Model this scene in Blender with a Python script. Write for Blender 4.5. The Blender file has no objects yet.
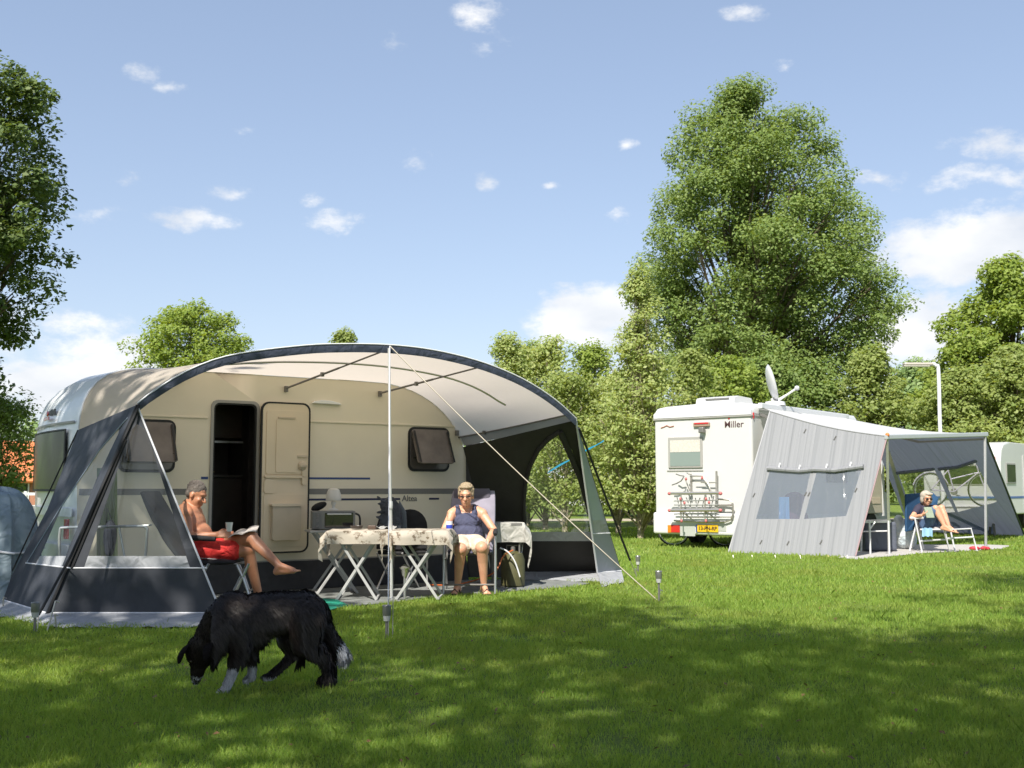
import bpy, bmesh, math, random
import numpy as np
from mathutils import Vector, Matrix, Euler
from mathutils.geometry import tessellate_polygon
random.seed(7)
sc = bpy.context.scene
COL = sc.collection
V = Vector
R = math.radians
# ---------------------------------------------------------------- camera
F_PX = 1100.0; PITCH = R(5.35); CAM_H = 1.25
cd = bpy.data.cameras.new('camera'); cam = bpy.data.objects.new('camera', cd); COL.objects.link(cam)
cam.location = (0, 0, CAM_H); cam.rotation_euler = (R(90) + PITCH, 0, 0)
cd.sensor_width = 36; cd.lens = 36 * F_PX / 1024; cd.clip_end = 3000; cd.clip_start = .05
sc.camera = cam
cd.dof.use_dof = True; cd.dof.focus_distance = 10.5; cd.dof.aperture_fstop = 6.3

def ray(px, py):
    kx = (px - 512) / F_PX; ky = (384 - py) / F_PX
    return V((kx, math.cos(PITCH) - ky * math.sin(PITCH), math.sin(PITCH) + ky * math.cos(PITCH)))
CO = V((0, 0, CAM_H))
def P(px, py, Y):
    d = ray(px, py); return CO + d * (Y / d.y)
def G(px, py, z=0.0):
    d = ray(px, py); return CO + d * ((z - CAM_H) / d.z)
def onplane(px, py, o, n):
    d = ray(px, py); return CO + d * ((o - CO).dot(n) / d.dot(n))

# ---------------------------------------------------------------- materials
def mat(name, col, rough=.6, metal=0, var=.0, vscale=8, bump=0, bscale=40, spec=.5, trans=0, emit=None, col2=None, wrinkle=0, wscale=2.5, coat=0, stretch=None):
    m = bpy.data.materials.new(name); m.use_nodes = True
    nt = m.node_tree; N = nt.nodes; L = nt.links
    b = N['Principled BSDF']; out = N['Material Output']
    b.inputs['Base Color'].default_value = (*col, 1); b.inputs['Roughness'].default_value = rough
    b.inputs['Metallic'].default_value = metal; b.inputs['Specular IOR Level'].default_value = spec
    b.inputs['Coat Weight'].default_value = coat
    tc = N.new('ShaderNodeTexCoord')
    src = tc.outputs['Object']
    if stretch:
        mp = N.new('ShaderNodeMapping'); mp.inputs['Scale'].default_value = stretch
        L.new(src, mp.inputs['Vector']); src = mp.outputs['Vector']
    if var or col2:
        n = N.new('ShaderNodeTexNoise'); n.inputs['Scale'].default_value = vscale; n.inputs['Detail'].default_value = 6
        n.inputs['Roughness'].default_value = .6
        L.new(src, n.inputs['Vector'])
        mr = N.new('ShaderNodeMapRange'); mr.inputs[1].default_value = .3; mr.inputs[2].default_value = .7
        L.new(n.outputs['Fac'], mr.inputs[0])
        mx = N.new('ShaderNodeMix'); mx.data_type = 'RGBA'
        c2 = col2 if col2 else tuple(c * (1 - var) for c in col); c1 = col if col2 else tuple(min(1, c * (1 + var)) for c in col)
        mx.inputs[6].default_value = (*c1, 1); mx.inputs[7].default_value = (*c2, 1)
        L.new(mr.outputs[0], mx.inputs[0]); L.new(mx.outputs[2], b.inputs['Base Color'])
        if not metal and not col2:
            mr2 = N.new('ShaderNodeMapRange'); mr2.inputs[3].default_value = max(0, rough - .08); mr2.inputs[4].default_value = min(1, rough + .08)
            L.new(n.outputs['Fac'], mr2.inputs[0]); L.new(mr2.outputs[0], b.inputs['Roughness'])
    last = None
    for (s, sc_, dist) in ((bump, bscale, .01), (wrinkle, wscale, .06)):
        if s:
            n = N.new('ShaderNodeTexNoise'); n.inputs['Scale'].default_value = sc_; n.inputs['Detail'].default_value = 4 if dist < .05 else 2
            if dist > .05: n.inputs['Distortion'].default_value = 0 if stretch else .8
            L.new(src, n.inputs['Vector'])
            bp = N.new('ShaderNodeBump'); bp.inputs['Strength'].default_value = s; bp.inputs['Distance'].default_value = dist
            L.new(n.outputs['Fac'], bp.inputs['Height'])
            if last: L.new(last.outputs[0], bp.inputs['Normal'])
            last = bp
    if last: L.new(last.outputs[0], b.inputs['Normal'])
    if trans:
        t = N.new('ShaderNodeBsdfTranslucent'); t.inputs['Color'].default_value = (*[min(1, c * 1.05) for c in col], 1)
        ms = N.new('ShaderNodeMixShader'); ms.inputs[0].default_value = trans
        L.new(b.outputs[0], ms.inputs[1]); L.new(t.outputs[0], ms.inputs[2]); L.new(ms.outputs[0], out.inputs['Surface'])
        if last: L.new(last.outputs[0], t.inputs['Normal'])
    return m

def mat_clear(name, tint=(.93, .95, .95), gloss=.12, rough=.05, wr=.5, haze=.06, hazecol=(.8, .82, .85), wscale=5, stretch=(1, 1, .25), fk=.35):
    m = bpy.data.materials.new(name); m.use_nodes = True
    nt = m.node_tree; N = nt.nodes; L = nt.links; N.clear()
    out = N.new('ShaderNodeOutputMaterial'); t = N.new('ShaderNodeBsdfTransparent'); t.inputs[0].default_value = (*tint, 1)
    g = N.new('ShaderNodeBsdfGlossy'); g.inputs['Roughness'].default_value = rough; g.inputs['Color'].default_value = (1, 1, 1, 1)
    d = N.new('ShaderNodeBsdfDiffuse'); d.inputs[0].default_value = (*hazecol, 1)
    fr = N.new('ShaderNodeFresnel'); fr.inputs[0].default_value = 1.5
    tc = N.new('ShaderNodeTexCoord'); mp = N.new('ShaderNodeMapping'); mp.inputs['Scale'].default_value = stretch
    n = N.new('ShaderNodeTexNoise'); n.inputs['Scale'].default_value = wscale; n.inputs['Distortion'].default_value = 1
    bp = N.new('ShaderNodeBump'); bp.inputs['Strength'].default_value = wr; bp.inputs['Distance'].default_value = .05
    L.new(tc.outputs['Object'], mp.inputs[0]); L.new(mp.outputs[0], n.inputs['Vector']); L.new(n.outputs['Fac'], bp.inputs['Height'])
    L.new(bp.outputs[0], g.inputs['Normal']); L.new(bp.outputs[0], fr.inputs['Normal'])
    ad = N.new('ShaderNodeMath'); ad.operation = 'MULTIPLY_ADD'; ad.use_clamp = True; ad.inputs[1].default_value = fk; ad.inputs[2].default_value = gloss
    L.new(fr.outputs[0], ad.inputs[0])
    m1 = N.new('ShaderNodeMixShader'); m1.inputs[0].default_value = haze; L.new(t.outputs[0], m1.inputs[1]); L.new(d.outputs[0], m1.inputs[2])
    m2 = N.new('ShaderNodeMixShader'); L.new(ad.outputs[0], m2.inputs[0]); L.new(m1.outputs[0], m2.inputs[1]); L.new(g.outputs[0], m2.inputs[2])
    L.new(m2.outputs[0], out.inputs['Surface'])
    return m

def mat_leaf(name, c1, c2, trans=.35):
    m = bpy.data.materials.new(name); m.use_nodes = True
    nt = m.node_tree; N = nt.nodes; L = nt.links
    b = N['Principled BSDF']; out = N['Material Output']; b.inputs['Roughness'].default_value = .55; b.inputs['Specular IOR Level'].default_value = .35
    g = N.new('ShaderNodeNewGeometry'); mx = N.new('ShaderNodeMix'); mx.data_type = 'RGBA'
    mx.inputs[6].default_value = (*c1, 1); mx.inputs[7].default_value = (*c2, 1)
    L.new(g.outputs['Random Per Island'], mx.inputs[0]); L.new(mx.outputs[2], b.inputs['Base Color'])
    t = N.new('ShaderNodeBsdfTranslucent')
    hs = N.new('ShaderNodeMix'); hs.data_type = 'RGBA'; hs.blend_type = 'MULTIPLY'; hs.inputs[0].default_value = 1; hs.inputs[7].default_value = (1.6, 1.45, .55, 1)
    L.new(mx.outputs[2], hs.inputs[6]); L.new(hs.outputs[2], t.inputs['Color'])
    ms = N.new('ShaderNodeMixShader'); ms.inputs[0].default_value = trans
    L.new(b.outputs[0], ms.inputs[1]); L.new(t.outputs[0], ms.inputs[2]); L.new(ms.outputs[0], out.inputs['Surface'])
    return m

# ---------------------------------------------------------------- mesh builder
MATW = {}
def link(name, me, m=None, parent=None):
    o = bpy.data.objects.new(name, me); COL.objects.link(o)
    if m is not None:
        for x in (m if isinstance(m, (list, tuple)) else [m]): me.materials.append(x)
    if parent is not None: o.parent = parent
    return o
def root_of(o):
    while o.parent: o = o.parent
    return o
class MB:
    def __init__(s): s.v = []; s.f = []; s.mi = []; s.M = None; s.cur = 0
    def add(s, vs, fs):
        n = len(s.v)
        if s.M is not None: vs = [s.M @ V(v) for v in vs]
        s.v += [V(v) for v in vs]; s.f += [[n + i for i in f] for f in fs]; s.mi += [s.cur] * len(fs); return s
    def box(s, c, d, rot=None):
        c = V(c); x, y, z = [a / 2 for a in d]
        vs = [V((i * x, j * y, k * z)) for i in (-1, 1) for j in (-1, 1) for k in (-1, 1)]
        if rot is not None:
            m = rot if isinstance(rot, Matrix) else Euler(rot).to_matrix(); vs = [m @ v for v in vs]
        return s.add([c + v for v in vs], [(0, 1, 3, 2), (4, 6, 7, 5), (0, 4, 5, 1), (2, 3, 7, 6), (0, 2, 6, 4), (1, 5, 7, 3)])
    def bar(s, a, b, w, h=None, up=(0, 0, 1)):
        a, b = V(a), V(b); h = h or w; d = (b - a); z = d.normalized(); x = z.cross(V(up))
        if x.length < 1e-4: x = z.cross(V((1, 0, 0)))
        x.normalize(); y = x.cross(z)
        return s.box((a + b) / 2, (w, h, d.length), Matrix((x, -y, z)).transposed() if False else Matrix((x, y, z)).transposed())
    def tube(s, pts, r, seg=8, closed=False, caps=True):
        pts = [V(p) for p in pts]; n = len(pts); rs = r if isinstance(r, (list, tuple)) else [r] * n
        def tan(i):
            if closed: return (pts[(i + 1) % n] - pts[i - 1]).normalized()
            return (pts[min(i + 1, n - 1)] - pts[max(i - 1, 0)]).normalized()
        t = tan(0); x = t.orthogonal().normalized(); vs = []; fs = []
        for i in range(n):
            t = tan(i); x = (x - t * x.dot(t)).normalized(); y = t.cross(x)
            for k in range(seg):
                a = 2 * math.pi * k / seg; vs.append(pts[i] + (x * math.cos(a) + y * math.sin(a)) * rs[i])
        for i in range(n if closed else n - 1):
            j = (i + 1) % n
            for k in range(seg):
                k2 = (k + 1) % seg; fs.append((i * seg + k, i * seg + k2, j * seg + k2, j * seg + k))
        if caps and not closed: fs += [tuple(range(seg))[::-1], tuple((n - 1) * seg + k for k in range(seg))]
        return s.add(vs, fs)
    def lathe(s, prof, c=(0, 0, 0), seg=16, axis=None):
        c = V(c); vs = []; fs = []; m = None
        if axis is not None: m = V(axis).normalized().to_track_quat('Z', 'Y').to_matrix()
        for (r, z) in prof:
            for k in range(seg):
                a = 2 * math.pi * k / seg; v = V((r * math.cos(a), r * math.sin(a), z)); vs.append(c + (m @ v if m else v))
        for i in range(len(prof) - 1):
            for k in range(seg):
                k2 = (k + 1) % seg; fs.append((i * seg + k, i * seg + k2, (i + 1) * seg + k2, (i + 1) * seg + k))
        fs += [tuple(range(seg))[::-1], tuple((len(prof) - 1) * seg + k for k in range(seg))]
        return s.add(vs, fs)
    def grid(s, rows, thick=0, flip=False):
        n, m = len(rows), len(rows[0]); vs = [V(p) for r in rows for p in r]; fs = []
        for i in range(n - 1):
            for j in range(m - 1): fs.append((i * m + j, i * m + j + 1, (i + 1) * m + j + 1, (i + 1) * m + j))
        if thick:
            off = []
            for i in range(n):
                for j in range(m):
                    a = vs[min(i + 1, n - 1) * m + j] - vs[max(i - 1, 0) * m + j]; b = vs[i * m + min(j + 1, m - 1)] - vs[i * m + max(j - 1, 0)]
                    off.append(vs[i * m + j] + a.cross(b).normalized() * thick)
            k = n * m; f2 = [tuple(k + x for x in f[::-1]) for f in fs]
            bd = [(0, j) for j in range(m)] + [(i, m - 1) for i in range(1, n)] + [(n - 1, j) for j in range(m - 2, -1, -1)] + [(i, 0) for i in range(n - 2, 0, -1)]
            bi = [i * m + j for i, j in bd]
            for q in range(len(bi)):
                a, b = bi[q], bi[(q + 1) % len(bi)]; fs.append((b, a, k + a, k + b))
            fs += f2; vs += off
        return s.add(vs, fs)
    def poly(s, pts3, thick=0, nrm=None, holes=()):
        """flat polygon (list of 3D points), optional holes, thickness along nrm"""
        pts3 = [V(p) for p in pts3]; holes = [[V(p) for p in h] for h in holes]
        if nrm is None:
            nrm = V((0, 0, 0))
            for i in range(len(pts3)): nrm += pts3[i].cross(pts3[(i + 1) % len(pts3)])
        nrm = V(nrm).normalized()
        x = nrm.orthogonal().normalized(); y = nrm.cross(x); o = pts3[0]
        loops = [pts3] + holes
        l2 = [[V(((p - o).dot(x), (p - o).dot(y), 0)) for p in l] for l in loops]
        tris = tessellate_polygon(l2); allp = [p for l in loops for p in l]
        fs = []
        for t in tris:
            a, b, c = [allp[i] for i in t]
            fs.append(tuple(t) if (b - a).cross(c - a).dot(nrm) > 0 else tuple(t)[::-1])
        vs = list(allp)
        if thick:
            k = len(vs); vs = vs + [p - nrm * thick for p in allp]; fs += [tuple(k + i for i in f[::-1]) for f in fs]
            q = 0
            for l in loops:
                n = len(l)
                for i in range(n): fs.append((q + i, q + (i + 1) % n, k + q + (i + 1) % n, k + q + i))
                q += n
        return s.add(vs, fs)
    def ell(s, c, r, rot=None, seg=12, rings=8):
        c = V(c); vs = []; fs = []; m = rot.to_matrix() if isinstance(rot, Euler) else rot
        for i in range(rings + 1):
            t = math.pi * i / rings
            for k in range(seg):
                a = 2 * math.pi * k / seg; v = V((r[0] * math.sin(t) * math.cos(a), r[1] * math.sin(t) * math.sin(a), r[2] * math.cos(t)))
                vs.append(c + (m @ v if m else v))
        for i in range(rings):
            for k in range(seg):
                k2 = (k + 1) % seg; fs.append((i * seg + k, (i + 1) * seg + k, (i + 1) * seg + k2, i * seg + k2))
        return s.add(vs, fs)
    def build(s, name, m, parent=None, world=True, smooth=False, bevel=0, solid=0, subs=0, bseg=2):
        me = bpy.data.meshes.new(name); vs = s.v
        if parent is not None and world:
            Mi = root_matrix(parent).inverted(); vs = [Mi @ v for v in vs]
        me.from_pydata([tuple(v) for v in vs], [], s.f); me.validate(); me.update()
        if len(s.mi) == len(me.polygons): me.polygons.foreach_set('material_index', s.mi)
        bm = bmesh.new(); bm.from_mesh(me); bmesh.ops.remove_doubles(bm, verts=bm.verts, dist=1e-5); bmesh.ops.recalc_face_normals(bm, faces=bm.faces); bm.to_mesh(me); bm.free()
        o = link(name, me, m, parent)
        if smooth:
            me.polygons.foreach_set('use_smooth', [True] * len(me.polygons))
            me.set_sharp_from_angle(angle=R(40))
        if solid: q = o.modifiers.new('s', 'SOLIDIFY'); q.thickness = solid; q.offset = 0
        if bevel: q = o.modifiers.new('b', 'BEVEL'); q.width = bevel; q.segments = bseg; q.limit_method = 'ANGLE'; q.angle_limit = R(40)
        if subs: q = o.modifiers.new('u', 'SUBSURF'); q.levels = subs; q.render_levels = subs
        return o
def root_matrix(o):
    return MATW[root_of(o).name]
def props(o, label=None, cat=None, group=None, kind=None):
    if label: o['label'] = label
    if cat: o['category'] = cat
    if group: o['group'] = group
    if kind: o['kind'] = kind
    return o
def thing(name, label, cat, loc=(0, 0, 0), rz=0, group=None):
    o = bpy.data.objects.new(name, None); COL.objects.link(o); o.empty_display_size = .1
    o.location = loc; o.rotation_euler = (0, 0, rz); props(o, label, cat, group)
    MATW[o.name] = Matrix.Translation(V(loc)) @ Matrix.Rotation(rz, 4, 'Z')
    return o
def copy_thing(src, loc, rz, label, group=None):
    c = src.copy(); COL.objects.link(c); c.location = loc; c.rotation_euler = (0, 0, rz); c['label'] = label
    if group: c['group'] = group
    MATW[c.name] = Matrix.Translation(V(loc)) @ Matrix.Rotation(rz, 4, 'Z')
    for ch in list(src.children):
        d = ch.copy(); COL.objects.link(d); d.parent = c
        for g in list(ch.children):
            e = g.copy(); COL.objects.link(e); e.parent = d
    return c
def text(name, s, size, M4, m, parent, depth=.002, bold=0):
    cu = bpy.data.curves.new(name, 'FONT'); cu.body = s; cu.size = size; cu.extrude = depth; cu.offset = bold
    cu.align_x = 'CENTER'; cu.align_y = 'CENTER'
    t = bpy.data.objects.new('t', cu); COL.objects.link(t)
    dg = bpy.context.evaluated_depsgraph_get(); me = bpy.data.meshes.new_from_object(t.evaluated_get(dg))
    bpy.data.objects.remove(t); me.transform(root_matrix(parent).inverted() @ M4)
    me.name = name; me.materials.clear()
    return link(name, me, m, parent)
def frame_mat(o, x, y):
    """4x4 with origin o, x axis and y axis (text plane)"""
    x = V(x).normalized(); y = V(y).normalized(); z = x.cross(y)
    return Matrix.Translation(V(o)) @ Matrix((x, y, z)).transposed().to_4x4()
def bez(pts, n=8):
    """Catmull-Rom through points"""
    pts = [V(p) for p in pts]; out = []
    for i in range(len(pts) - 1):
        p0 = pts[max(i - 1, 0)]; p1 = pts[i]; p2 = pts[i + 1]; p3 = pts[min(i + 2, len(pts) - 1)]
        for k in range(n):
            t = k / n
            out.append(.5 * ((2 * p1) + (p2 - p0) * t + (2 * p0 - 5 * p1 + 4 * p2 - p3) * t * t + (3 * p1 - p0 - 3 * p2 + p3) * t ** 3))
    out.append(pts[-1]); return out
def resample(pts, n):
    pts = [V(p) for p in pts]; L = [0]
    for i in range(1, len(pts)): L.append(L[-1] + (pts[i] - pts[i - 1]).length)
    out = []; j = 0
    for k in range(n):
        d = L[-1] * k / (n - 1)
        while j < len(pts) - 2 and L[j + 1] < d: j += 1
        seg = L[j + 1] - L[j]; out.append(pts[j].lerp(pts[j + 1], (d - L[j]) / seg if seg else 0))
    return out

# ---------------------------------------------------------------- bodies: primitives fused by a voxel remesh
def cap(mb, a, b, ra, rb, seg=14, flat=False):
    a, b = V(a), V(b); d = b - a; L = d.length
    if L < 1e-5: return mb.ell(a, (ra,) * 3)
    prof = []
    if not flat:
        for i in range(4): t = -math.pi / 2 + math.pi / 2 * i / 4; prof.append((max(ra * math.cos(t), 1e-4), ra * math.sin(t)))
    prof.append((ra, 0)); prof.append((rb, L))
    if not flat:
        for i in range(1, 5): t = math.pi / 2 * i / 4; prof.append((max(rb * math.cos(t), 1e-4), L + rb * math.sin(t)))
    return mb.lathe(prof, a, seg, axis=d)
def chain(mb, pts, rs):
    for i in range(len(pts) - 1): cap(mb, pts[i], pts[i + 1], rs[i], rs[i + 1])
def fuse(mb, name, m, parent, voxel=.008, smooth=4, disp=0):
    me = bpy.data.meshes.new('tmp'); me.from_pydata([tuple(v) for v in mb.v], [], mb.f); me.update()
    bm = bmesh.new(); bm.from_mesh(me); bmesh.ops.recalc_face_normals(bm, faces=bm.faces); bm.to_mesh(me); bm.free()
    t = bpy.data.objects.new('tmp', me); COL.objects.link(t)
    q = t.modifiers.new('r', 'REMESH'); q.mode = 'VOXEL'; q.voxel_size = voxel; q.use_smooth_shade = True
    if smooth: q = t.modifiers.new('s', 'SMOOTH'); q.iterations = smooth; q.factor = .5
    dg = bpy.context.evaluated_depsgraph_get(); me2 = bpy.data.meshes.new_from_object(t.evaluated_get(dg))
    bpy.data.objects.remove(t)
    me2.transform(root_matrix(parent).inverted()); me2.name = name
    me2.polygons.foreach_set('use_smooth', [True] * len(me2.polygons)); me2.materials.clear()
    return link(name, me2, m, parent)
# ================================================================ light, sky, clouds
SUN_EL = R(48); SH = V((-.35, -.937)).normalized()
SUN_DIR = V((SH.x * math.cos(SUN_EL), SH.y * math.cos(SUN_EL), math.sin(SUN_EL)))
sl = bpy.data.lights.new('sun', 'SUN'); sl.energy = 3.15; sl.angle = R(.53); sl.color = (1, .95, .86)
so = bpy.data.objects.new('sun', sl); COL.objects.link(so); so.rotation_euler = SUN_DIR.to_track_quat('Z', 'Y').to_euler(); so.location = (0, -20, 30)
w = bpy.data.worlds.new('World'); sc.world = w; w.use_nodes = True
nt = w.node_tree; N = nt.nodes; L = nt.links
bg = N['Background']; bg.inputs['Strength'].default_value = .125
sky = N.new('ShaderNodeTexSky'); sky.sky_type = 'NISHITA'; sky.sun_disc = False; sky.sun_elevation = SUN_EL
sky.sun_rotation = math.atan2(SUN_DIR.x, SUN_DIR.y); sky.air_density = 1.0; sky.dust_density = .8; sky.ozone_density = 1.2; sky.altitude = 0
tc = N.new('ShaderNodeTexCoord'); D = tc.outputs['Generated']
def math_(op, a, b=None, clamp=False):
    n = N.new('ShaderNodeMath'); n.operation = op; n.use_clamp = clamp
    for i, x in enumerate((a, b)):
        if x is None: continue
        if isinstance(x, (int, float)): n.inputs[i].default_value = x
        else: L.new(x, n.inputs[i])
    return n.outputs[0]
nz = N.new('ShaderNodeTexNoise'); nz.inputs['Scale'].default_value = 26; nz.inputs['Detail'].default_value = 12; nz.inputs['Roughness'].default_value = .66
mp = N.new('ShaderNodeMapping'); mp.inputs['Scale'].default_value = (1, 1, 1.9); L.new(D, mp.inputs[0]); L.new(mp.outputs[0], nz.inputs['Vector'])
nz2 = N.new('ShaderNodeTexNoise'); nz2.inputs['Scale'].default_value = 9; nz2.inputs['Detail'].default_value = 5; L.new(mp.outputs[0], nz2.inputs['Vector'])
clouds = [(192, 222, 46, 13, .9), (238, 195, 30, 9, .7), (338, 222, 30, 12, .8), (318, 200, 12, 8, .6), (410, 162, 18, 11, .75), (480, 181, 13, 9, .6), (548, 188, 13, 7, .5), (630, 146, 11, 9, .8),
          (150, 70, 28, 12, .7), (178, 88, 16, 9, .6), (488, 14, 30, 18, .7), (395, 40, 22, 10, .45), (745, 8, 24, 11, .8), (780, 64, 12, 6, .6), (567, 288, 18, 6, .6), (82, 320, 42, 14, .8),
          (110, 368, 75, 32, 1.6), (40, 385, 60, 28, 1.6), (592, 320, 58, 34, 1.9), (985, 248, 110, 38, 1.8), (980, 178, 60, 12, .9), (880, 184, 22, 9, .8), (1000, 142, 50, 14, .7), (925, 335, 75, 48, 1.5), (615, 220, 16, 6, .5),
          (95, 212, 32, 9, .5), (245, 133, 13, 7, .5), (120, 178, 14, 9, .35), (500, 40, 20, 14, .4), (700, 345, 140, 40, .8), (1150, 210, 120, 60, 1.5), (-120, 330, 120, 50, 1.5), (1000, 340, 60, 30, .8)]
nzd = N.new('ShaderNodeTexNoise'); nzd.inputs['Scale'].default_value = 14; nzd.inputs['Detail'].default_value = 6; L.new(D, nzd.inputs['Vector'])
vs_ = N.new('ShaderNodeVectorMath'); vs_.operation = 'SUBTRACT'; L.new(nzd.outputs['Color'], vs_.inputs[0]); vs_.inputs[1].default_value = (.5, .5, .5)
vm_ = N.new('ShaderNodeVectorMath'); vm_.operation = 'SCALE'; L.new(vs_.outputs[0], vm_.inputs[0]); vm_.inputs['Scale'].default_value = .045
va_ = N.new('ShaderNodeVectorMath'); va_.operation = 'ADD'; L.new(D, va_.inputs[0]); L.new(vm_.outputs[0], va_.inputs[1]); DD = va_.outputs[0]
acc = None
for (px, py, cw, ch, st) in clouds:
    c = ray(px, py).normalized(); r_ = c.cross(V((0, 0, 1))).normalized(); u_ = r_.cross(c)
    a = cw * 1.25 / F_PX; b_ = ch * 1.25 / F_PX
    d1 = N.new('ShaderNodeVectorMath'); d1.operation = 'DOT_PRODUCT'; L.new(DD, d1.inputs[0]); d1.inputs[1].default_value = r_ / a
    d2 = N.new('ShaderNodeVectorMath'); d2.operation = 'DOT_PRODUCT'; L.new(DD, d2.inputs[0]); d2.inputs[1].default_value = u_ / b_
    cx = N.new('ShaderNodeCombineXYZ'); L.new(d1.outputs['Value'], cx.inputs[0]); L.new(d2.outputs['Value'], cx.inputs[1])
    ln = N.new('ShaderNodeVectorMath'); ln.operation = 'LENGTH'; L.new(cx.outputs[0], ln.inputs[0])
    m = math_('MULTIPLY', math_('SUBTRACT', 1.0, ln.outputs['Value'], True), st)
    acc = m if acc is None else math_('MAXIMUM', acc, m)
q = math_('MULTIPLY', math_('SUBTRACT', nz.outputs['Fac'], .5), 3.6)
q = math_('ADD', math_('MULTIPLY', acc, 1.5), q)
gate = math_('MULTIPLY', acc, 5.0, True)
q = math_('MULTIPLY', math_('SUBTRACT', q, .12), gate)
mr = N.new('ShaderNodeMapRange'); mr.interpolation_type = 'SMOOTHSTEP'; mr.inputs[1].default_value = 0; mr.inputs[2].default_value = 1.45; mr.inputs[4].default_value = .93; L.new(q, mr.inputs[0])
cr = N.new('ShaderNodeMix'); cr.data_type = 'RGBA'; cr.inputs[6].default_value = (2.6, 2.75, 3.0, 1); cr.inputs[7].default_value = (3.7, 3.68, 3.65, 1)
mr2 = N.new('ShaderNodeMapRange'); mr2.inputs[1].default_value = .35; mr2.inputs[2].default_value = .62; L.new(nz2.outputs['Fac'], mr2.inputs[0]); L.new(mr2.outputs[0], cr.inputs[0])
gm_ = N.new('ShaderNodeGamma'); gm_.inputs[1].default_value = .6; L.new(sky.outputs[0], gm_.inputs[0]); skc = N.new('ShaderNodeMix'); skc.data_type = 'RGBA'; skc.blend_type = 'MULTIPLY'; skc.inputs[0].default_value = 1; skc.inputs[7].default_value = (.96, .985, 1.08, 1); L.new(gm_.outputs[0], skc.inputs[6])
mx = N.new('ShaderNodeMix'); mx.data_type = 'RGBA'; L.new(mr.outputs[0], mx.inputs[0]); L.new(skc.outputs[2], mx.inputs[6]); L.new(cr.outputs[2], mx.inputs[7])
L.new(mx.outputs[2], bg.inputs[0])
sc.view_settings.view_transform = 'Standard'; sc.view_settings.look = 'None'; sc.view_settings.gamma = 1; sc.view_settings.exposure = 1.28
sc.view_settings.use_curve_mapping = False
sc.cycles.use_denoising = True
sc.cycles.max_bounces = 8; sc.cycles.transparent_max_bounces = 12

# ================================================================ ground and grass
def lawn_mat():
    m = bpy.data.materials.new('lawn_soil'); m.use_nodes = True; nt = m.node_tree; N = nt.nodes; L = nt.links; b = N['Principled BSDF']; b.inputs['Roughness'].default_value = .9; b.inputs['Specular IOR Level'].default_value = .15
    tc = N.new('ShaderNodeTexCoord')
    def nz(s, d=6):
        n = N.new('ShaderNodeTexNoise'); n.inputs['Scale'].default_value = s; n.inputs['Detail'].default_value = d; n.inputs['Roughness'].default_value = .65; L.new(tc.outputs['Object'], n.inputs['Vector']); return n
    n1, n2, n3 = nz(.45), nz(9), nz(60)
    def mx(a, b_, f):
        x = N.new('ShaderNodeMix'); x.data_type = 'RGBA'
        for i, c in ((6, a), (7, b_)):
            if isinstance(c, tuple): x.inputs[i].default_value = (*c, 1)
            else: L.new(c, x.inputs[i])
        L.new(f, x.inputs[0]); return x.outputs[2]
    def rg(o, lo, hi):
        r = N.new('ShaderNodeMapRange'); r.inputs[1].default_value = lo; r.inputs[2].default_value = hi; L.new(o, r.inputs[0]); return r.outputs[0]
    c = mx((.15, .23, .035), (.21, .26, .05), rg(n1.outputs['Fac'], .35, .65))
    c = mx(c, (.06, .10, .018), rg(n3.outputs['Fac'], .4, .7))
    c = mx(c, (.17, .155, .06), rg(n2.outputs['Fac'], .62, .75))
    L.new(c, b.inputs['Base Color'])
    bp = N.new('ShaderNodeBump'); bp.inputs['Strength'].default_value = .7; bp.inputs['Distance'].default_value = .03; L.new(n3.outputs['Fac'], bp.inputs['Height']); L.new(bp.outputs[0], b.inputs['Normal'])
    return m
mb = MB()
xs = [-1500, -200, -60, -30, 0, 30, 60, 200, 1500]
mb.grid([[(x, y, 0) for x in xs] for y in (-300, -30, 0, 30, 60, 200, 2500)])
lawn = mb.build('lawn', lawn_mat()); props(lawn, 'mown green lawn of the camping field', 'lawn', kind='structure')
# dry strip of gravel path in the background
MAT_PATH = mat('gravel_path', (.38, .33, .24), .9, var=.2, vscale=3)
mb = MB(); mb.grid([[(-40, 41.5, .006), (0, 40.5, .006), (20, 41.5, .006), (60, 43, .006)], [(-40, 44.5, .006), (0, 43.5, .006), (20, 44.5, .006), (60, 46, .006)]])
props(mb.build('path', MAT_PATH), 'pale sandy track behind the pitches', 'path', kind='structure')

def in_poly(x, y, poly):
    c = np.zeros(len(x), bool); n = len(poly)
    for i in range(n):
        x1, y1 = poly[i][:2]; x2, y2 = poly[(i + 1) % n][:2]
        c ^= ((y1 > y) != (y2 > y)) & (x < (x2 - x1) * (y - y1) / (y2 - y1 + 1e-12) + x1)
    return c
NO_GRASS = []     # filled by the ground sheets
def fast_mesh(name, co, faces_n, loops, m, parent=None, smooth=False, world=True):
    me = bpy.data.meshes.new(name)
    if parent is not None and world:
        Mi = np.array(root_matrix(parent).inverted()); co = co @ Mi[:3, :3].T + Mi[:3, 3]
    nf = len(loops) // faces_n
    me.vertices.add(len(co)); me.vertices.foreach_set('co', co.astype(np.float32).ravel())
    me.loops.add(len(loops)); me.loops.foreach_set('vertex_index', loops.astype(np.int32))
    me.polygons.add(nf); me.polygons.foreach_set('loop_start', np.arange(0, nf * faces_n, faces_n, dtype=np.int32))
    me.update(calc_edges=True); 
    if smooth: me.polygons.foreach_set('use_smooth', np.ones(nf, bool))
    return link(name, me, m, parent)
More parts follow.
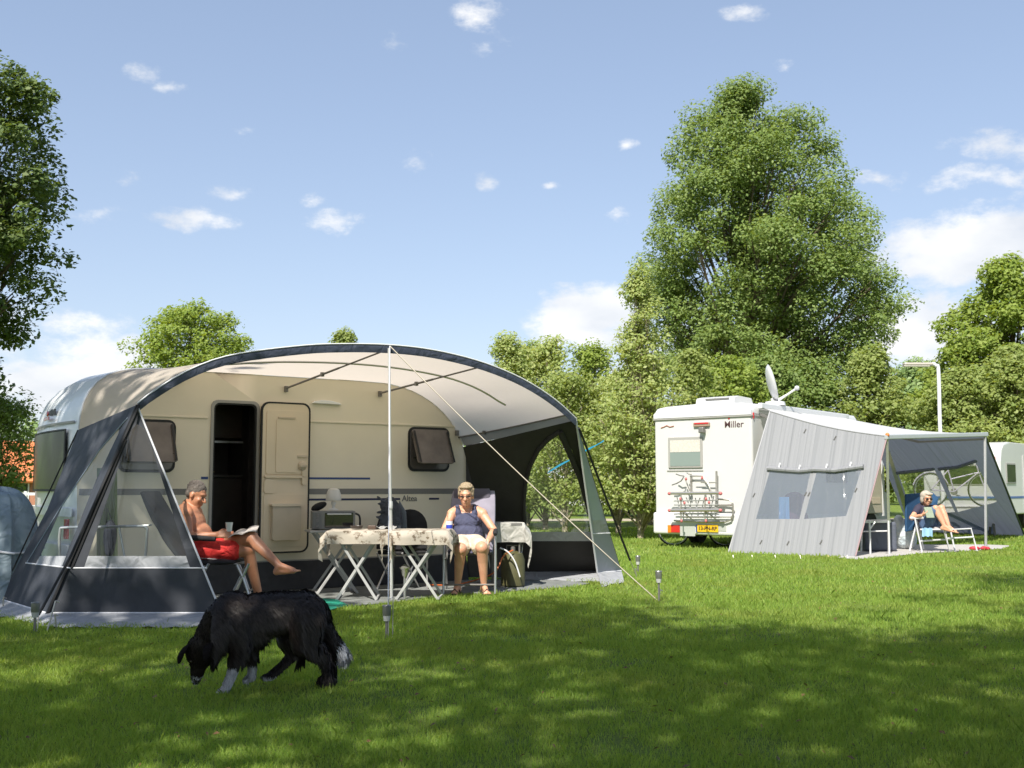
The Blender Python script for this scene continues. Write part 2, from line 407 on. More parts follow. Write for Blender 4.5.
def vnoise(x, y, s, seed):
    """smooth value noise, numpy"""
    rs = np.random.RandomState(seed); T = rs.rand(64, 64); X = x * s; Y = y * s
    xi = np.floor(X).astype(int); yi = np.floor(Y).astype(int); fx = X - xi; fy = Y - yi; fx = fx * fx * (3 - 2 * fx); fy = fy * fy * (3 - 2 * fy)
    g = lambda a, b: T[a % 64, b % 64]
    return (g(xi, yi) * (1 - fx) + g(xi + 1, yi) * fx) * (1 - fy) + (g(xi, yi + 1) * (1 - fx) + g(xi + 1, yi + 1) * fx) * fy
def grass():
    rs = np.random.RandomState(3); X = []; Y = []; H = []; W = []
    for (y0, y1, dens, h, wd) in ((4.0, 6.5, 9000, .036, .0032), (6.5, 9, 5200, .038, .0042), (9, 13, 2300, .042, .006), (13, 20, 750, .045, .011), (20, 34, 190, .05, .022)):
        x0 = -.56 * y1 - 1; x1 = .56 * y1 + 1; n = int(dens * (y1 - y0) * (x1 - x0)); x = rs.uniform(x0, x1, n); y = rs.uniform(y0, y1, n)
        k = np.abs(x) < .52 * y + 1; x, y = x[k], y[k]
        X.append(x); Y.append(y); H.append(np.full(len(x), h)); W.append(np.full(len(x), wd))
    x, y, h, wd = map(np.concatenate, (X, Y, H, W))
    keep = np.ones(len(x), bool)
    for p in NO_GRASS: keep &= ~in_poly(x, y, p)
    dn = vnoise(x, y, 1.3, 1) * .6 + vnoise(x, y, 4.1, 2) * .4
    keep &= rs.rand(len(x)) < np.clip(-.05 + dn * 2.1, .06, 1)
    x, y, h, wd, dn = x[keep], y[keep], h[keep], wd[keep], dn[keep]
    n = len(x); h = h * (.45 + .75 * rs.rand(n)) * (.7 + .6 * dn) * (1 + .9 * (rs.rand(n) > .985))
    a = rs.uniform(0, 2 * np.pi, n); lean = rs.rand(n) * 1.0 * h; la = rs.uniform(0, 2 * np.pi, n)
    dx, dy = np.cos(a) * wd / 2, np.sin(a) * wd / 2; lx, ly = np.cos(la) * lean, np.sin(la) * lean
    co = np.empty((n, 5, 3)); z = np.full(n, -.002)
    co[:, 0] = np.c_[x - dx, y - dy, z]; co[:, 1] = np.c_[x + dx, y + dy, z]
    co[:, 2] = np.c_[x + dx * .8 + lx * .35, y + dy * .8 + ly * .35, h * .55]; co[:, 3] = np.c_[x + lx, y + ly, h]; co[:, 4] = np.c_[x - dx * .8 + lx * .35, y - dy * .8 + ly * .35, h * .55]
    loops = (np.arange(n)[:, None] * 5 + np.arange(5)[None]).ravel()
    m = mat_leaf('grass_blade', (.195, .335, .06), (.36, .465, .105), .5)
    N = m.node_tree.nodes; L = m.node_tree.links     # dry and lush patches
    tc = N.new('ShaderNodeTexCoord'); nz = N.new('ShaderNodeTexNoise'); nz.inputs['Scale'].default_value = .8; nz.inputs['Detail'].default_value = 6; L.new(tc.outputs['Object'], nz.inputs['Vector'])
    mr = N.new('ShaderNodeMapRange'); mr.inputs[1].default_value = .48; mr.inputs[2].default_value = .70; mr.inputs[4].default_value = .5; L.new(nz.outputs['Fac'], mr.inputs[0])
    mix = [q for q in N if q.bl_idname == 'ShaderNodeMix' and q.blend_type == 'MIX'][0]; pb = N['Principled BSDF']
    m2 = N.new('ShaderNodeMix'); m2.data_type = 'RGBA'; m2.inputs[7].default_value = (.36, .30, .10, 1); L.new(mr.outputs[0], m2.inputs[0]); L.new(mix.outputs[2], m2.inputs[6]); L.new(m2.outputs[2], pb.inputs['Base Color'])
    o = fast_mesh('grass', co.reshape(-1, 3), 5, loops, m)
    props(o, 'short green grass blades covering the lawn', 'grass', kind='stuff')
def litter():
    rs = np.random.RandomState(11); n = 700; y = rs.uniform(4.3, 16, n) ; x = rs.uniform(-.5, .5, n) * y
    k = np.ones(n, bool)
    for p in NO_GRASS: k &= ~in_poly(x, y, p)
    x, y = x[k], y[k]; n = len(x); s = rs.uniform(.008, .022, n); a = rs.uniform(0, 6.28, n); t = rs.uniform(-.6, .6, (n, 2)); z = rs.uniform(.018, .034, n)
    co = np.empty((n, 4, 3))
    for i, (u, v) in enumerate(((-1, 0), (0, -.5), (1, 0), (0, .5))):
        px = (u * np.cos(a) - v * np.sin(a)) * s; py = (u * np.sin(a) + v * np.cos(a)) * s
        co[:, i] = np.c_[x + px, y + py, z + px * t[:, 0] + py * t[:, 1] + (i % 2) * .004]
    o = fast_mesh('fallen_leaves', co.reshape(-1, 3), 4, np.arange(n * 4), mat_leaf('dry_leaf', (.22, .13, .05), (.12, .06, .03), .1))
    props(o, 'small dry brown leaves scattered in the grass', 'leaves', kind='stuff')

# ================================================================ trees
def leaves_np(centres, radii, per, size, rs, flat=.75, asp=.62, droop=0):
    C = np.repeat(centres, per, axis=0); RR = np.repeat(radii, per); n = len(C)
    d = rs.normal(size=(n, 3)); d /= np.linalg.norm(d, axis=1)[:, None]
    rad = RR * (.35 + .65 * rs.rand(n) ** .5); off = d * rad[:, None]; off[:, 2] *= flat
    if droop: off[:, 2] -= droop * RR * (np.hypot(d[:, 0], d[:, 1])) ** 2
    pos = C + off
    nr = d * .5 + rs.normal(size=(n, 3)) * .42 + np.array([-.12, -.32, .75]); nr /= np.linalg.norm(nr, axis=1)[:, None]
    t = np.cross(nr, rs.normal(size=(n, 3))); t /= np.linalg.norm(t, axis=1)[:, None] + 1e-9; b = np.cross(nr, t)
    s = size * (.5 + 1.0 * rs.rand(n)); t *= s[:, None] / 2; b *= (s * asp)[:, None] / 2
    co = np.empty((n, 4, 3)); co[:, 0] = pos - t; co[:, 1] = pos + b + nr * (s * .08)[:, None]; co[:, 2] = pos + t; co[:, 3] = pos - b + nr * (s * .08)[:, None]
    return co.reshape(-1, 3), np.arange(n * 4)
def prof_r(prof, z):
    return float(np.interp(z, [p[0] for p in prof], [p[1] for p in prof]))
def tree(name, label, cat, base, prof, lean=(0, 0), nlobe=40, sub=8, per=120, lsize=.14, lobe_r=1.3, clump_r=.6, trunk_r=.3, mats=None, seed=0, group=None, trunk_top=None, bare=0, squash=1, flat=.75, limbs=True, limb_skip=0, droop=0, shell=.55):
    """prof: list of (z, crown radius, centre offset x)"""
    rs = np.random.RandomState(seed); rd = random.Random(seed); base = V(base)
    root = thing(name, label, cat, base, 0, group)
    zmin, zmax = prof[0][0], prof[-1][0]; zs = np.linspace(zmin, zmax, 60); wts = np.array([max(prof_r(prof, z), .15) for z in zs]); wts /= wts.sum()
    offs = [p[2] if len(p) > 2 else 0 for p in prof]
    cen = []; rad = []; lobes = []
    for i in range(nlobe):
        z = float(np.interp((i * .7548776662 + .31) % 1, np.cumsum(wts), zs)) + rs.uniform(-.1, .1)
        if i < 5: z = zmax - .25 - .22 * lobe_r * i
        rr = prof_r(prof, z); a = ((i * .5698402910) % 1) * 2 * math.pi + rs.uniform(-.5, .5)
        lr = lobe_r * rs.uniform(.65, 1.2) * min(1, .35 + rr / max(p[1] for p in prof)); q = max(0, rr - lr * .6) * (shell + (1 - shell) * rs.rand() ** .5) if rs.rand() > .22 else rr * .35 * rs.rand()
        ox = float(np.interp(z, [p[0] for p in prof], offs))
        c = V((ox + math.cos(a) * q, math.sin(a) * q * squash, z)); lobes.append((c, lr))
        for k in range(sub):
            d = rs.normal(size=3); d /= np.linalg.norm(d); d[2] = d[2] * .75 + .12
            cen.append([c.x + d[0] * lr * .85, c.y + d[1] * lr * .85, c.z + d[2] * lr * .7]); rad.append(clump_r * rs.uniform(.6, 1.25))
    co, lp = leaves_np(np.array(cen), np.array(rad), per, lsize, rs, flat=flat, droop=droop)
    fast_mesh('crown', co, 4, lp, mats[0], root, world=False)
    mb = MB(); tt = trunk_top or zmin + (zmax - zmin) * .75; ox = float(np.interp(tt, [p[0] for p in prof], offs))
    axis = [V((0, 0, -.1)), V((rd.uniform(-.03, .03), 0, tt * .12)), V((ox * .3 + rd.uniform(-.1, .1), rd.uniform(-.1, .1), tt * .4)), V((ox * .7 + rd.uniform(-.15, .15), rd.uniform(-.15, .15), tt * .7)), V((ox, 0, tt))]
    ax = bez(axis, 6); n = len(ax); mb.tube(ax, [trunk_r * (1.35 if i == 0 else 1.08 if i < 3 else 1) * (1 - .88 * i / (n - 1)) for i in range(n)], 10)
    if limbs:
        for (c, lr) in lobes:
            zc = max(zmin * .55, min(c.z * .72 - .1, tt * .95)); k = min(n - 2, max(1, int(zc / tt * (n - 1)))); s = ax[k]; r0 = trunk_r * (1 - .88 * k / (n - 1)) * .42
            if (c - s).length < .25 or rd.random() < limb_skip: continue
            mid = s.lerp(c, .5) + V((rd.uniform(-.15, .15), rd.uniform(-.15, .15), rd.uniform(-.1, .12) * (c - s).length)); pts = bez([s, mid, c], 4)
            mb.tube(pts, [max(.008, r0 * (1 - .85 * i / (len(pts) - 1))) for i in range(len(pts))], 6)
            for q in range(3):
                d = V((rd.uniform(-1, 1), rd.uniform(-1, 1), rd.uniform(-.3, 1))) * lr * .8; p0 = pts[-3]
                mb.tube([p0, p0.lerp(c + d, .5) + V((0, 0, .05)), c + d], [max(.006, r0 * .3), max(.005, r0 * .18), .004], 5)
    mb.build('trunk', mats[1], root, world=False, smooth=True)
    return root
OAK = mat_leaf('oak_leaf', (.125, .20, .045), (.25, .32, .10), .38)
OAK2 = mat_leaf('dark_oak_leaf', (.07, .12, .03), (.15, .20, .06), .3)
BIRCH = mat_leaf('birch_leaf', (.24, .32, .09), (.42, .46, .19), .42)
YEL = mat_leaf('light_leaf', (.20, .27, .07), (.33, .38, .13), .45)
OAKL = mat_leaf('fresh_leaf', (0.172, 0.253, 0.040), (0.299, 0.368, 0.081), .42)
FAR = mat_leaf('far_leaf', (0.162, 0.257, 0.081), (0.257, 0.338, 0.135), .3)
BARK = mat('oak_bark', (.11, .085, .06), .95, var=.35, vscale=3, bump=.8, bscale=12, stretch=(3, 3, .6))
WBARK = mat('birch_bark', (.42, .36, .26), .8, col2=(.10, .08, .06), vscale=7, bump=.3, bscale=20, stretch=(.6, .6, 2.2))

def gx(px, Y): return (px - 512) / F_PX * Y
def zy(py, Y): return P(512, py, Y).z
def build_trees():
    Y = 45; o = [(380, 103, 768), (355, 118, 768), (320, 128, 778), (275, 142, 770), (240, 124, 757), (210, 112, 756), (180, 96, 755), (150, 78, 757), (125, 62, 752), (105, 40, 748), (86, 10, 742)]
    bx = gx(745, Y)
    prof = [(zy(a, Y), b * 1.0 / F_PX * Y, gx(c, Y) - bx) for a, b, c in o]
    oak = tree('oak_tree', 'tall broad oak with dense green crown behind the white motorhome', 'tree', (bx, Y, 0), prof, nlobe=270, sub=7, per=100, lsize=.125, lobe_r=1.05, clump_r=.66, trunk_r=.42, mats=(OAK, BARK), seed=4, limb_skip=.6)
    Y = 23; o = [(395, 20, -75), (375, 80, -72), (350, 84, -74), (300, 104, -72), (250, 120, -74), (200, 120, -74), (160, 122, -76), (120, 112, -76), (90, 108, -76), (62, 85, -80)]
    bx = gx(-95, Y); prof = [(zy(a, Y), b / F_PX * Y, gx(c, Y) - bx) for a, b, c in o]
    tree('oak_tree', 'dark green oak reaching into the photo at the top left corner', 'tree', (bx, Y, 0), prof, nlobe=95, sub=8, per=105, lsize=.11, lobe_r=.85, clump_r=.4, trunk_r=.33, mats=(OAK2, BARK), seed=12)
    def small(name, label, px, Y, top, bot, rpx, m, seed, nl=26, per=80, ls=.1, tr=.09, shape='egg', grp=None, sub=7, lr=.55, cr=.34, bark=BARK, **k):
        zt, zb = zy(top, Y), max(.15, zy(bot, Y)); r = rpx / F_PX * Y; H = zt - zb
        pf = {'egg': [(0, .35), (.12, .8), (.35, 1), (.6, .85), (.8, .55), (.93, .28), (1, .08)], 'birch': [(0, .5), (.15, .9), (.35, 1), (.5, .66), (.65, .45), (.8, .34), (.92, .22), (1, .12)], 'round': [(0, .55), (.2, .9), (.5, 1), (.75, .85), (.92, .5), (1, .2)]}[shape]
        return tree(name, label, 'tree', (gx(px, Y), Y, 0), [(zb + t * H, max(.05, q * r)) for t, q in pf], nlobe=nl, sub=sub, per=per, lsize=ls, lobe_r=lr, clump_r=cr, trunk_r=tr, mats=(m, bark), seed=seed, group=grp, **k)
    small('birch_tree', 'slender young birch with airy pointed top left of the motorhome', 640, 27, 268, 505, 62, BIRCH, 31, nl=110, per=38, ls=.08, tr=.085, shape='birch', bark=WBARK, lr=.38, cr=.3, droop=.5, trunk_top=zy(288, 27), shell=.3)
    g = 'light green birches behind the curved awning'
    small('birch_tree', 'wispy birch rising just right of the awning roof curve', 508, 32, 334, 525, 34, BIRCH, 32, nl=34, per=60, ls=.09, shape='egg', grp=g, bark=WBARK, shell=.3)
    small('birch_tree', 'full rounded birch seen above the right end of the awning', 545, 33, 338, 520, 44, BIRCH, 33, nl=30, per=62, ls=.1, shape='round', grp=g, bark=WBARK)
    small('birch_tree', 'bushy birch between the awning and the slender pointed birch', 592, 34, 342, 516, 48, OAKL, 34, nl=32, per=60, ls=.1, shape='egg', grp=g, bark=WBARK)
    small('birch_tree', 'low birch filling the gap beside the motorhome rear', 618, 30, 380, 512, 46, BIRCH, 39, nl=32, per=70, ls=.09, shape='round', grp=g, bark=WBARK)
    small('birch_tree', 'birch directly behind the right shoulder of the awning', 565, 29.5, 372, 512, 46, YEL, 51, nl=32, per=52, ls=.085, shape='round', grp=g, bark=WBARK)
    small('birch_tree', 'leafy birch peeping over the sloping right part of the awning roof', 527, 36, 346, 515, 44, OAK, 52, nl=32, per=65, ls=.1, shape='round', grp=g, bark=WBARK)
    small('birch_tree', 'broad birch behind the slender pointed birch', 650, 37, 352, 515, 52, OAK, 53, nl=34, per=70, ls=.11, shape='round', grp=g, bark=WBARK)
    small('birch_tree', 'birch half hidden behind the rear left corner of the motorhome', 690, 34, 350, 515, 42, YEL, 35, nl=32, per=60, ls=.1, shape='egg', grp=g, bark=WBARK)
    small('round_tree', 'small round yellowish tree standing above the caravan roof', 193, 42, 308, 460, 70, OAKL, 36, nl=110, per=52, ls=.125, tr=.16, shape='round', lr=.6, cr=.42)
    small('round_tree', 'thin tree top peeking over the middle of the awning roof', 343, 44, 330, 480, 16, YEL, 37, nl=14, per=60, ls=.12)
    small('hedge_tree', 'sparse leafy shrub tree before the orange roofed house', 4, 25, 394, 490, 32, OAK, 38, nl=26, per=30, ls=.085, tr=.06, shape='round', lr=.4, cr=.3)
    g = 'leafy trees lining the field on the right'
    small('leafy_tree', 'green tree directly behind the satellite dish', 812, 40, 372, 500, 60, OAK, 41, nl=40, per=80, ls=.13, shape='round', grp=g, lr=.7, cr=.45, tr=.15)
    small('leafy_tree', 'olive green tree under the right side of the big oak', 872, 38, 352, 500, 46, YEL, 42, nl=40, per=80, ls=.12, shape='egg', grp=g, lr=.7, cr=.45, tr=.15)
    small('leafy_tree', 'bushy tree right behind the roof hatch of the motorhome', 728, 37, 366, 500, 48, OAKL, 61, nl=50, per=75, ls=.12, shape='round', grp=g, lr=.7, cr=.45, tr=.13)
    small('leafy_tree', 'dark bushy tree just left of the satellite dish', 768, 38.5, 360, 500, 44, OAK, 62, nl=50, per=75, ls=.12, shape='round', grp=g, lr=.7, cr=.45, tr=.13)
    small('leafy_tree', 'distant dark green tree left of the lamp post', 918, 75, 366, 480, 42, FAR, 43, nl=50, per=60, ls=.25, shape='round', grp=g, lr=1.1, cr=.8, tr=.25)
    small('leafy_tree', 'short yellow green tree right behind the lamp post', 962, 36, 376, 500, 44, YEL, 44, nl=44, per=80, ls=.12, shape='round', grp=g, lr=.6, cr=.42, tr=.12)
    small('leafy_tree', 'tall spreading tree at the right edge with open branches', 1016, 41, 262, 480, 96, OAKL, 45, nl=120, per=80, ls=.15, shape='egg', grp=g, lr=.8, cr=.5, tr=.22)
    small('leafy_tree', 'bright green bushy tree above the white caravan at right edge', 1018, 36, 352, 505, 50, YEL, 46, nl=46, per=80, ls=.12, shape='round', grp=g, lr=.6, cr=.42, tr=.12)
    small('leafy_tree', 'tree just outside the right edge of the field', 1085, 38, 300, 500, 60, OAK, 47, nl=40, per=80, ls=.15, shape='round', grp=g, lr=.8, cr=.5, tr=.2)
    # big trees standing behind the photographer; their crowns shade the near lawn
    a = tree('shade_tree', 'big oak standing behind the photographer, shading the near lawn', 'tree', (-9.6, 1.8, 0), [(6.0, 2.2), (7.5, 4.2), (9.5, 5.0), (11.5, 4.4), (13.5, 2.6), (14.5, .8)], nlobe=38, sub=7, per=23, lsize=.24, lobe_r=1.3, clump_r=.75, trunk_r=.4, mats=(OAK2, BARK), seed=71, group='oaks behind the photographer')
    for (x, y, rz) in SHADE: copy_thing(a, (x, y, 0), rz, 'big oak standing behind the photographer, shading the near lawn')
    # far wood
    rs = np.random.RandomState(5); n = 900; X = rs.uniform(-95, 110, n); Z = rs.rand(n) ** .7 * (5.6 + 2.2 * np.sin(X * .13) + 1.2 * np.sin(X * .41 + 1)); c = np.c_[X, 88 + rs.uniform(-4, 4, n), Z]
    co, lp = leaves_np(c, rs.uniform(.9, 1.7, n), 60, .42, rs)
    props(fast_mesh('far_wood', co, 4, lp, FAR), 'distant continuous belt of trees along the horizon', 'wood', kind='stuff')
SHADE = [(-2.2, -3.2, 2.0), (4.6, 2.2, 4.1), (3.2, -5.0, 1.0), (9.5, -2.5, 5.2), (.6, -5.6, 3.3), (-4.9, -1.4, 2.6)]
# ================================================================ caravan
C0 = V((-4.77, 12.1, 0)); CA = R(34); U = V((math.cos(CA), math.sin(CA), 0)); W = V((-math.sin(CA), math.cos(CA), 0)); Zv = V((0, 0, 1))
def cw(u, w, z): return C0 + U * u + W * w + Zv * z
def wall(px, py, w=0):
    p = onplane(px, py, C0 + W * w, W); d = p - C0; return d.dot(U), p.z
WHITE = mat('caravan_white', (.79, .71, .56), .38, var=.03, vscale=2, bump=.12, bscale=160, wrinkle=.05, wscale=1.2, coat=.15)
REARW = mat('caravan_rear_white', (.8, .82, .84), .3, var=.03, vscale=2, coat=.2)
CREAM = mat('door_cream', (.74, .62, .46), .5, var=.03, vscale=3, bump=.1, bscale=90)
CREAM2 = mat('door_pocket_cream', (.58, .49, .37), .55, var=.04)
SEAL = mat('black_rubber', (.015, .015, .015), .6)
GREYTRIM = mat('grey_trim', (.33, .32, .30), .5)
ALU = mat('aluminium', (.55, .55, .55), .35, metal=.8, var=.06, vscale=20)
ALUD = mat('dull_metal', (.22, .21, .20), .5, metal=.5)
BLUE = mat('stripe_blue', (.03, .06, .2), .4); NAVY = mat('stripe_navy', (.015, .018, .07), .4); GSTR = mat('stripe_grey', (.19, .18, .165), .45)
SMOKE = mat('smoked_acrylic', (.10, .09, .085), .14, spec=.6, var=.1, vscale=3, coat=.3)
PANE = mat('smoked_pane', (.13, .11, .10), .2, spec=.5, col2=(.20, .17, .15), vscale=4)
RGLASS = mat('glass_painted_reflection', (.012, .022, .012), .22, spec=.12, col2=(.05, .075, .03), vscale=5)  # green mottling in the glass colour stands in for reflections
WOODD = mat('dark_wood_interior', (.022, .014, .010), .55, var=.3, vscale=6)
CHAR = mat('charcoal_canvas', (.030, .032, .037), .8, var=.12, vscale=5, bump=.15, bscale=200, wrinkle=.5, wscale=3)
RED = mat('red_lens', (.5, .02, .02), .2, coat=.5); ORANGE = mat('orange_lens', (.8, .2, .02), .2, coat=.5)
LOGOD = mat('logo_dark', (.05, .05, .06), .5)
cv = thing('caravan', 'cream white touring caravan with open door under the arched awning', 'caravan', C0, CA)
# --- side outline (u,z)
OUT = [(.06, .36), (.02, .8), (.0, 1.4)] + [(p.x, p.y) for p in bez([(0, 1.9, 0), (.04, 2.16, 0), (.16, 2.39, 0), (.38, 2.535, 0), (.7, 2.585, 0)], 5)] + \
      [(1.5, 2.60), (2.6, 2.60), (3.4, 2.60)] + [(p.x, p.y) for p in bez([(3.8, 2.59, 0), (4.15, 2.515, 0), (4.48, 2.36, 0), (4.74, 2.14, 0), (4.92, 1.88, 0), (5.03, 1.56, 0), (5.08, 1.2, 0)], 4)] + [(5.06, .8), (4.98, .36)]
ud0, zt = wall(213, 401); ud1, _ = wall(258, 401); zd0, zd1 = .5, 2.255
WID = 2.28
bm = bmesh.new(); vs = [bm.verts.new((u, 0, z)) for u, z in OUT]; bm.faces.new(vs)
for co, no in (((ud0, 0, 0), (1, 0, 0)), ((ud1, 0, 0), (1, 0, 0)), ((0, 0, zd0), (0, 0, 1)), ((0, 0, zd1), (0, 0, 1))):
    bmesh.ops.bisect_plane(bm, geom=bm.verts[:] + bm.edges[:] + bm.faces[:], plane_co=co, plane_no=no)
dl = [f for f in bm.faces if ud0 < f.calc_center_median().x < ud1 and zd0 < f.calc_center_median().z < zd1]
bmesh.ops.delete(bm, geom=dl, context='FACES')
# far side + ring, rounded across at the two top corners of the tail and nose
n = len(OUT)
def ringpt(u, z, w):
    return (u, w, z)
rings = []
for w in (0, .03, .1, .25, 1.14, 2.03, 2.18, 2.25, WID):
    e = min(w, WID - w); ins = 0 if e > .25 else .07 * (1 - math.sqrt(max(0, 1 - (1 - e / .25) ** 2)))
    bul = -.10 * (1 - ((w - WID / 2) / (WID / 2)) ** 2)
    row = []
    for (u, z) in OUT:
        cu, cz = 2.5, 1.4
        uu = u + bul * (1 if u < .7 else -1 if u > 4.0 else 0) * (1 - min(1, max(0, (z - 1.9) / .68)) ** 2)
        zz = z + (.05 * (1 - ((w - WID / 2) / (WID / 2)) ** 2) if z > 2.4 else 0)
        row.append((uu, w, zz))
    rings.append(row)
rv = [[bm.verts.new(p) for p in row] for row in rings]
for i in range(len(rings) - 1):
    for j in range(n):
        bm.faces.new((rv[i][j], rv[i][(j + 1) % n], rv[i + 1][(j + 1) % n], rv[i + 1][j]))
bm.faces.new(rv[-1])
bmesh.ops.remove_doubles(bm, verts=bm.verts, dist=1e-4)
bmesh.ops.recalc_face_normals(bm, faces=bm.faces)
me = bpy.data.meshes.new('body'); bm.to_mesh(me); bm.free()
me.polygons.foreach_set('use_smooth', [True] * len(me.polygons)); me.set_sharp_from_angle(angle=R(35))
me.materials.append(WHITE); me.materials.append(REARW)
for p in me.polygons:
    if p.center.x < .45 and p.center.y > .01 and abs(p.normal.y) < .8: p.material_index = 1
link('body', me, None, cv)
def cbox(name, u0, u1, w0, w1, z0, z1, m, parent=cv, bevel=0, **k):
    mb = MB(); mb.box(((u0 + u1) / 2, (w0 + w1) / 2, (z0 + z1) / 2), (abs(u1 - u0), abs(w1 - w0), abs(z1 - z0))); return mb.build(name, m, parent, world=False, bevel=bevel, **k)
def rrect(u0, u1, z0, z1, r, w, n=5):
    out = []
    for cx, cz, a0 in ((u1 - r, z0 + r, -90), (u1 - r, z1 - r, 0), (u0 + r, z1 - r, 90), (u0 + r, z0 + r, 180)):
        for i in range(n + 1):
            a = R(a0 + 90 * i / n); out.append(V((cx + r * math.cos(a), w, cz + r * math.sin(a))))
    return out
def cpoly(name, pts, m, thick, holes=(), parent=cv, bevel=0, smooth=False):
    mb = MB(); mb.poly(pts, thick, nrm=(0, -1, 0), holes=holes); return mb.build(name, m, parent, world=False, bevel=bevel, smooth=smooth)
# door frame and opening
dz0, dz1 = zd0 + .0, zd1
fr = cpoly('door_frame', rrect(ud0 - .022, ud1 + .022, dz0 - .022, dz1 + .022, .085, -.018), GREYTRIM, .016, holes=[rrect(ud0 + .012, ud1 - .012, dz0 + .02, dz1 - .012, .07, -.018)], bevel=.004)
cpoly('door_seal', rrect(ud0 - .005, ud1 + .005, dz0, dz1, .08, -.006), SEAL, .05, holes=[rrect(ud0 + .03, ud1 - .03, dz0 + .03, dz1 - .03, .06, -.006)])
# interior seen through the door
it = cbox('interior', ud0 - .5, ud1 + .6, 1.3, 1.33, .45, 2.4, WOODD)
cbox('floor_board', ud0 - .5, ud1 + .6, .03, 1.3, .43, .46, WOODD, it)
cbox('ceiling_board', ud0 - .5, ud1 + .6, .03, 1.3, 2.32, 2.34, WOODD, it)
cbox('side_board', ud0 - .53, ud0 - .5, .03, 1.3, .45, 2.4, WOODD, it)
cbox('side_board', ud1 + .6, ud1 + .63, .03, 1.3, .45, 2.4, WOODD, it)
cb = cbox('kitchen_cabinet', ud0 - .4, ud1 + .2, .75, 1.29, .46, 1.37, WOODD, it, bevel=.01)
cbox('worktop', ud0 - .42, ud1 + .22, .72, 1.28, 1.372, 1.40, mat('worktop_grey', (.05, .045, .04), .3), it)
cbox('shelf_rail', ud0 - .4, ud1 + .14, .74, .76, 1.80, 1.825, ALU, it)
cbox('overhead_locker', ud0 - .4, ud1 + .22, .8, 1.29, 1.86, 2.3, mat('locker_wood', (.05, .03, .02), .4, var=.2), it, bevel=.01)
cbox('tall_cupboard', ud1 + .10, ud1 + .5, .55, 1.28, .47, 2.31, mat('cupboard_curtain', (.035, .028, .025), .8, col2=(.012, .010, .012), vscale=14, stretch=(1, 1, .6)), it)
mb = MB(); mb.tube(bez([(ud0 + .10, .9, 1.40), (ud0 + .10, .9, 1.62), (ud0 + .12, .84, 1.68), (ud0 + .14, .78, 1.63)], 5), .011); mb.lathe([(.025, 0), (.025, .03)], (ud0 + .10, .9, 1.40)); mb.build('tap', ALU, it, world=False, smooth=True)
mb = MB(); mb.lathe([(.03, 0), (.032, .1), (.012, .15), (.012, .19)], (ud0 - .02, .86, 1.402)); mb.build('soap_bottle', mat('bottle_clear', (.4, .42, .4), .1), it, world=False, smooth=True)
mb = MB(); mb.ell((ud0 + .28, .86, 1.44), (.05, .04, .035)); mb.build('sponge', mat('sponge_yellow', (.45, .38, .06), .9), it, world=False)
# door leaf folded open against the side wall
lu0, lz1 = wall(262, 403, -.07); lu1, lz0 = wall(306, 551, -.07); lz0 = .475; lz1 = 2.26
leaf = cpoly('door', rrect(lu0, lu1, lz0, lz1, .09, -.10), CREAM, .07, bevel=.008)
cpoly('door_seal', rrect(lu0 - .016, lu1 + .016, lz0 - .016, lz1 + .016, .10, -.104), SEAL, .03, holes=[rrect(lu0 + .004, lu1 - .004, lz0 + .004, lz1 - .004, .088, -.104)], parent=leaf)
def relief(u0, u1, z0, z1, h, m=CREAM, name='door_panel', r=.03, par=leaf, b=.008):
    return cpoly(name, rrect(lu0 + u0, lu0 + u1, lz0 + z0, lz0 + z1, r, -.1 - h), m, h - .0005, parent=par, bevel=b)
LW = lu1 - lu0
relief(.05, LW - .05, .93, 1.70, .012); relief(.17, LW - .15, .95, 1.6, .022)
relief(.19, LW - .19, 1.60, 1.62, .035, CREAM2, 'door_groove', .008, b=.003)
relief(.03, LW - .03, .885, .91, .03); relief(.03, .17, .70, .87, .018); relief(.03, LW - .03, .06, .69, .012)
bin_ = relief(.12, LW - .12, .14, .55, .085, CREAM2, 'door_bin', .03, b=.015); cpoly('bin_lid', rrect(lu0 + .10, lu1 - .10, lz0 + .545, lz0 + .58, .014, -.2), CREAM, .1, parent=bin_, bevel=.006)
hd = relief(LW - .16, LW - .02, 1.135, 1.16, .03, CREAM2, 'door_latch', .01, b=.004)
mb = MB(); mb.lathe([(.05, 0), (.055, .02), (.04, .035), (.015, .04)], (lu1 - .09, -.112, lz0 + 1.03), axis=(0, -1, 0)); mb.box((lu1 - .09, -.16, lz0 + 1.03), (.09, .02, .03)); mb.build('handle', CREAM2, leaf, world=False, smooth=True, bevel=.004)
relief(LW - .09, LW - .03, .80, .98, .03, CREAM, 'handle_housing', .02)
# mouldings on the wall
def rail_(x0, x1, y, hgt, m, name, w=-.012, yb=None):
    a, za = wall(x0, y); b_, zb = wall(x1, y if yb is None else yb); zz = (za + zb) / 2
    return cbox(name, a, b_, w, -.0015, zz - hgt / 2, zz + hgt / 2, m, bevel=.002)
ZR = wall(440, 426)[1]
cbox('trim_rail', .02, ud0 - .06, -.016, -.001, ZR - .012, ZR + .012, WHITE, bevel=.005)
cbox('trim_rail', lu1 + .02, 4.83, -.016, -.001, ZR - .012, ZR + .012, WHITE, bevel=.005)
ZG = 1.195
a308 = wall(309, 490)[0]
cbox('grey_stripe', .03, ud0 - .07, -.003, -.001, ZG - .035, ZG + .035, GSTR)
cbox('grey_stripe', a308, wall(457, 490)[0], -.003, -.001, ZG - .035, ZG + .035, GSTR)
cbox('blue_stripe', a308, wall(370, 478)[0], -.003, -.001, 1.345, 1.37, BLUE)
cbox('blue_stripe', wall(201, 478)[0], wall(208, 478)[0], -.003, -.001, 1.34, 1.37, BLUE)
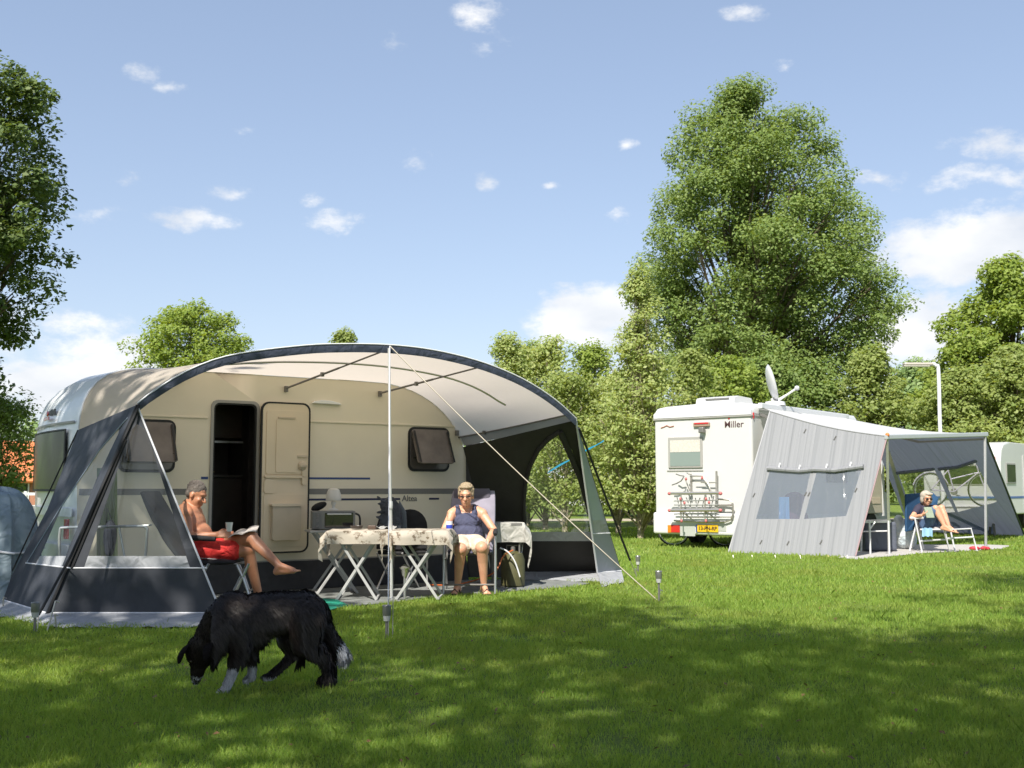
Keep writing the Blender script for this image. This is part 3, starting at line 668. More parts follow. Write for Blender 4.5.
cbox('navy_stripe', a308, wall(400, 499)[0], -.003, -.001, 1.083, 1.108, NAVY)
cbox('navy_stripe', wall(429, 498)[0], wall(439, 498)[0], -.003, -.001, 1.083, 1.108, NAVY)
tu, tz = wall(409.5, 498); M4 = frame_mat(cw(tu, -.003, 1.10), U, Zv); text('lettering', 'Altea', .105, M4, mat('letter_grey', (.16, .155, .15), .5), cv, bold=.001)
# awning light
lu, lz = wall(326, 403); mb = MB(); mb.poly([(lu - .2, -.05, lz - .012), (lu + .2, -.05, lz - .02), (lu + .17, -.05, lz + .005), (lu + .05, -.05, lz + .028), (lu - .08, -.05, lz + .03), (lu - .17, -.05, lz + .012)], .049, nrm=(0, -1, 0)); mb.build('awning_light', mat('lamp_white', (.85, .85, .85), .3), cv, world=False, bevel=.008)
# windows on the side
def top_hung(x0, x1, ytop, ybot, pane_pts, open_w):
    u0, z1 = wall(x0, ytop); u1, z0 = wall(x1, ybot)
    f = cpoly('window', rrect(u0, u1, z0, z1, .07, -.02), SMOKE, .018, bevel=.004)
    cpoly('window_frame', rrect(u0 - .03, u1 + .03, z0 - .03, z1 + .03, .09, -.012), SEAL, .011, parent=f, holes=[rrect(u0 + .004, u1 - .004, z0 + .004, z1 - .004, .066, -.012)])
    h = (z1 - z0) * .93; a = open_w
    mb = MB(); s = math.sin(a) * h; c = math.cos(a) * h; q = []
    for p in rrect(u0 + .01, u1 - .01, 0, 1, .06, 0): q.append((p.x, -.03 - (1 - p.z) * s, z1 - (1 - p.z) * c))
    mb.poly(q, .025, nrm=(0, -math.cos(a), math.sin(a) * 1.0)); pn = mb.build('window_pane', PANE, f, world=False, bevel=.006)
    for (e0, e1) in (((u0 + .02), (u0 + .045)), ((u1 - .045), (u1 - .02))):
        mb = MB(); mb.poly([(e0, -.062 + 0, z1 - .02), (e1, -.062, z1 - .02), (e1, -.062 - .97 * s, z1 - .97 * c), (e0, -.062 - .97 * s, z1 - .97 * c)], .004, nrm=(0, -math.cos(a), math.sin(a))); mb.build('window_catch', SEAL, pn, world=False)
    None and mb.build('window_catch', SEAL, pn, world=False)
    for ue in (u0 + .05, u1 - .05): mb = MB(); mb.tube([(ue, -.02, z0 + .15), (ue, -.03 - .8 * s, z1 - .8 * c)], .008); mb.build('window_stay', SEAL, f, world=False)
    return f
top_hung(122, 172, 421, 470, None, R(26))
top_hung(410, 447, 429, 469.5, None, R(24))
# rear window and trim (tail panel, u = 0 side)
def rearpt(px, py, off=0):
    p = onplane(px, py, cw(-.09 - off, 0, 0), U); d = p - C0; return d.dot(W), p.z
rw = [(p.y, p.z) for p in []]
def rear_bul(w): return .0 - .10 * (1 - ((w - WID / 2) / (WID / 2)) ** 2)
def rear_sheet(name, w0, w1, z0, z1, off, m, parent=cv, thick=.01, zs=1, zb=None, n=9):
    rows = []
    for i in range(n):
        w = w0 + (w1 - w0) * i / (n - 1); rows.append([(rear_bul(w) - off - .004 * (j % 2) * 0, w, z0 + (z1 - z0) * j / 6) for j in range(7)])
    mb = MB(); mb.grid(rows, thick); return mb.build(name, m, parent, world=False, smooth=True, bevel=.004)
RW = rear_sheet('rear_window', .32, 1.93, 1.22, 1.88, .03, RGLASS)
for (a, b_, c, d) in ((.28, .32, 1.2, 1.9), (1.93, 1.97, 1.2, 1.9), (.32, 1.93, 1.88, 1.9), (.32, 1.93, 1.2, 1.22)): rear_sheet('window_frame', a, b_, c, d, .034, SEAL, RW)
rear_sheet('rear_trim', .1, 2.18, 1.955, 1.985, .015, GREYTRIM)
rear_sheet('rear_moulding', .03, 2.24, .92, 1.02, .03, REARW); rear_sheet('rear_bumper', .03, 2.24, .36, .62, .05, REARW)
rear_sheet('brake_light', 1.0, 1.28, 2.03, 2.07, .02, RED)
M4 = frame_mat(cw(-.062, 1.05, 2.155), -W, (Zv * .9 + U * .35))
rear_sheet('tail_lamp', .06, .2, .68, .9, .045, RED); rear_sheet('tail_lamp', 2.06, 2.2, .68, .9, .045, RED)
mb = MB(); mb.ell((-.075, 1.28, 2.12), (.012, .04, .035)); mb.build('emblem', RED, cv, world=False)
mb = MB()
for i, (a, b_) in enumerate(((.0, .03), (.045, .1), (.115, .16), (.175, .22), (.235, .28), (.295, .33))):
    mb.box((-.072, 1.2 - (a + b_) / 2, 2.125 - .004 * (i % 2)), (.01, b_ - a, .05 + .012 * (i % 3)))
mb.build('lettering', LOGOD, cv, world=False)
# wheel hidden partly by the skirt, and the canvas skirt along the side
mb = MB(); mb.lathe([(.1, -.09), (.30, -.09), (.33, -.05), (.33, .05), (.30, .09), (.1, .09)], (2.75, .22, .33), 24, axis=(0, 1, 0)); mb.build('wheel', SEAL, cv, world=False, smooth=True)
mb = MB(); mb.lathe([(.1, -.09), (.30, -.09), (.33, -.05), (.33, .05), (.30, .09), (.1, .09)], (2.75, 2.06, .33), 24, axis=(0, 1, 0)); mb.build('wheel', SEAL, cv, world=False, smooth=True)
cbox('side_skirt_rail', .06, 4.97, -.02, .02, .345, .37, GREYTRIM)
rs_ = random.Random(2); rows = []
for i in range(60):
    u = -.02 + 5.02 * i / 59; rows.append([(u, -.03 + .012 * math.sin(i * 1.3) + .03 * (1 - j / 6) * math.sin(i * .7) * .6 - .06 * (1 - j / 6), .02 + .335 * j / 6) for j in range(7)])
mb = MB(); mb.grid(rows, .003); mb.build('draught_skirt', CHAR, cv, world=False, smooth=True)

# ================================================================ arched awning
aw = thing('awning', 'large arched touring awning with cream roof and charcoal sides', 'awning', C0, CA)
ROOFM = mat('awning_roof_canvas', (.74, .655, .56), .62, var=.03, vscale=1.5, bump=.08, bscale=250, trans=.55, wrinkle=.05, wscale=1.6)
STRIPM = mat('awning_light_grey', (.40, .40, .39), .7, var=.05, vscale=4, trans=.15, wrinkle=.3)
DARKC = mat('awning_charcoal', (.038, .042, .052), .62, var=.1, vscale=3, bump=.1, bscale=250, wrinkle=.55, wscale=2.2, spec=.4)
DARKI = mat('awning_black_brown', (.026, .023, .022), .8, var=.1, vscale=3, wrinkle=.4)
MUD = mat('mud_skirt_grey', (.38, .39, .41), .5, var=.08, vscale=4, wrinkle=.7, wscale=6, trans=.1)
PIPE = mat('white_piping', (.72, .72, .75), .5); CLEAR = mat_clear('clear_foil', gloss=.0, wr=.1, haze=.05, fk=.12); CLEARL = mat_clear('clear_foil_wavy', tint=(.86, .9, .9), gloss=.01, wr=.45, haze=.035, hazecol=(.45, .5, .55), wscale=3.5)
BIND = mat('edge_binding_navy', (.045, .055, .085), .6, wrinkle=.4, wscale=8); ROPE = mat('guy_rope', (.62, .55, .45), .8); TUBE = mat('awning_tube', (.50, .50, .50), .3, metal=.7); STRAP = mat('black_strap', (.012, .012, .014), .7); PEG = mat('peg_steel', (.5, .48, .45), .4, metal=.7)
def wy(px, py, w): u, z = wall(px, py, w); return (u, w, z)
Wl = [(u, z) for u, z in OUT if z >= 1.86 - 1e-6]
Wl = [(0.0, 1.88)] + [q for q in Wl if q[1] > 1.9] + [(4.965, 1.80)]
Wp = resample([(u, -.0015, z + .002) for u, z in Wl], 41)
fr_px = [(137, 405, -1.9), (150, 395, -1.905), (186, 373, -1.92), (230, 357, -1.94), (300, 347.5, -1.95), (345, 345.5, -1.95), (389, 346.5, -1.96), (430, 351, -1.96), (470, 360, -1.96), (502, 371, -1.95), (530, 384.5, -1.93), (556, 402, -1.88), (576, 420, -1.82)]
Fp = resample(bez([wy(*q) for q in fr_px], 6), 41)
NV = 9; rows = []
for i in range(41):
    r = []
    for j in range(NV):
        t = j / (NV - 1); p = Wp[i].lerp(Fp[i], t); sag = .05 * math.sin(math.pi * t) * (1 if 5 < i < 36 else .3)
        p.z -= sag * .6; r.append(p)
    rows.append(r)
mb = MB(); mb.grid(rows[:40]); mb.build('roof', ROOFM, aw, world=False, smooth=True)
mb = MB(); mb.grid(rows[39:]); mb.build('roof_edge_band', STRIPM, aw, world=False, smooth=True)
AL = Fp[0]; AR = Fp[-1]
# front binding and piping
mb = MB(); mb.grid([[p + V((0, -.006, .015)), p + V((0, -.012, -.03)), p + V((0, .0, -.075))] for p in Fp], .004); mb.build('front_binding', BIND, aw, world=False, smooth=True)
mb = MB(); mb.tube([p + V((0, -.008, .018)) for p in Fp], .008, 6); mb.build('front_piping', PIPE, aw, world=False, smooth=True)
mb = MB(); mb.tube([Wp[i] + V((0, -.004, .01)) for i in range(41)], .011, 6); mb.build('rail_piping', PIPE, aw, world=False, smooth=True)
mb = MB(); mb.tube([p + V((0, .02, -.028)) for p in Fp], .014, 8); mb.build('front_arch_pole', TUBE, aw, world=False, smooth=True)
def roofpt(px, w):   # roof point under a pixel column on plane w: search rows
    best = None; t = -w / 1.95; j = t * (NV - 1); j0 = min(int(j), NV - 2); f = j - j0
    for i in range(41):
        p = rows[i][j0].lerp(rows[i][j0 + 1], f); q = cw(*p) - CO
        x = 512 + F_PX * q.x / (q.y * math.cos(PITCH) + q.z * math.sin(PITCH)); d = abs(x - px)
        if best is None or d < best[0]: best = (d, p)
    return best[1] + V((0, 0, -.035))
mb = MB(); mid = [rows[i][5] + V((0, 0, -.03)) for i in range(3, 37)]; mb.tube(mid, .012, 6); mb.build('middle_arch_pole', TUBE, aw, world=False, smooth=True)
def pole(px0, px1, j0=0):
    a = V(wy(px0[0], px0[1], -.05)); b_ = V(wy(px1[0], px1[1], -1.92)); mb = MB(); mb.tube([a, a.lerp(b_, .55)], .0135, 8); mb.tube([a.lerp(b_, .5), b_], .0105, 8); m_ = a.lerp(b_, .38); mb.box(m_, (.035, .04, .05)); mb.box(a + V((0, .025, -.01)), (.035, .05, .07)); mb.build('roof_pole', ALUD, aw, world=False, smooth=True)
pole((287, 388), (386, 350)); pole((381, 393), (480, 367)); 
a = V(wy(180, 379, -.05)); mb = MB(); mb.box(a, (.035, .05, .08)); mb.build('pole_bracket', ALUD, aw, world=False)
a = V(wy(457, 433, -.05)); mb = MB(); mb.box(a, (.035, .05, .07)); mb.build('pole_bracket', ALUD, aw, world=False)
mb = MB(); sp = [rows[39][j] + V((-.012, 0, -.012)) for j in range(NV)]; mb.tube(sp, .011, 8); mb.box(sp[2], (.04, .04, .05)); mb.build('roof_pole', ALUD, aw, world=False, smooth=True)
# centre pole with a clamp, strap and guy line
top = Fp[20] if False else V(wy(389, 348, -1.975)); ft = G(391.5, 600); dft = ft - C0; ftl = V((dft.dot(U), dft.dot(W), 0))
md = top.lerp(ftl, .62)
mb = MB(); mb.tube([ftl, md], .0185, 10); mb.tube([md, top], .0145, 10); mb.lathe([(.024, -.04), (.026, 0), (.024, .04)], md, 10); mb.lathe([(.045, 0), (.045, .008), (.02, .02)], ftl, 12); mb.build('centre_pole', mat('pole_white_metal', (.66, .66, .66), .35, metal=.3), aw, world=False, smooth=True)
def W2L(p): d = V(p) - C0; return V((d.dot(U), d.dot(W), d.z))
def sag_line(a, b_, s, n=14): return [a.lerp(b_, i / n) - V((0, 0, s * 4 * (i / n) * (1 - i / n))) for i in range(n + 1)]
def rope(a, b_, s=.03, r=.004, m=ROPE, name='guy_rope'):
    mb = MB(); mb.tube(sag_line(V(a), V(b_), s), r, 5); return mb.build(name, m, aw, world=False, smooth=True)
rope(top + V((0, -.02, .02)), W2L(G(388, 637)), 0, .0045, PIPE)
rope(top + V((0, -.02, .02)), W2L(G(657, 600)), .05, .0065)
def peg(px, py, n=1, tilt=(.05, 0), h=.12, m=PEG):
    p = W2L(G(px, py)); mb = MB(); mb.tube([p + V((0, 0, -.1)), p + V((tilt[0], tilt[1], h))], .007, 6); mb.tube([p + V((tilt[0], tilt[1], h)), p + V((tilt[0] + .03, tilt[1], h - .015))], .006, 6); return mb.build('peg', m, aw, world=False)
peg(657, 601); 
# steel ladder-hook pegs with little springs in front
mb = MB()
p = W2L(G(390.5, 638)); q = [p + V((-.02, 0, -.05)), p + V((-.02, 0, .32)), p + V((.02, 0, .33)), p + V((.02, 0, -.05))]; mb.tube([q[0], q[1]], .004, 6); mb.tube([q[1], q[2]], .004, 6); mb.tube([q[2], q[3]], .004, 6); mb.build('peg', PEG, aw, world=False)

# ---- generic flat canvas panel from 3 reference points
class Plane:
    def __init__(s, o, a, b): s.o = V(o); s.x = (V(a) - s.o).normalized(); n = s.x.cross(V(b) - s.o).normalized(); s.n = n; s.y = n.cross(s.x)
    def px(s, x, y):      # world pixel ray -> local plane point
        d = ray(x, y); o = W2L(CO); dl = V((d.dot(U), d.dot(W), d.z)); t = (s.o - o).dot(s.n) / dl.dot(s.n); return o + dl * t
def panel(name, pts, m, holes=(), thick=.003, nrm=None, off=0, parent=None):
    n_ = V(nrm) if nrm is not None else None
    mb = MB(); mb.poly([V(p) + (n_ * off if off else V((0, 0, 0))) for p in pts], thick, nrm=nrm, holes=[[V(p) + (n_ * off if off else V((0, 0, 0))) for p in h] for h in holes]); return mb.build(name, m, parent or aw, world=False)
def piping(pts, r=.007, m=PIPE, closed=False, name='piping', parent=None):
    mb = MB(); mb.tube(pts, r, 6, closed=closed); return mb.build(name, m, parent or aw, world=False, smooth=True)
# front left wing: AL - KL - FL
KL = W2L(G(46, 621)); KL.z = .075; FL = W2L(G(221, 621)); FL.z = .075
KLg = W2L(G(50, 628)); FLg = W2L(G(213, 628))
pw = Plane(KL, FL, AL)
def L_(a, b_, t): return a.lerp(b_, t)
def zat(a, b_, z): t = (z - a.z) / (b_.z - a.z); return a.lerp(b_, t)
zd = .545; zl = .66
KA, FA = zat(KL, AL, zd), zat(FL, AL, zd)
nrm = pw.n if pw.n.y < 0 else -pw.n
win = [pw.px(*q) for q in ((87, 556), (200, 556), (198, 568), (83, 568))]
# window outline in the wing (image outline unprojected on the real panel plane)
Wn = [pw.px(*q) for q in ((88, 556), (186, 556), (184, 548), (146, 430), (137, 424), (131, 430))]
band = [pw.px(*q) for q in ((84, 568), (88, 556), (186, 556), (190, 568))]
panel('front_wing', [KL, FL, FL.lerp(AL, .98), AL], DARKC, holes=[[band[0], band[3], *Wn[2:], Wn[0]]], nrm=nrm)
panel('wing_window', [band[1], band[2]] + Wn[2:], CLEARL, nrm=nrm, thick=0)
panel('wing_band', band, MUD, nrm=nrm, thick=.002)
piping([pw.px(72, 568), pw.px(207, 568)]); piping([KL, FL]); piping([FL, FL.lerp(AL, .99)], .009)
piping([pw.px(72, 568) + nrm * .004, pw.px(126, 440) + nrm * .004], .012, STRAP, name='zip_cover')
def mud(a, b_, ag, bg_, parent=aw, n=26, seed=1):
    rows = []
    for i in range(n):
        t = i / (n - 1); p = V(a).lerp(V(b_), t); g = V(ag).lerp(V(bg_), t); g.z = .0
        wv = .012 * math.sin(i * .9 + seed) + .008 * math.sin(i * 2.3); rows.append([p, p.lerp(g, .5) + V((0, -.02 + wv, .0)), g + V((0, -.03 + wv * 1.6, .012 + .008 * math.sin(i * 1.7 + seed)))])
    mb = MB(); mb.grid(rows, .003); return mb.build('mud_skirt', MUD, parent, world=False, smooth=True)
mud(KL, FL, KLg, FLg)
# left side panel: TL (caravan rail) - AL - KL - SL
TL = V((0.0, -.02, 1.88)); SL = W2L(G(-1, 606)); SL.z = .075
ps = Plane(KL, SL, AL); ns = ps.n if ps.n.x < 0 else -ps.n
def edgeL(z): return zat(SL, TL, z)
LO = [KL, AL, TL, SL]
Ws = [ps.px(*q) for q in ((123, 424), (96, 480), (66, 556), (40, 556), (62, 506), (100, 450))]
bs = [ps.px(*q) for q in ((66, 556), (62, 566), (35, 565), (40, 556))]
nn = ns
def warp_panel(name, outer, m, hole=None):
    return panel(name, outer, m, holes=[hole] if hole else (), nrm=nn)
ALs = AL + V((-.004, .006, 0)); 
panel('side_panel', [KL, ALs, ps.px(78, 430), ps.px(47, 510), SL], DARKC, holes=[[Ws[0], Ws[1], bs[0], bs[1], bs[2], bs[3], Ws[4], Ws[5]]], nrm=nn)
panel('side_window', Ws, CLEARL, nrm=nn, thick=0); panel('side_band', bs, MUD, nrm=nn, thick=.002)
piping([ps.px(128, 418) + nn * .004, Ws[5] + nn * .004, Ws[4] + nn * .004, ps.px(27, 563) + nn * .004], .006, mat('piping_blue', (.3, .36, .45), .6)); piping([ps.px(26, 563), ps.px(70, 568)]); piping([SL, KL], .008)
piping([ps.px(78, 430), SL], .008, STRAP, name='zip_cover')
mud(SL, KL, W2L(G(-4, 616)), KLg, n=14, seed=4)
piping([AL + V((0, -.02, 0)), KL + V((0, -.02, -.02)), KLg], .017, STRAP, name='corner_tube')
piping([AL + V((.01, -.04, .0)), AL.lerp(W2L(G(40, 629)), .7) + V((0, -.0, .02)), W2L(G(38, 630)) + V((0, 0, .13))], .012, STRAP, name='storm_strap')
piping([W2L(G(38, 630)) + V((0, 0, .13)), W2L(G(37, 632))], .006, ROPE, name='guy_rope')
peg(44, 632, tilt=(.09, .02), h=.26); peg(58, 630, tilt=(-.03, 0), h=.14); peg(3, 611, tilt=(0, 0), h=.14)
for x in (101, 163):
    p = pw.px(x, 616); q = W2L(G(x - 1, 629)); mb = MB(); mb.tube([p, q + V((-.012, 0, 0))], .005, 6); mb.tube([p + V((.02, 0, 0)), q + V((.012, 0, 0))], .005, 6)
    for k in range(5): mb.tube([p.lerp(q, k / 5), p.lerp(q, (k + .5) / 5) + V((.018, -.002, 0))], .004, 5)
    mb.build('peg_ladder', mat('ladder_grey', (.18, .18, .19), .6), aw, world=False)
# right side panel (seen from inside)
TR = V((4.985, -.02, 1.80)); KR = W2L(G(621.5, 578)); KR.z = .10; KRg = W2L(G(623, 583)); FR = W2L(G(597.5, 580)); FR.z = .10; FRg = W2L(G(600, 587))
SR = V((5.45, -.03, .10))
pr = Plane(KR, SR, AR); nr_ = pr.n if pr.n.x > 0 else -pr.n
win = [pr.px(*q) for q in ((525, 532), (523.5, 505), (525, 485), (530, 466), (538, 450), (548, 439), (560, 431), (572, 450), (583, 482), (594, 532))]
bnd = [pr.px(*q) for q in ((525, 541), (525, 532), (594, 532), (596, 541))]
TRp = pr.px(463, 447)
out_ = [KR, AR, TRp, SR]
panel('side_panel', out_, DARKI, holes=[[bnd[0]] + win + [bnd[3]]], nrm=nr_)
panel('side_window', win, CLEAR, nrm=nr_, thick=0); panel('side_band', bnd, MUD, nrm=nr_, thick=.002)
piping([p - nr_ * .006 for p in win[:7]], .03, DARKI, name='window_flap')
piping([win[6] - nr_ * .01, win[6].lerp(KR, .3) - nr_ * .01, pr.px(594, 525) - nr_ * .01], .04, DARKI, name='window_flap')
mud(SR, KR, SR + V((.02, -.05, 0)), KRg, n=16, seed=2)
# front right wing, seen almost edge-on
pq = Plane(KR, FR, AR); nq = pq.n if pq.n.y < 0 else -pq.n
f1, k1 = FR.lerp(AR, .985), KR.lerp(AR, .985)
def wq(s, t): return FR.lerp(KR, s).lerp(AR, t)
WINGR = mat('awning_painted_sunlight', (.34, .36, .41), .6, wrinkle=.5, wscale=3, trans=.15)  # wing canvas lightened in its base colour to imitate sunlight on it
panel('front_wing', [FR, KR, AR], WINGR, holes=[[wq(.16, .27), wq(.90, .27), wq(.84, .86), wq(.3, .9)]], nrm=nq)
panel('wing_window', [wq(.16, .36), wq(.90, .36), wq(.84, .86), wq(.3, .9)], mat_clear('clear_foil_painted_haze', tint=(.6, .68, .78), gloss=.05, wr=.6, haze=.6, hazecol=(.62, .70, .82), wscale=6), nrm=nq, thick=0); panel('wing_band', [wq(.16, .27), wq(.90, .27), wq(.90, .36), wq(.16, .36)], MUD, nrm=nq, thick=.002)  # foil's strong haze and pale blue tint paint in sunlight it doesn't catch
piping([FR, AR], .013); piping([FR, KR]); piping([wq(0, .27), wq(1, .27)])
mud(FR, KR, FRg, KRg, n=14, seed=3)
aa = W2L(G(637, 578)); bb = AR + V((.05, 0, -.1))
c_ = aa.lerp(bb, .13); rope(bb, c_, 0, .016, STRAP, 'storm_strap'); rope(c_, aa, 0, .006, ROPE, 'guy_rope'); peg(638, 578, tilt=(-.05, 0), h=.13)
# inner front-edge cover of the left wing: dark door flap hanging at the wall left end
panel('rear_upright_pad', [V((4.98, -.04, 2.0)), V((5.25, -.25, 1.72)), V((5.42, -.3, .05)), V((5.02, -.04, .05))], mat('pad_grey', (.05, .05, .05), .8, wrinkle=.4), nrm=(0, -1, 0), thick=.02)

# ground carpet and green mat
CARP = mat('awning_carpet', (.20, .21, .20), .95, var=.2, vscale=6, bump=.5, bscale=300)
cp = [W2L(G(*q)) for q in ((150, 606), (215, 618), (260, 617), (315, 611), (352, 607), (400, 602), (440, 597), (480, 594.5), (520, 591), (575, 587), (590, 584), (560, 581), (512, 580))]
cp += [V((4.95, .0, 0)), V((.2, .0, 0)), V((.1, -1.2, 0))]
cpw = [cw(p.x, p.y, .012) for p in cp]
ct = thing('awning_carpet', 'grey woven ground sheet laid under the awning tables', 'carpet', cpw[0]); MATW[ct.name] = Matrix.Translation(cpw[0])
mb = MB(); mb.poly(cpw, .008, nrm=(0, 0, 1)); mb.build('carpet', CARP, ct)
NO_GRASS.append([(p.x, p.y) for p in cpw])
gm = [G(*q) + V((0, 0, .022)) for q in ((318, 600), (336, 601), (348, 607), (330, 612), (300, 612), (296, 604))]
mb = MB(); mb.poly(gm, .006, nrm=(0, 0, 1)); o = mb.build('door_mat', mat('green_mat', (.01, .26, .17), .7, bump=.3, bscale=200)); props(o, 'teal green mat lying at the edge of the grey ground sheet', 'mat')
NO_GRASS.append([(p.x, p.y) for p in gm])
def zy_(py, Y): return P(512, py, Y).z
# ================================================================ motorhome
R0 = V((4.80, 22.0, 0)); MA_ = R(50); MU = V((math.cos(MA_), math.sin(MA_), 0)); MO = V((math.sin(MA_), -math.cos(MA_), 0))   # MU forward, MO out of the near side
mh = thing('motorhome', 'white motorhome with bicycle rack, rear window and satellite dish on its roof', 'motorhome', R0, MA_)
# local frame: x forward, y = -out (so the body is y 0..2.3)
def mwd(a, o, z): return R0 + MU * a + MO * o + Zv * z
MW = mat('motorhome_white', (.57, .56, .55), .32, var=.02, vscale=1.5, coat=.2)
MW2 = mat('motorhome_shell_white', (.62, .62, .62), .3, coat=.25)
MHW, MHL = 2.3, 6.6
def mbx(name, x0, x1, y0, y1, z0, z1, m, parent=mh, bevel=0, **k):
    mb = MB(); mb.box(((x0 + x1) / 2, (y0 + y1) / 2, (z0 + z1) / 2), (abs(x1 - x0), abs(y1 - y0), abs(z1 - z0))); return mb.build(name, m, parent, world=False, bevel=bevel, **k)
body = mbx('body', 0, 5.2, 0, MHW, .62, 2.78, MW, bevel=.05, bseg=3)
mb = MB(); # roof cap with raised rounded rim
rows = []
for y, zz, ins in ((0, 2.70, .0), (.0, 2.84, .01), (.06, 2.93, .06), (.25, 2.955, .16), (1.15, 2.985, .2), (2.05, 2.955, .16), (2.24, 2.93, .06), (2.3, 2.84, .01), (2.3, 2.70, 0)):
    rows.append([(-.025 + ins * 0, y, 2.70), (-.025, y, 2.70 + (zz - 2.70) * .6), (.02 + .02, y, zz - .03), (.14, y, zz), (2.5, y, zz + .01), (4.5, y, zz), (5.2, y, zz)])
mb.grid(rows, .02); mb.build('roof', MW2, mh, world=False, smooth=True)
mbx('roof_seam', -.03, 5.0, -.012, MHW + .012, 2.665, 2.69, GREYTRIM)
# cab and overcab nose
mb = MB(); pr_ = [(5.1, .5), (5.1, 2.9), (5.9, 2.78), (6.5, 2.45), (6.62, 2.1), (6.2, 1.95), (6.75, 1.25), (7.35, 1.1), (7.5, .8), (7.45, .4), (5.1, .35)]
mb.poly([(x, .12, z) for x, z in pr_], 2.06, nrm=(0, -1, 0)); mb.build('cab', MW2, mh, world=False, bevel=.06, bseg=3)
mbx('windscreen', 6.28, 6.32, .25, 2.05, 1.35, 1.9, RGLASS)
mbx('bumper', -.09, .6, -.01, MHW + .01, .27, .72, MW2, bevel=.05, bseg=3)
mbx('side_skirt', .6, 5.1, -.005, .03, .40, .66, MW2)
mbx('side_skirt', .6, 5.1, MHW - .03, MHW + .005, .40, .66, MW2)
mbx('underbody', .3, 7.0, .25, 2.05, .3, .6, SEAL)
for (x, y) in ((1.5, .13), (1.5, 2.17), (6.2, .2), (6.2, 2.1)):
    mb = MB(); mb.lathe([(.16, -.1), (.30, -.11), (.34, -.07), (.34, .07), (.30, .11), (.16, .1)], (x, y, .34), 24, axis=(0, 1, 0)); wl = mb.build('wheel', SEAL, mh, world=False, smooth=True)
    mb = MB(); mb.lathe([(.03, -.09), (.17, -.08), (.2, -.1), (.2, .1), (.17, .08), (.03, .09)], (x, y, .34), 20, axis=(0, 1, 0)); mb.build('rim', ALU, wl, world=False, smooth=True)
mbx('mud_flap', 1.02, 1.04, .02, .3, .12, .6, SEAL)
# rear features: pixel -> rear plane (x = -d)
def rp(px, py, d=.0):
    p = onplane(px, py, R0 - MU * d, MU); q = p - R0; return -q.dot(MO), q.z
def rbox(name, x0, x1, y0, y1, d0, d1, m, parent=mh, bevel=0):
    a, za = rp((x0 + x1) / 2, y0, d1), 0
    (l, _), (r, _) = rp(x0, (y0 + y1) / 2, d1), rp(x1, (y0 + y1) / 2, d1); (_, t) = rp((x0 + x1) / 2, y0, d1); (_, b) = rp((x0 + x1) / 2, y1, d1)
    return mbx(name, -d1, -d0, min(l, r), max(l, r), min(t, b), max(t, b), m, parent, bevel)
wn = rbox('window', 668, 702, 437, 468, .002, .03, GREYTRIM, bevel=.01)
rbox('window_pane', 670, 700, 440, 466, .03, .036, mat('pane_grey_green', (.20, .25, .23), .1, spec=.7, coat=.4), wn); rbox('blind', 670, 700, 440, 452, .036, .04, mat('blind_pale', (.55, .52, .47), .6, var=.15, vscale=30), wn)
rbox('window_sill', 667, 703, 470, 471.2, .002, .015, GREYTRIM)
lb = rbox('light_bar', 693, 709, 422.5, 426.5, .002, .05, mat('taupe_plastic', (.33, .24, .18), .4), bevel=.01); rbox('brake_light', 694, 708, 422.5, 424, .05, .06, RED, lb); rbox('camera_housing', 698, 703, 427, 433, .03, .14, ALUD, bevel=.02)
mb = MB()
for x0, x1, y0, y1 in ((661, 664, 428, 427), (664, 667, 427, 425.5), (667, 670, 425.5, 427), (670, 674, 427, 426)):
    (a, za), (b_, zb) = rp(x0, y0), rp(x1, y1); mb.bar((-.006, a, za), (-.006, b_, zb), .02, .012)
mb.build('marker_lights', mat('marker_brown', (.35, .10, .05), .5), mh, world=False)
yy, zz = rp(734, 424.5); text('lettering', 'Miller', .19, frame_mat(mwd(-.004, -yy, zz), MO, Zv), mat('logo_brown', (.07, .03, .03), .5), mh, bold=.001)
yy, zz = rp(729, 418.6); mb = MB(); mb.ell((-.005, yy, zz), (.006, .02, .02)); mb.build('emblem', RED, mh, world=False)
rbox('tail_lamp', 667.5, 671, 525, 532.5, .085, .115, ORANGE, bevel=.006); rbox('tail_lamp', 671, 679.5, 525, 532.5, .085, .112, RED, bevel=.006); rbox('tail_lamp', 736, 745, 524.5, 532, .085, .11, RED, bevel=.006)
pl = rbox('number_plate', 697, 718, 524.8, 532, .10, .115, mat('plate_yellow', (.72, .42, .01), .4), bevel=.002); rbox('plate_blue_band', 695.8, 697.2, 524.8, 532, .10, .117, BLUE, pl)
yy, zz = rp(707.5, 528.6, .117); text('plate_characters', '13-PN-RP', .105, frame_mat(mwd(-.1165, -yy, zz), MO, Zv), mat('plate_black', (.02, .02, .02), .5), pl, bold=.003)
for o_ in bpy.data.objects:
    if o_.name.startswith('plate_characters') and o_.parent != pl: o_.parent = pl
rbox('bumper_bracket', 680, 695, 524, 536, .088, .10, mat('bracket_grey', (.5, .51, .48), .5, metal=.3)); rbox('bumper_bracket', 718, 726, 524, 531, .088, .10, mat('bracket_grey2', (.5, .51, .48), .5, metal=.3))
mbx('marker_red', .05, .08, -.02, -.0, 2.62, 2.74, RED)
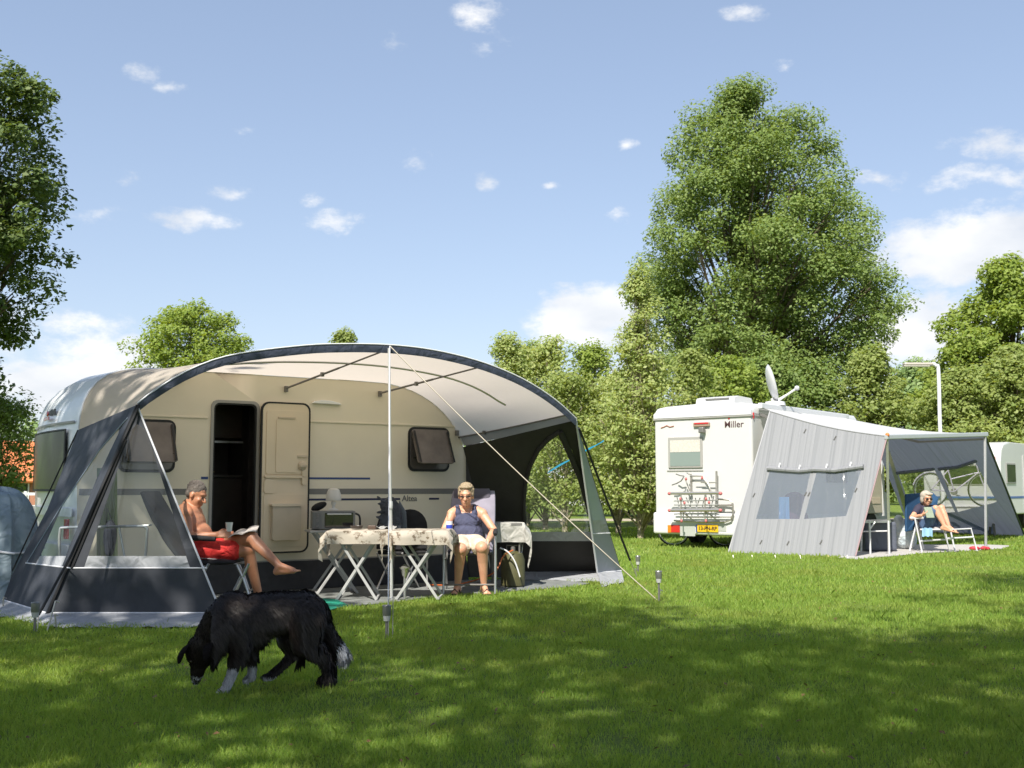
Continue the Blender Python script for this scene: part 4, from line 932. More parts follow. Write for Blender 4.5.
# roof box, dish
mb = MB(); mb.poly([(x, 0, z) for x, z in ((.25, 2.95), (.3, 3.1), (.5, 3.14), (1.1, 3.12), (1.2, 2.95))], .9, nrm=(0, -1, 0)); mb.M = None
mb.v = [V((v.x, v.y + .55, v.z)) for v in mb.v]; rb = mb.build('roof_hatch', MW2, mh, world=False, bevel=.04, bseg=3)
mbx('hatch_vent', .26, .31, .65, 1.2, 3.06, 3.09, ALUD, rb)
dc = P(768.5, 384, R0.y + .9); dn = V((.97, -.10, .24)).normalized(); dl = thing('satellite_dish', 'white satellite dish seen edge-on on the motorhome roof', 'satellite dish', mwd(.6, -.6, 2.97)) if False else None
Mi = root_matrix(mh).inverted(); dcl = Mi @ dc; dnl = (Mi.to_3x3() @ dn)
mb = MB(); prof_ = [(.001 + .4 * math.sin(t * .9), -.12 * (1 - math.cos(t * .9)) * -1) for t in [i * math.pi / 2 / 8 / .9 * .9 for i in range(9)]]
mb.lathe(prof_ + [(prof_[-1][0] + .01, prof_[-1][1] + .005)] + [(r * .99, z + .012) for r, z in prof_[::-1]], dcl - dnl * .02, 28, axis=dnl); ds = mb.build('satellite_dish', MW2, mh, world=False, smooth=True)
base_ = Mi @ P(775, 403, dc.y); lnb = Mi @ P(797, 388, dc.y - .1)
mb = MB(); mb.tube([base_, lnb], .022, 8); mb.tube([base_ + V((0, .05, .02)), lnb.lerp(base_, .3)], .015, 6); mb.ell(lnb, (.06, .05, .05)); mb.tube([base_, Mi @ P(772, 398, dc.y)], .04, 8); mb.build('dish_arm', MW2, ds, world=False, smooth=True)
mb = MB(); mb.lathe([(.22, 0), (.2, .08), (.1, .1)], (base_.x, base_.y, 2.94), 16); mb.build('dish_base', MW2, ds, world=False, smooth=True)
# habitation door and stripe on the awning side
def sp_(px, py, d=0.0):
    p = onplane(px, py, R0 + MO * d, MO); q = p - R0; return q.dot(MU), q.z
s0, s1 = sp_(866, 500)[0], sp_(882, 500)[0]
dr = mbx('door', s0 - .1, s1 - .05, -.03, -.002, .62, 2.4, mat('door_beige', (.48, .44, .34), .45), bevel=.03); mbx('door_louvre', s0 + .1, s1 - .2, -.04, -.03, .85, 1.0, CREAM2, dr); mbx('door_frame', s1 - .04, s1 + .08, -.04, -.002, .55, 2.45, MW2)
mbx('side_window', s0 - 2.2, s0 - 1.1, -.03, -.002, 1.35, 1.95, RGLASS, bevel=.03)
# bicycle rack
rk = thing('bicycle_rack', 'folded aluminium bicycle rack on the back of the motorhome', 'bicycle rack', mwd(-.1, -1.1, .9), MA_)
AL2 = mat('rack_aluminium', (.5, .47, .43), .3, metal=.75); PINK = mat('rack_red_plastic', (.48, .13, .13), .4)
def rpw(px, py, d): y, z = rp(px, py, d); return mwd(-d, -y, z)
def rtube(name, pts, r, m=AL2, parent=rk):
    mb = MB(); mb.tube([rpw(*p) for p in pts], r, 8); return mb.build(name, m, parent, smooth=True)
rtube('upright', [(691, 474, .06), (691, 492, .06), (691, 492, .12)], .02); rtube('upright', [(716.5, 471, .1), (716.5, 500, .1), (715, 512, .14)], .022)
rtube('cross_tube', [(690, 476, .08), (703, 476, .08), (708, 483, .1), (711, 492, .1)], .016); rtube('cross_tube', [(701, 482.5, .1), (716, 482.5, .1)], .012); rtube('cross_tube', [(695, 481.5, .1), (705, 481.5, .1)], .01)
rtube('hoop', [(674, 520.5, .14), (700, 522, .14), (725, 522, .14), (731, 520, .14), (733, 514, .14), (733, 504, .14), (730, 500, .14), (718, 499, .14)], .018)
rtube('cross_tube', [(682, 517, .14), (733, 517, .14)], .012); rtube('cross_tube', [(716, 505.5, .14), (732, 505, .14)], .022)
for y, d in ((493.5, .28), (510.5, .34)):
    t = rtube('wheel_rail', [(669, y, d), (721, y - .5, d)], .032)
    for x in (669.5, 720.5): mb = MB(); mb.ell(rpw(x, y, d + .01), (.04, .04, .036)); mb.build('end_cap', PINK, t, smooth=True)
for x in (681, 705):
    rtube('rail_support', [(x, 494, .3), (x, 521, .3)], .014); rtube('rail_support', [(x, 511, .34), (x + 12, 520, .16)], .012)
for x, y in ((680.5, 499), (684.5, 503), (706, 499), (709, 502.5), (681.5, 521), (706, 521), (686, 479), (702, 478)):
    mb = MB(); mb.ell(rpw(x, y, .33), (.026, .022, .034)); mb.build('strap_buckle', PINK, rk, smooth=True)
for x0, y0, x1, y1 in ((676, 474, 684, 476), (684, 476, 681, 481), (681, 481, 672, 485), (685, 478, 690, 491), (690, 474, 687, 473)): rtube('clamp_arm', [(x0, y0, .2), ((x0 + x1) / 2, (y0 + y1) / 2 + .5, .22), (x1, y1, .2)], .013, ALUD if x0 < 685 else AL2)
rr = random.Random(5)
mb = MB()
for k in range(9):
    x = 677 + k * 4.6; a = rpw(x, 497 + rr.uniform(-1, 1), .2); b_ = rpw(x + rr.uniform(-5, 5), 508, .22); mb.tube([a, b_], .010, 6)
for y in (501, 505, 508.5, 514): mb.tube([rpw(674, y, .24), rpw(718, y - .5 + rr.uniform(-.7, .7), .24)], .012, 6)
mb.build('rack_lattice', mat('lattice_grey', (.32, .33, .32), .45, metal=.4), rk, smooth=True)
# bicycle standing on the far side of the motorhome: wheels show below the bumper
def bicycle(name, label, loc, rz, group=None, frame_col=(.05, .05, .06), s=1.0, saddle=(.02, .02, .02)):
    b = thing(name, label, 'bicycle', loc, rz, group)
    fm = mat('bike_frame', frame_col, .3, metal=.2, coat=.4); r = .34 * s
    for x in (-.54 * s, .54 * s):
        mb = MB(); mb.tube([(x + r * math.cos(t), 0, r + r * math.sin(t)) for t in [k * math.pi / 14 for k in range(28)]], .019, 8, closed=True); wl = mb.build('wheel', SEAL, b, world=False, smooth=True)
        mb = MB(); mb.tube([(x + (r - .025) * math.cos(t), 0, r + (r - .025) * math.sin(t)) for t in [k * math.pi / 14 for k in range(28)]], .011, 6, closed=True)
        for k in range(14): a = k * math.pi / 7; mb.tube([(x, (.02 if k % 2 else -.02), r), (x + (r - .03) * math.cos(a), 0, r + (r - .03) * math.sin(a))], .0022, 4)
        mb.lathe([(.022, -.04), (.022, .04)], (x, 0, r), 10, axis=(0, 1, 0)); mb.build('rim', ALU, wl, world=False, smooth=True)
        mb = MB(); mb.tube([(x + (r + .03) * math.cos(t), 0, r + (r + .03) * math.sin(t)) for t in [R(20 + k * 12) for k in range(13)]], .016, 6); mb.build('mudguard', ALU if x > 0 else fm, b, world=False, smooth=True)
    mb = MB(); bb_ = V((-.08 * s, 0, .30 * s)); st = V((-.2 * s, 0, .82 * s)); hd_ = V((.38 * s, 0, .86 * s)); hl = V((.42 * s, 0, .7 * s)); fa = V((.54 * s, 0, r)); ra = V((-.54 * s, 0, r))
    for a, c in ((bb_, st), (bb_, hl), (st.lerp(bb_, .5), hl), (ra, bb_), (ra, st.lerp(bb_, .15)), (hd_, hl), (hl, fa)): mb.tube([a, c], .017, 8)
    mb.build('frame', fm, b, world=False, smooth=True)
    mb = MB(); mb.tube([hd_, hd_ + V((-.03, 0, .2))], .013); mb.tube(bez([V((.14, -.26, 1.07)), V((.33, -.24, 1.08)), V((.36, 0, 1.06)), V((.33, .24, 1.08)), V((.14, .26, 1.07))], 4), .012); mb.build('handlebar', ALU, b, world=False, smooth=True)
    mb = MB(); mb.tube([st, st + V((-.03, 0, .14))], .012); mb.ell(st + V((-.06, 0, .17)), (.14, .09, .035)); mb.build('saddle', mat('saddle', saddle, .6), b, world=False, smooth=True)
    mb = MB(); mb.lathe([(.09, -.008), (.09, .008)], bb_, 18, axis=(0, 1, 0)); mb.bar(bb_ + V((0, .05, 0)), bb_ + V((.12, .05, -.1)), .015); mb.box(bb_ + V((.12, .1, -.1)), (.09, .09, .02)); mb.build('crankset', ALUD, b, world=False)
    mb = MB(); 
    for y in (-.06, .06): mb.tube([(-.75 * s, y, .76 * s), (-.28 * s, y, .76 * s)], .007, 5); mb.tube([(-.72 * s, y, .76 * s), (-.54 * s, y, r)], .006, 5)
    for x in (-.74, -.62, -.5, -.38): mb.tube([(x * s, -.06, .76 * s), (x * s, .06, .76 * s)], .006, 5)
    mb.build('carrier', ALUD, b, world=False)
    return b
q_ = G(699, 547); bicycle('bicycle', 'black bicycle whose wheels show below the motorhome bumper', (q_.x + .1, q_.y + .55, 0), R(-10))
bY = 28.6; bxx = gx(956, bY); BZ = zy_(490, bY) - .42
bicycle('bicycle', 'silver bicycle on a raised carrier, seen through the dark far awning wall', (bxx, bY, BZ), R(-8), frame_col=(.55, .5, .6), s=1.25)
cr_ = thing('bicycle_carrier', 'low metal carrier trestle holding up the silver bicycle', 'carrier', (bxx, bY, 0), R(-8))
mb = MB(); mb.bar((-1.0, 0, BZ - .03), (1.0, 0, BZ - .03), .12, .05); mb.build('wheel_rail', ALUD, cr_, world=False)
for q in (-.8, .8): mb = MB(); mb.bar((q, -.25, 0), (q, 0, BZ - .05), .05); mb.bar((q, .25, 0), (q, 0, BZ - .05), .05); mb.build('leg', ALUD, cr_, world=False)

# ================================================================ motorhome awning
ma = thing('motorhome_awning', 'wind-out awning with grey front wall and dark far wall on the motorhome', 'awning', R0, MA_)
GREYC = mat('awning_silver_grey', (.255, .26, .275), .7, var=.03, vscale=3, wrinkle=1, wscale=3, stretch=(0, 2.6, .06), trans=.12)
DKB = mat('awning_slate_blue', (.235, .26, .33), .75, var=.05, vscale=3, wrinkle=1, wscale=3, stretch=(0, 2.6, .06), trans=.25)
WINC = mat_clear('grey_clear_foil', tint=(.45, .48, .56), gloss=.06, wr=.7, haze=.20, hazecol=(.5, .55, .62)); WINC2 = mat_clear('bright_clear_foil', tint=(.95, .95, .97), gloss=.08, wr=.5, haze=.22)
A_in0, A_in1 = mwd(.30, .05, 2.86), mwd(4.3, .05, 2.84)
B0 = P(887, 436, mwd(.1, 2.5, 0).y); B1 = P(985, 433.5, mwd(4.25, 2.7, 0).y)
mb = MB(); mb.bar(mwd(.2, .08, 2.88), mwd(4.5, .08, 2.86), .1, .12); mb.build('awning_case', MW2, ma, bevel=.02)
rows = []
for i in range(13):
    t = i / 12; rows.append([A_in0.lerp(A_in1, t).lerp(B0.lerp(B1, t), s) - V((0, 0, .10 * math.sin(math.pi * s) + .03 * math.sin(math.pi * t) * s)) for s in [k / 8 for k in range(9)]])
mb = MB(); mb.grid(rows); mb.build('canopy', mat('canopy_white', (.66, .66, .66), .7, trans=.3, var=.03, wrinkle=.2, wscale=2), ma, smooth=True)
mb = MB(); mb.bar(B0 + V((0, 0, -.02)) - (B1 - B0).normalized() * .05, B1 + V((0, 0, -.02)) + (B1 - B0).normalized() * .1, .07, .09); fb = mb.build('front_rail', mat('rail_grey', (.5, .52, .53), .4, metal=.3), ma, bevel=.015)
mb = MB(); mb.ell(B0 + V((0, -.02, .02)), (.04, .04, .04)); mb.build('end_cap', mat('orange_plastic', (.7, .2, .05), .4), fb)
for (t_, b_) in ((B0, G(889, 554)), (B1, G(986, 547))):
    mb = MB(); mb.bar(t_, b_, .045, .045); mb.box(b_ + V((0, 0, .01)), (.12, .12, .02)); mb.build('leg', ALU, ma)
for (t_, in_) in ((B0, A_in0), (B1, A_in1)):
    mb = MB(); mb.bar(t_ + V((0, 0, -.12)), t_.lerp(in_, .45) + V((0, 0, -.35)), .04); mb.bar(t_.lerp(in_, .45) + V((0, 0, -.35)), in_ + V((0, 0, -.15)), .05); mb.build('folding_arm', ALUD, ma)
class WP:
    def __init__(s, o, a, b): s.o = V(o); s.n = (V(a) - s.o).cross(V(b) - s.o).normalized()
    def px(s, x, y): return onplane(x, y, s.o, s.n)
def wavy(name, outer_px, pl_, m, holes_px=(), thick=0, parent=ma, off=0):
    mb = MB(); n_ = pl_.n if pl_.n.y < 0 else -pl_.n
    mb.poly([pl_.px(*q) + n_ * off for q in outer_px], thick, nrm=n_, holes=[[pl_.px(*q) + n_ * off for q in h] for h in holes_px]); return mb.build(name, m, parent)
p1 = WP(A_in0, B0, G(855, 557))
h1 = [(770, 470), (811, 471), (799.5, 519), (756, 519)]; h2 = [(817, 471), (862, 468), (846, 516), (804, 519)]
tpts = [(770, 411)] + [(770 + 117 * t, 411 + 25 * t + 3.5 * math.sin(math.pi * t)) for t in (.15, .3, .45, .6, .75, .9)] + [(887, 436)]
bpts = [(855 - 128 * t, 557 + 1.2 * math.sin(9 * t)) for t in [k / 12 for k in range(13)]]
near = wavy('front_wall', tpts + bpts, p1, GREYC, [h1, h2])
wavy('wall_window', h1, p1, WINC, thick=0); wavy('wall_window', h2, p1, WINC, thick=0)
n1 = p1.n if p1.n.y < 0 else -p1.n
mb = MB(); mb.tube([p1.px(*q) + n1 * .03 for q in ((768, 469), (780, 470), (800, 471.5), (815, 470), (835, 471), (864, 467))], .045, 8); mb.build('rolled_blind', GREYC, ma, smooth=True)
mb = MB()
for x, y in ((781, 464), (801, 466), (828, 465), (852, 463)): mb.bar(p1.px(x, y) + n1 * .05, p1.px(x - 1.5, y + 7) + n1 * .05, .03, .012)
mb.build('blind_straps', MW2, ma)
mb = MB()
for x, y in ((762, 540), (789, 541), (822, 540), (806, 429), (836, 436), (755, 493), (806.5, 492), (810, 492), (857, 488)): mb.bar(p1.px(x, y) + n1 * .006, p1.px(x - 2.2, y + 4) + n1 * .006, .035, .008)
mb.build('toggles', ALUD, ma)
mb = MB(); mb.tube([p1.px(887, 437) + n1 * .004, p1.px(855.6, 556) + n1 * .004], .014, 6); mb.build('edge_piping', mat('piping_pink', (.30, .20, .21), .6), ma)
mb = MB(); mb.tube([p1.px(*q) + n1 * .004 for q in tpts], .014, 6); mb.tube([p1.px(770, 411), p1.px(727, 557)], .012, 6); mb.build('edge_piping', mat('piping_grey', (.38, .38, .40), .6), ma)
for x in (733, 752, 775, 800, 828, 847):
    g = G(x, 558.5); mb = MB(); mb.tube([g + V((0, 0, .06)), g + V((.01, -.04, -.05))], .009, 5); mb.build('peg', mat('peg_yellow', (.5, .4, .15), .5) if x in (828,) else PEG, ma)
E0 = mwd(5.3, .05, 0); E1 = G(1024, 536)
p2 = WP(A_in1, B1, E1)
w1 = [(898, 473), (934, 469), (955, 512), (913, 515)]; w2 = [(940, 469), (975, 462), (997, 502), (958, 512)]
wavy('far_wall', [(880, 430), (985, 434), (1024, 534), (1023, 537), (1000, 538), (960, 540), (930, 541), (918, 541), (912, 536), (880, 455)], p2, DKB, [w1, w2])
wavy('wall_window', w1, p2, WINC2, thick=0); wavy('wall_window', w2, p2, WINC2, thick=0)
n2 = p2.n if p2.n.y < 0 else -p2.n
mb = MB(); mb.tube([p2.px(*q) + n2 * .03 for q in ((897, 472), (916, 470), (934, 468))], .04, 8); mb.tube([p2.px(*q) + n2 * .03 for q in ((939, 468), (958, 466), (976, 460))], .04, 8); mb.build('rolled_blind', DKB, ma, smooth=True)
mb = MB(); mb.tube([p2.px(985, 434) + n2 * .02, p2.px(1024, 533) + n2 * .02], .025, 6); mb.build('edge_piping', mat('edge_dark_green', (.03, .05, .05), .6), ma)
mb = MB(); mb.grid([[p2.px(884, 440) - MO * .02, p2.px(890, 452)], [p2.px(907, 520), p2.px(912, 518)], [p2.px(907, 536), p2.px(912, 538)]], .01); mb.build('white_edge', mat('edge_white', (.7, .68, .66), .6), ma)
CP2 = [G(*q) + V((0, 0, .012)) for q in ((838, 558), (857, 560), (886, 557), (930, 553), (975, 551), (1003, 549), (1012, 546), (985, 545), (900, 545), (868, 549))]
mb = MB(); mb.poly(CP2, .008, nrm=(0, 0, 1)); o = mb.build('ground_sheet', mat('ground_sheet_pale', (.42, .40, .38), .9, var=.12)); props(o, 'pale grey ground sheet under the motorhome awning', 'ground sheet')
NO_GRASS.append([(p.x, p.y) for p in CP2])

# ================================================================ background
def simple_caravan(label, x, y, rz, L_=5.2, stripe=(.05, .12, .35)):
    c = thing('parked_caravan', label, 'caravan', (x, y, 0), rz, None)
    mb = MB(); pr_ = [(0.05, .45), (-.02, 1.4), (.02, 2.0), (.14, 2.32), (.4, 2.5), (.8, 2.56), (L_ - .9, 2.56), (L_ - .4, 2.45), (L_ - .1, 2.1), (L_ + .02, 1.5), (L_ - .05, .45)]
    mb.poly([(a, 0, z) for a, z in pr_], 2.2, nrm=(0, -1, 0)); b = mb.build('body', MW2, c, world=False, bevel=.04)
    for (a, e) in ((.5, 1.4), (3.2, 4.3)): f = mbx('window', a, e, -.025, -.003, 1.35, 1.95, GREYTRIM, c, bevel=.02); mbx('window_pane', a + .05, e - .05, -.032, -.025, 1.4, 1.9, RGLASS, f)
    mbx('door', 2.2, 2.75, -.02, -.003, .5, 2.2, MW, c, bevel=.02)
    f = mbx('window', -.035, -.003, .4, 1.8, 1.3, 1.9, GREYTRIM, c, bevel=.02); mbx('window_pane', -.042, -.035, .45, 1.75, 1.34, 1.86, RGLASS, f)
    mbx('stripe', .02, L_ - .06, -.008, -.002, .92, .98, mat('stripe', stripe, .4), c); mbx('rear_stripe', -.03, -.002, .02, 2.18, .92, .98, mat('stripe', stripe, .4), c)
    mbx('bumper', -.06, .1, .02, 2.18, .42, .7, MW2, c, bevel=.02)
    for a in (.12, 1.98): mbx('tail_lamp', -.075, -.055, a - .06, a + .14, .5, .66, RED, c); mbx('marker_lamp', -.04, -.0, a, a + .06, 2.0, 2.12, RED, c)
    for yy_ in (.15, 2.05):
        mb = MB(); mb.lathe([(.1, -.09), (.3, -.09), (.3, .09), (.1, .09)], (2.6, yy_, .31), 18, axis=(0, 1, 0)); mb.build('wheel', SEAL, c, world=False, smooth=True)
    mb = MB(); mb.bar((L_ - .05, 1.1, .5), (L_ + 1.1, 1.1, .5), .08); mb.build('drawbar', ALUD, c, world=False)
    return c
simple_caravan('white caravan with blue stripe and rear window at the right edge of the photo', gx(1007, 31), 31.5, R(50))
simple_caravan('white caravan glimpsed low between birch trunks behind the awning window', gx(560, 47), 47, R(-12), 6)
simple_caravan('white caravan just left of the motorhome, behind the birch trunk', gx(628, 43), 43, R(8), 5.6)
# lamp post
lp = G(941, 512); lp = V((gx(941, 32), 32, 0))
lt = thing('street_lamp', 'white street lamp with flat head above the trees on the right', 'street lamp', lp)
top_ = P(936.5, 364, 32); zt_ = top_.z; x_ = top_.x - .0
mb = MB(); mb.tube(bez([V((lp.x, 32, 0)), V((lp.x - .02, 32, zt_ * .6)), V((x_ + .05, 32, zt_ - .25)), V((x_ - .02, 32, zt_ - .05)), V((x_ - .12, 32, zt_)), V((x_ - .2, 32, zt_))], 8), [.07] * 8 + [.055] * 25 + [.04] * 8, 10); mb.build('pole', mat('lamp_pole_white', (.7, .7, .72), .4), lt, smooth=True)
mb = MB(); h0 = V((x_ - .55, 32, zt_ - .01)); mb.box(h0, (.85, .24, .09)); mb.build('lamp_head', mat('lamp_head_grey', (.42, .38, .33), .5), lt, bevel=.04); mb = MB(); mb.box(h0 + V((-.05, 0, -.055)), (.75, .2, .03)); mb.build('diffuser', mat('diffuser', (.6, .57, .5), .3), lt, bevel=.01)
# farmhouse with orange tiled roof
h_ = V((gx(14, 58), 58, 0)); hs = thing('farmhouse', 'low farmhouse with orange tiled roof behind the covered bicycle', 'house', h_)
TILE = mat('orange_roof_tile', (.55, .17, .06), .8, var=.25, vscale=3, bump=.6, bscale=9); BRK = mat('red_brick', (.35, .16, .10), .85, var=.2, vscale=10)
mb = MB(); mb.box((h_.x - 4, 60, 1.0), (12, 5, 2.0)); mb.build('wall', BRK, hs)
mb = MB(); mb.grid([[(h_.x - 10.4, 57.0, 1.55), (h_.x + 2.4, 57.0, 1.55)], [(h_.x - 10.4, 60, 3.75), (h_.x + 2.4, 60, 3.75)], [(h_.x - 10.4, 63, 1.55), (h_.x + 2.4, 63, 1.55)]], .12); rf = mb.build('roof', TILE, hs)
mb = MB(); mb.box((h_.x - 5, 60.2, 3.9), (.7, .7, 1.0)); mb.build('chimney', BRK, rf)
for x in (-2.5, .6): mb = MB(); mb.box((h_.x + x, 57.48, 1.05), (1.1, .06, .9)); f = mb.build('window', MW2, hs); mb = MB(); mb.box((h_.x + x, 57.44, 1.05), (.95, .04, .75)); mb.build('window_pane', RGLASS, f)
fn = thing('low_fence', 'low white rail fence in front of the farmhouse', 'fence', (gx(20, 40), 40, 0))
mb = MB(); 
for z in (.55, 1.0): mb.bar((gx(-60, 40), 40, z), (gx(45, 40), 40, z), .03, .1)
mb.build('rail', MW2, fn)
for px in (-55, -20, 8, 28, 42): mb = MB(); mb.box((gx(px, 40), 40.02, .55), (.1, .1, 1.1)); mb.build('post', MW2, fn)
# blue storm line with tarp strip between the trees
a, b_ = P(548, 473, 25), P(604, 441.5, 24); mb = MB(); mb.grid([[a.lerp(b_, t) + V((0, 0, .0)), a.lerp(b_, t) + V((0, .02, .012 + .035 * abs(math.sin(t * 7))))] for t in [k / 14 for k in range(15)]], .006)
o = mb.build('blue_tarp_strip', mat('cyan_tarp', (.01, .20, .33), .5)); props(o, 'narrow bright blue tarp strip stretched before the birches', 'tarp')
# ================================================================ people
def skin_mat(name, c, c2):
    m = mat(name, c, .45, col2=c2, vscale=9, bump=.1, bscale=120); b = m.node_tree.nodes['Principled BSDF']; b.inputs['Subsurface Weight'].default_value = .12; b.inputs['Subsurface Radius'].default_value = (.03, .012, .006); return m
SKIN = skin_mat('skin_tanned', (.50, .235, .135), (.42, .18, .10)); SKIN2 = skin_mat('skin_light_tan', (.66, .36, .235), (.58, .29, .18))
def hand(mb, wrist, d, palm_n, side, k=1.0, curl=.6):
    """d: forearm-to-finger direction, palm_n: direction the palm faces, side: +-1 puts the thumb"""
    d = V(d).normalized(); pn = V(palm_n); pn = (pn - d * pn.dot(d)).normalized(); s = d.cross(pn) * side
    w = V(wrist); pc = w + d * .05 * k
    for t in (-1, -.33, .33, 1): cap(mb, w + s * t * .018 * k, w + d * .085 * k + s * t * .029 * k, .015 * k, .012 * k, 8)
    for t, L in ((-1, .056), (-.33, .072), (.33, .078), (1, .068)):
        p = w + d * .085 * k + s * t * .029 * k; a = curl * .55; r = .0088 * k
        for i, f in enumerate((.45, .32, .25)):
            q = p + (d * math.cos(a) + pn * math.sin(a)) * L * f * k; cap(mb, p, q, r, r * .92, 8); p = q; r *= .92; a += curl * .75
    p = w + d * .025 * k + s * .022 * k; q = p + (d * .62 + s * .7 + pn * .3).normalized() * .042 * k; cap(mb, p, q, .013 * k, .0105 * k, 8)
    cap(mb, q, q + (d * .9 + s * .15 + pn * .55).normalized() * .034 * k, .0105 * k, .009 * k, 8)
def foot(mb, ankle, toe_dir, up, k=1.0):
    f = V(toe_dir).normalized(); u = V(up); u = (u - f * u.dot(f)).normalized(); s = f.cross(u); a = V(ankle)
    heel = a - u * .05 * k - f * .035 * k; ball = a - u * .062 * k + f * .13 * k
    cap(mb, a, heel, .036 * k, .034 * k); cap(mb, heel, ball, .032 * k, .024 * k); cap(mb, a, ball + u * .01 * k, .036 * k, .024 * k); cap(mb, ball - s * .022 * k, ball + s * .022 * k, .022 * k, .022 * k)
    for i, L in enumerate((.05, .046, .042, .036, .03)):
        t = -1 + i * .5; p = ball + s * t * .034 * k; cap(mb, p, p + f * L * k - u * .006 * k, .013 * k if i == 0 else .010 * k, .011 * k if i == 0 else .008 * k, 8)
def head(mb, c, f, u, k=1.0):
    f = V(f).normalized(); u = V(u); u = (u - f * u.dot(f)).normalized(); s = f.cross(u); m = Matrix((s, f, u)).transposed(); c = V(c)
    at = lambda x, y, z: c + (s * x + f * y + u * z) * k
    E = lambda p, r: mb.ell(at(*p), [q * k for q in r], m, 14, 10)
    E((0, -.012, .03), (.076, .096, .092)); E((0, .022, -.03), (.062, .070, .088)); E((0, .052, -.088), (.034, .034, .028)); E((0, .07, .03), (.05, .024, .018))
    cap(mb, at(0, .084, .012), at(0, .112, -.028), .010 * k, .0155 * k, 8); E((0, .098, -.030), (.021, .012, .010))
    for q in (-1, 1): E((q * .077, -.005, -.012), (.011, .020, .032)); E((q * .036, .066, -.026), (.025, .020, .022))
    E((0, .088, -.058), (.024, .010, .006)); E((0, .086, -.069), (.021, .010, .007))
    return at, m
def eyes(at, m, root, k, shades=None):
    mb = MB()
    if shades is None:
        for q in (-1, 1): mb.ell(at(q * .031, .083, .002), (.013 * k, .010 * k, .006 * k), m)
        mb.build('eyes', mat('eye_dark', (.03, .025, .02), .2), root, smooth=True)
    else:
        for q in (-1, 1): mb.ell(at(q * .034, .098, .002), ((.030 if shades else .024) * k, (.007 if shades else .004) * k, (.021 if shades else .011) * k), m)
        mb.bar(at(-.03, .1, .006), at(.03, .1, .006), .006)
        for q in (-1, 1): mb.bar(at(q * .062, .092, .008), at(q * .08, -.01, .004), .006)
        mb.build('sunglasses' if shades else 'glasses', mat('glasses_dark', (.02, .015, .015), .1, coat=.5), root, smooth=True)
def J(px, py, Y): return P(px, py, Y)

# ---------------------------------------------------------------- man
man = thing('person', 'shirtless grey haired man in red shorts reading, one bare foot crossed over', 'person', (J(215, 520, 11.15).x, 11.15, 0))
k = 1.06
mb = MB(); pel = J(203, 547, 11.2); wst = J(197, 536, 11.2); chs = J(192, 521, 11.2); nk = J(187, 507.5, 11.2); hc = J(196.5, 495, 11.17)
sd = V((.06, 1, 0)).normalized()
tu_ = (chs - pel).normalized(); fw = V((1, -.05, .25)); fw = (fw - tu_ * fw.dot(tu_)).normalized(); mt = Matrix((sd, fw, tu_)).transposed()
mb.ell(pel, (.17, .13, .13), mt, 18, 12); mb.ell(wst + fw * .02, (.155, .135, .14), mt, 18, 12); mb.ell(chs, (.175, .125, .185), mt, 18, 12); mb.ell(chs + tu_ * .07 + fw * .04, (.14, .09, .10), mt, 16, 10)
cap(mb, chs + tu_ * .12, nk + V((.01, 0, .03)), .075, .062); cap(mb, nk, hc - V((0, 0, .05)), .062, .058)
fd = V((.90, -.22, -.38)); at, hm = head(mb, hc, fd, V((.35, 0, 1)), k)
shR, shL = J(186.5, 514, 11.02), J(189, 513, 11.38); cap(mb, chs + tu_ * .12 - sd * .08, shR, .075, .066); cap(mb, chs + tu_ * .12 + sd * .08, shL, .075, .066)
elR, wrR = J(189, 537, 10.97), J(216, 535, 10.95); cap(mb, shR, elR, .058, .045); cap(mb, elR, elR.lerp(wrR, .35), .047, .047); cap(mb, elR.lerp(wrR, .35), wrR, .046, .031)
elL, wrL = J(196, 536, 11.42), J(222, 536, 11.25); cap(mb, shL, elL, .055, .043); cap(mb, elL, wrL, .044, .030)
hand(mb, wrR, V((1, .0, .10)), V((0, .9, -.3)), 1, 1.05, .75); hand(mb, wrL, V((1, -.25, .1)), V((0, -.8, .2)), -1, 1.05, .6)
hpR, knR, anR = J(206, 550, 11.07), J(249, 551, 11.12), J(260, 600, 11.2); hpL, knL, anL = J(206, 548, 11.33), J(252, 537.5, 11.06), J(279.5, 566, 10.9)
for h_, kn, an in ((hpR, knR, anR), (hpL, knL, anL)):
    cap(mb, h_, kn, .095, .064); cap(mb, kn, kn, .062, .062); d_ = (an - kn); cf = kn + d_ * .3 - V((.0, 0, 0)); cap(mb, kn, cf + V((-.012, 0, 0)), .058, .062); cap(mb, cf + V((-.012, 0, 0)), an, .060, .036)
foot(mb, anL, V((1, -.12, .12)), V((-.3, 0, 1)), 1.05); foot(mb, anR + V((0, 0, .0)), V((1, -.15, -.1)), V((0, 0, 1)), 1.05)
fuse(mb, 'body', SKIN, man, .0085, 3)
eyes(at, hm, man, k)
mb = MB()
rr = random.Random(3)
mb.ell(at(0, -.022, .048), (.081 * k, .096 * k, .085 * k), hm, 18, 12); mb.ell(at(0, -.06, .0), (.074 * k, .05 * k, .06 * k), hm)
for i in range(170):
    a = rr.uniform(0, 6.28); e = rr.uniform(.05, 1.5); mb.ell(at(.078 * math.cos(a) * math.cos(e), -.024 + .092 * math.sin(a) * math.cos(e), .05 + .083 * math.sin(e)), (.008, .012, .006), hm, 6, 4)
HAIRG = mat('hair_grey', (.07, .055, .045), .8, col2=(.19, .165, .145), vscale=60, bump=.6, bscale=200)
hr = fuse(mb, 'hair', HAIRG, man, .006, 1)
SH_R = mat('red_shorts', (.72, .035, .03), .7, var=.12, vscale=10, wrinkle=.8, wscale=8); mb = MB()
mb.ell(pel, (.185, .145, .13), mt, 18, 12); 
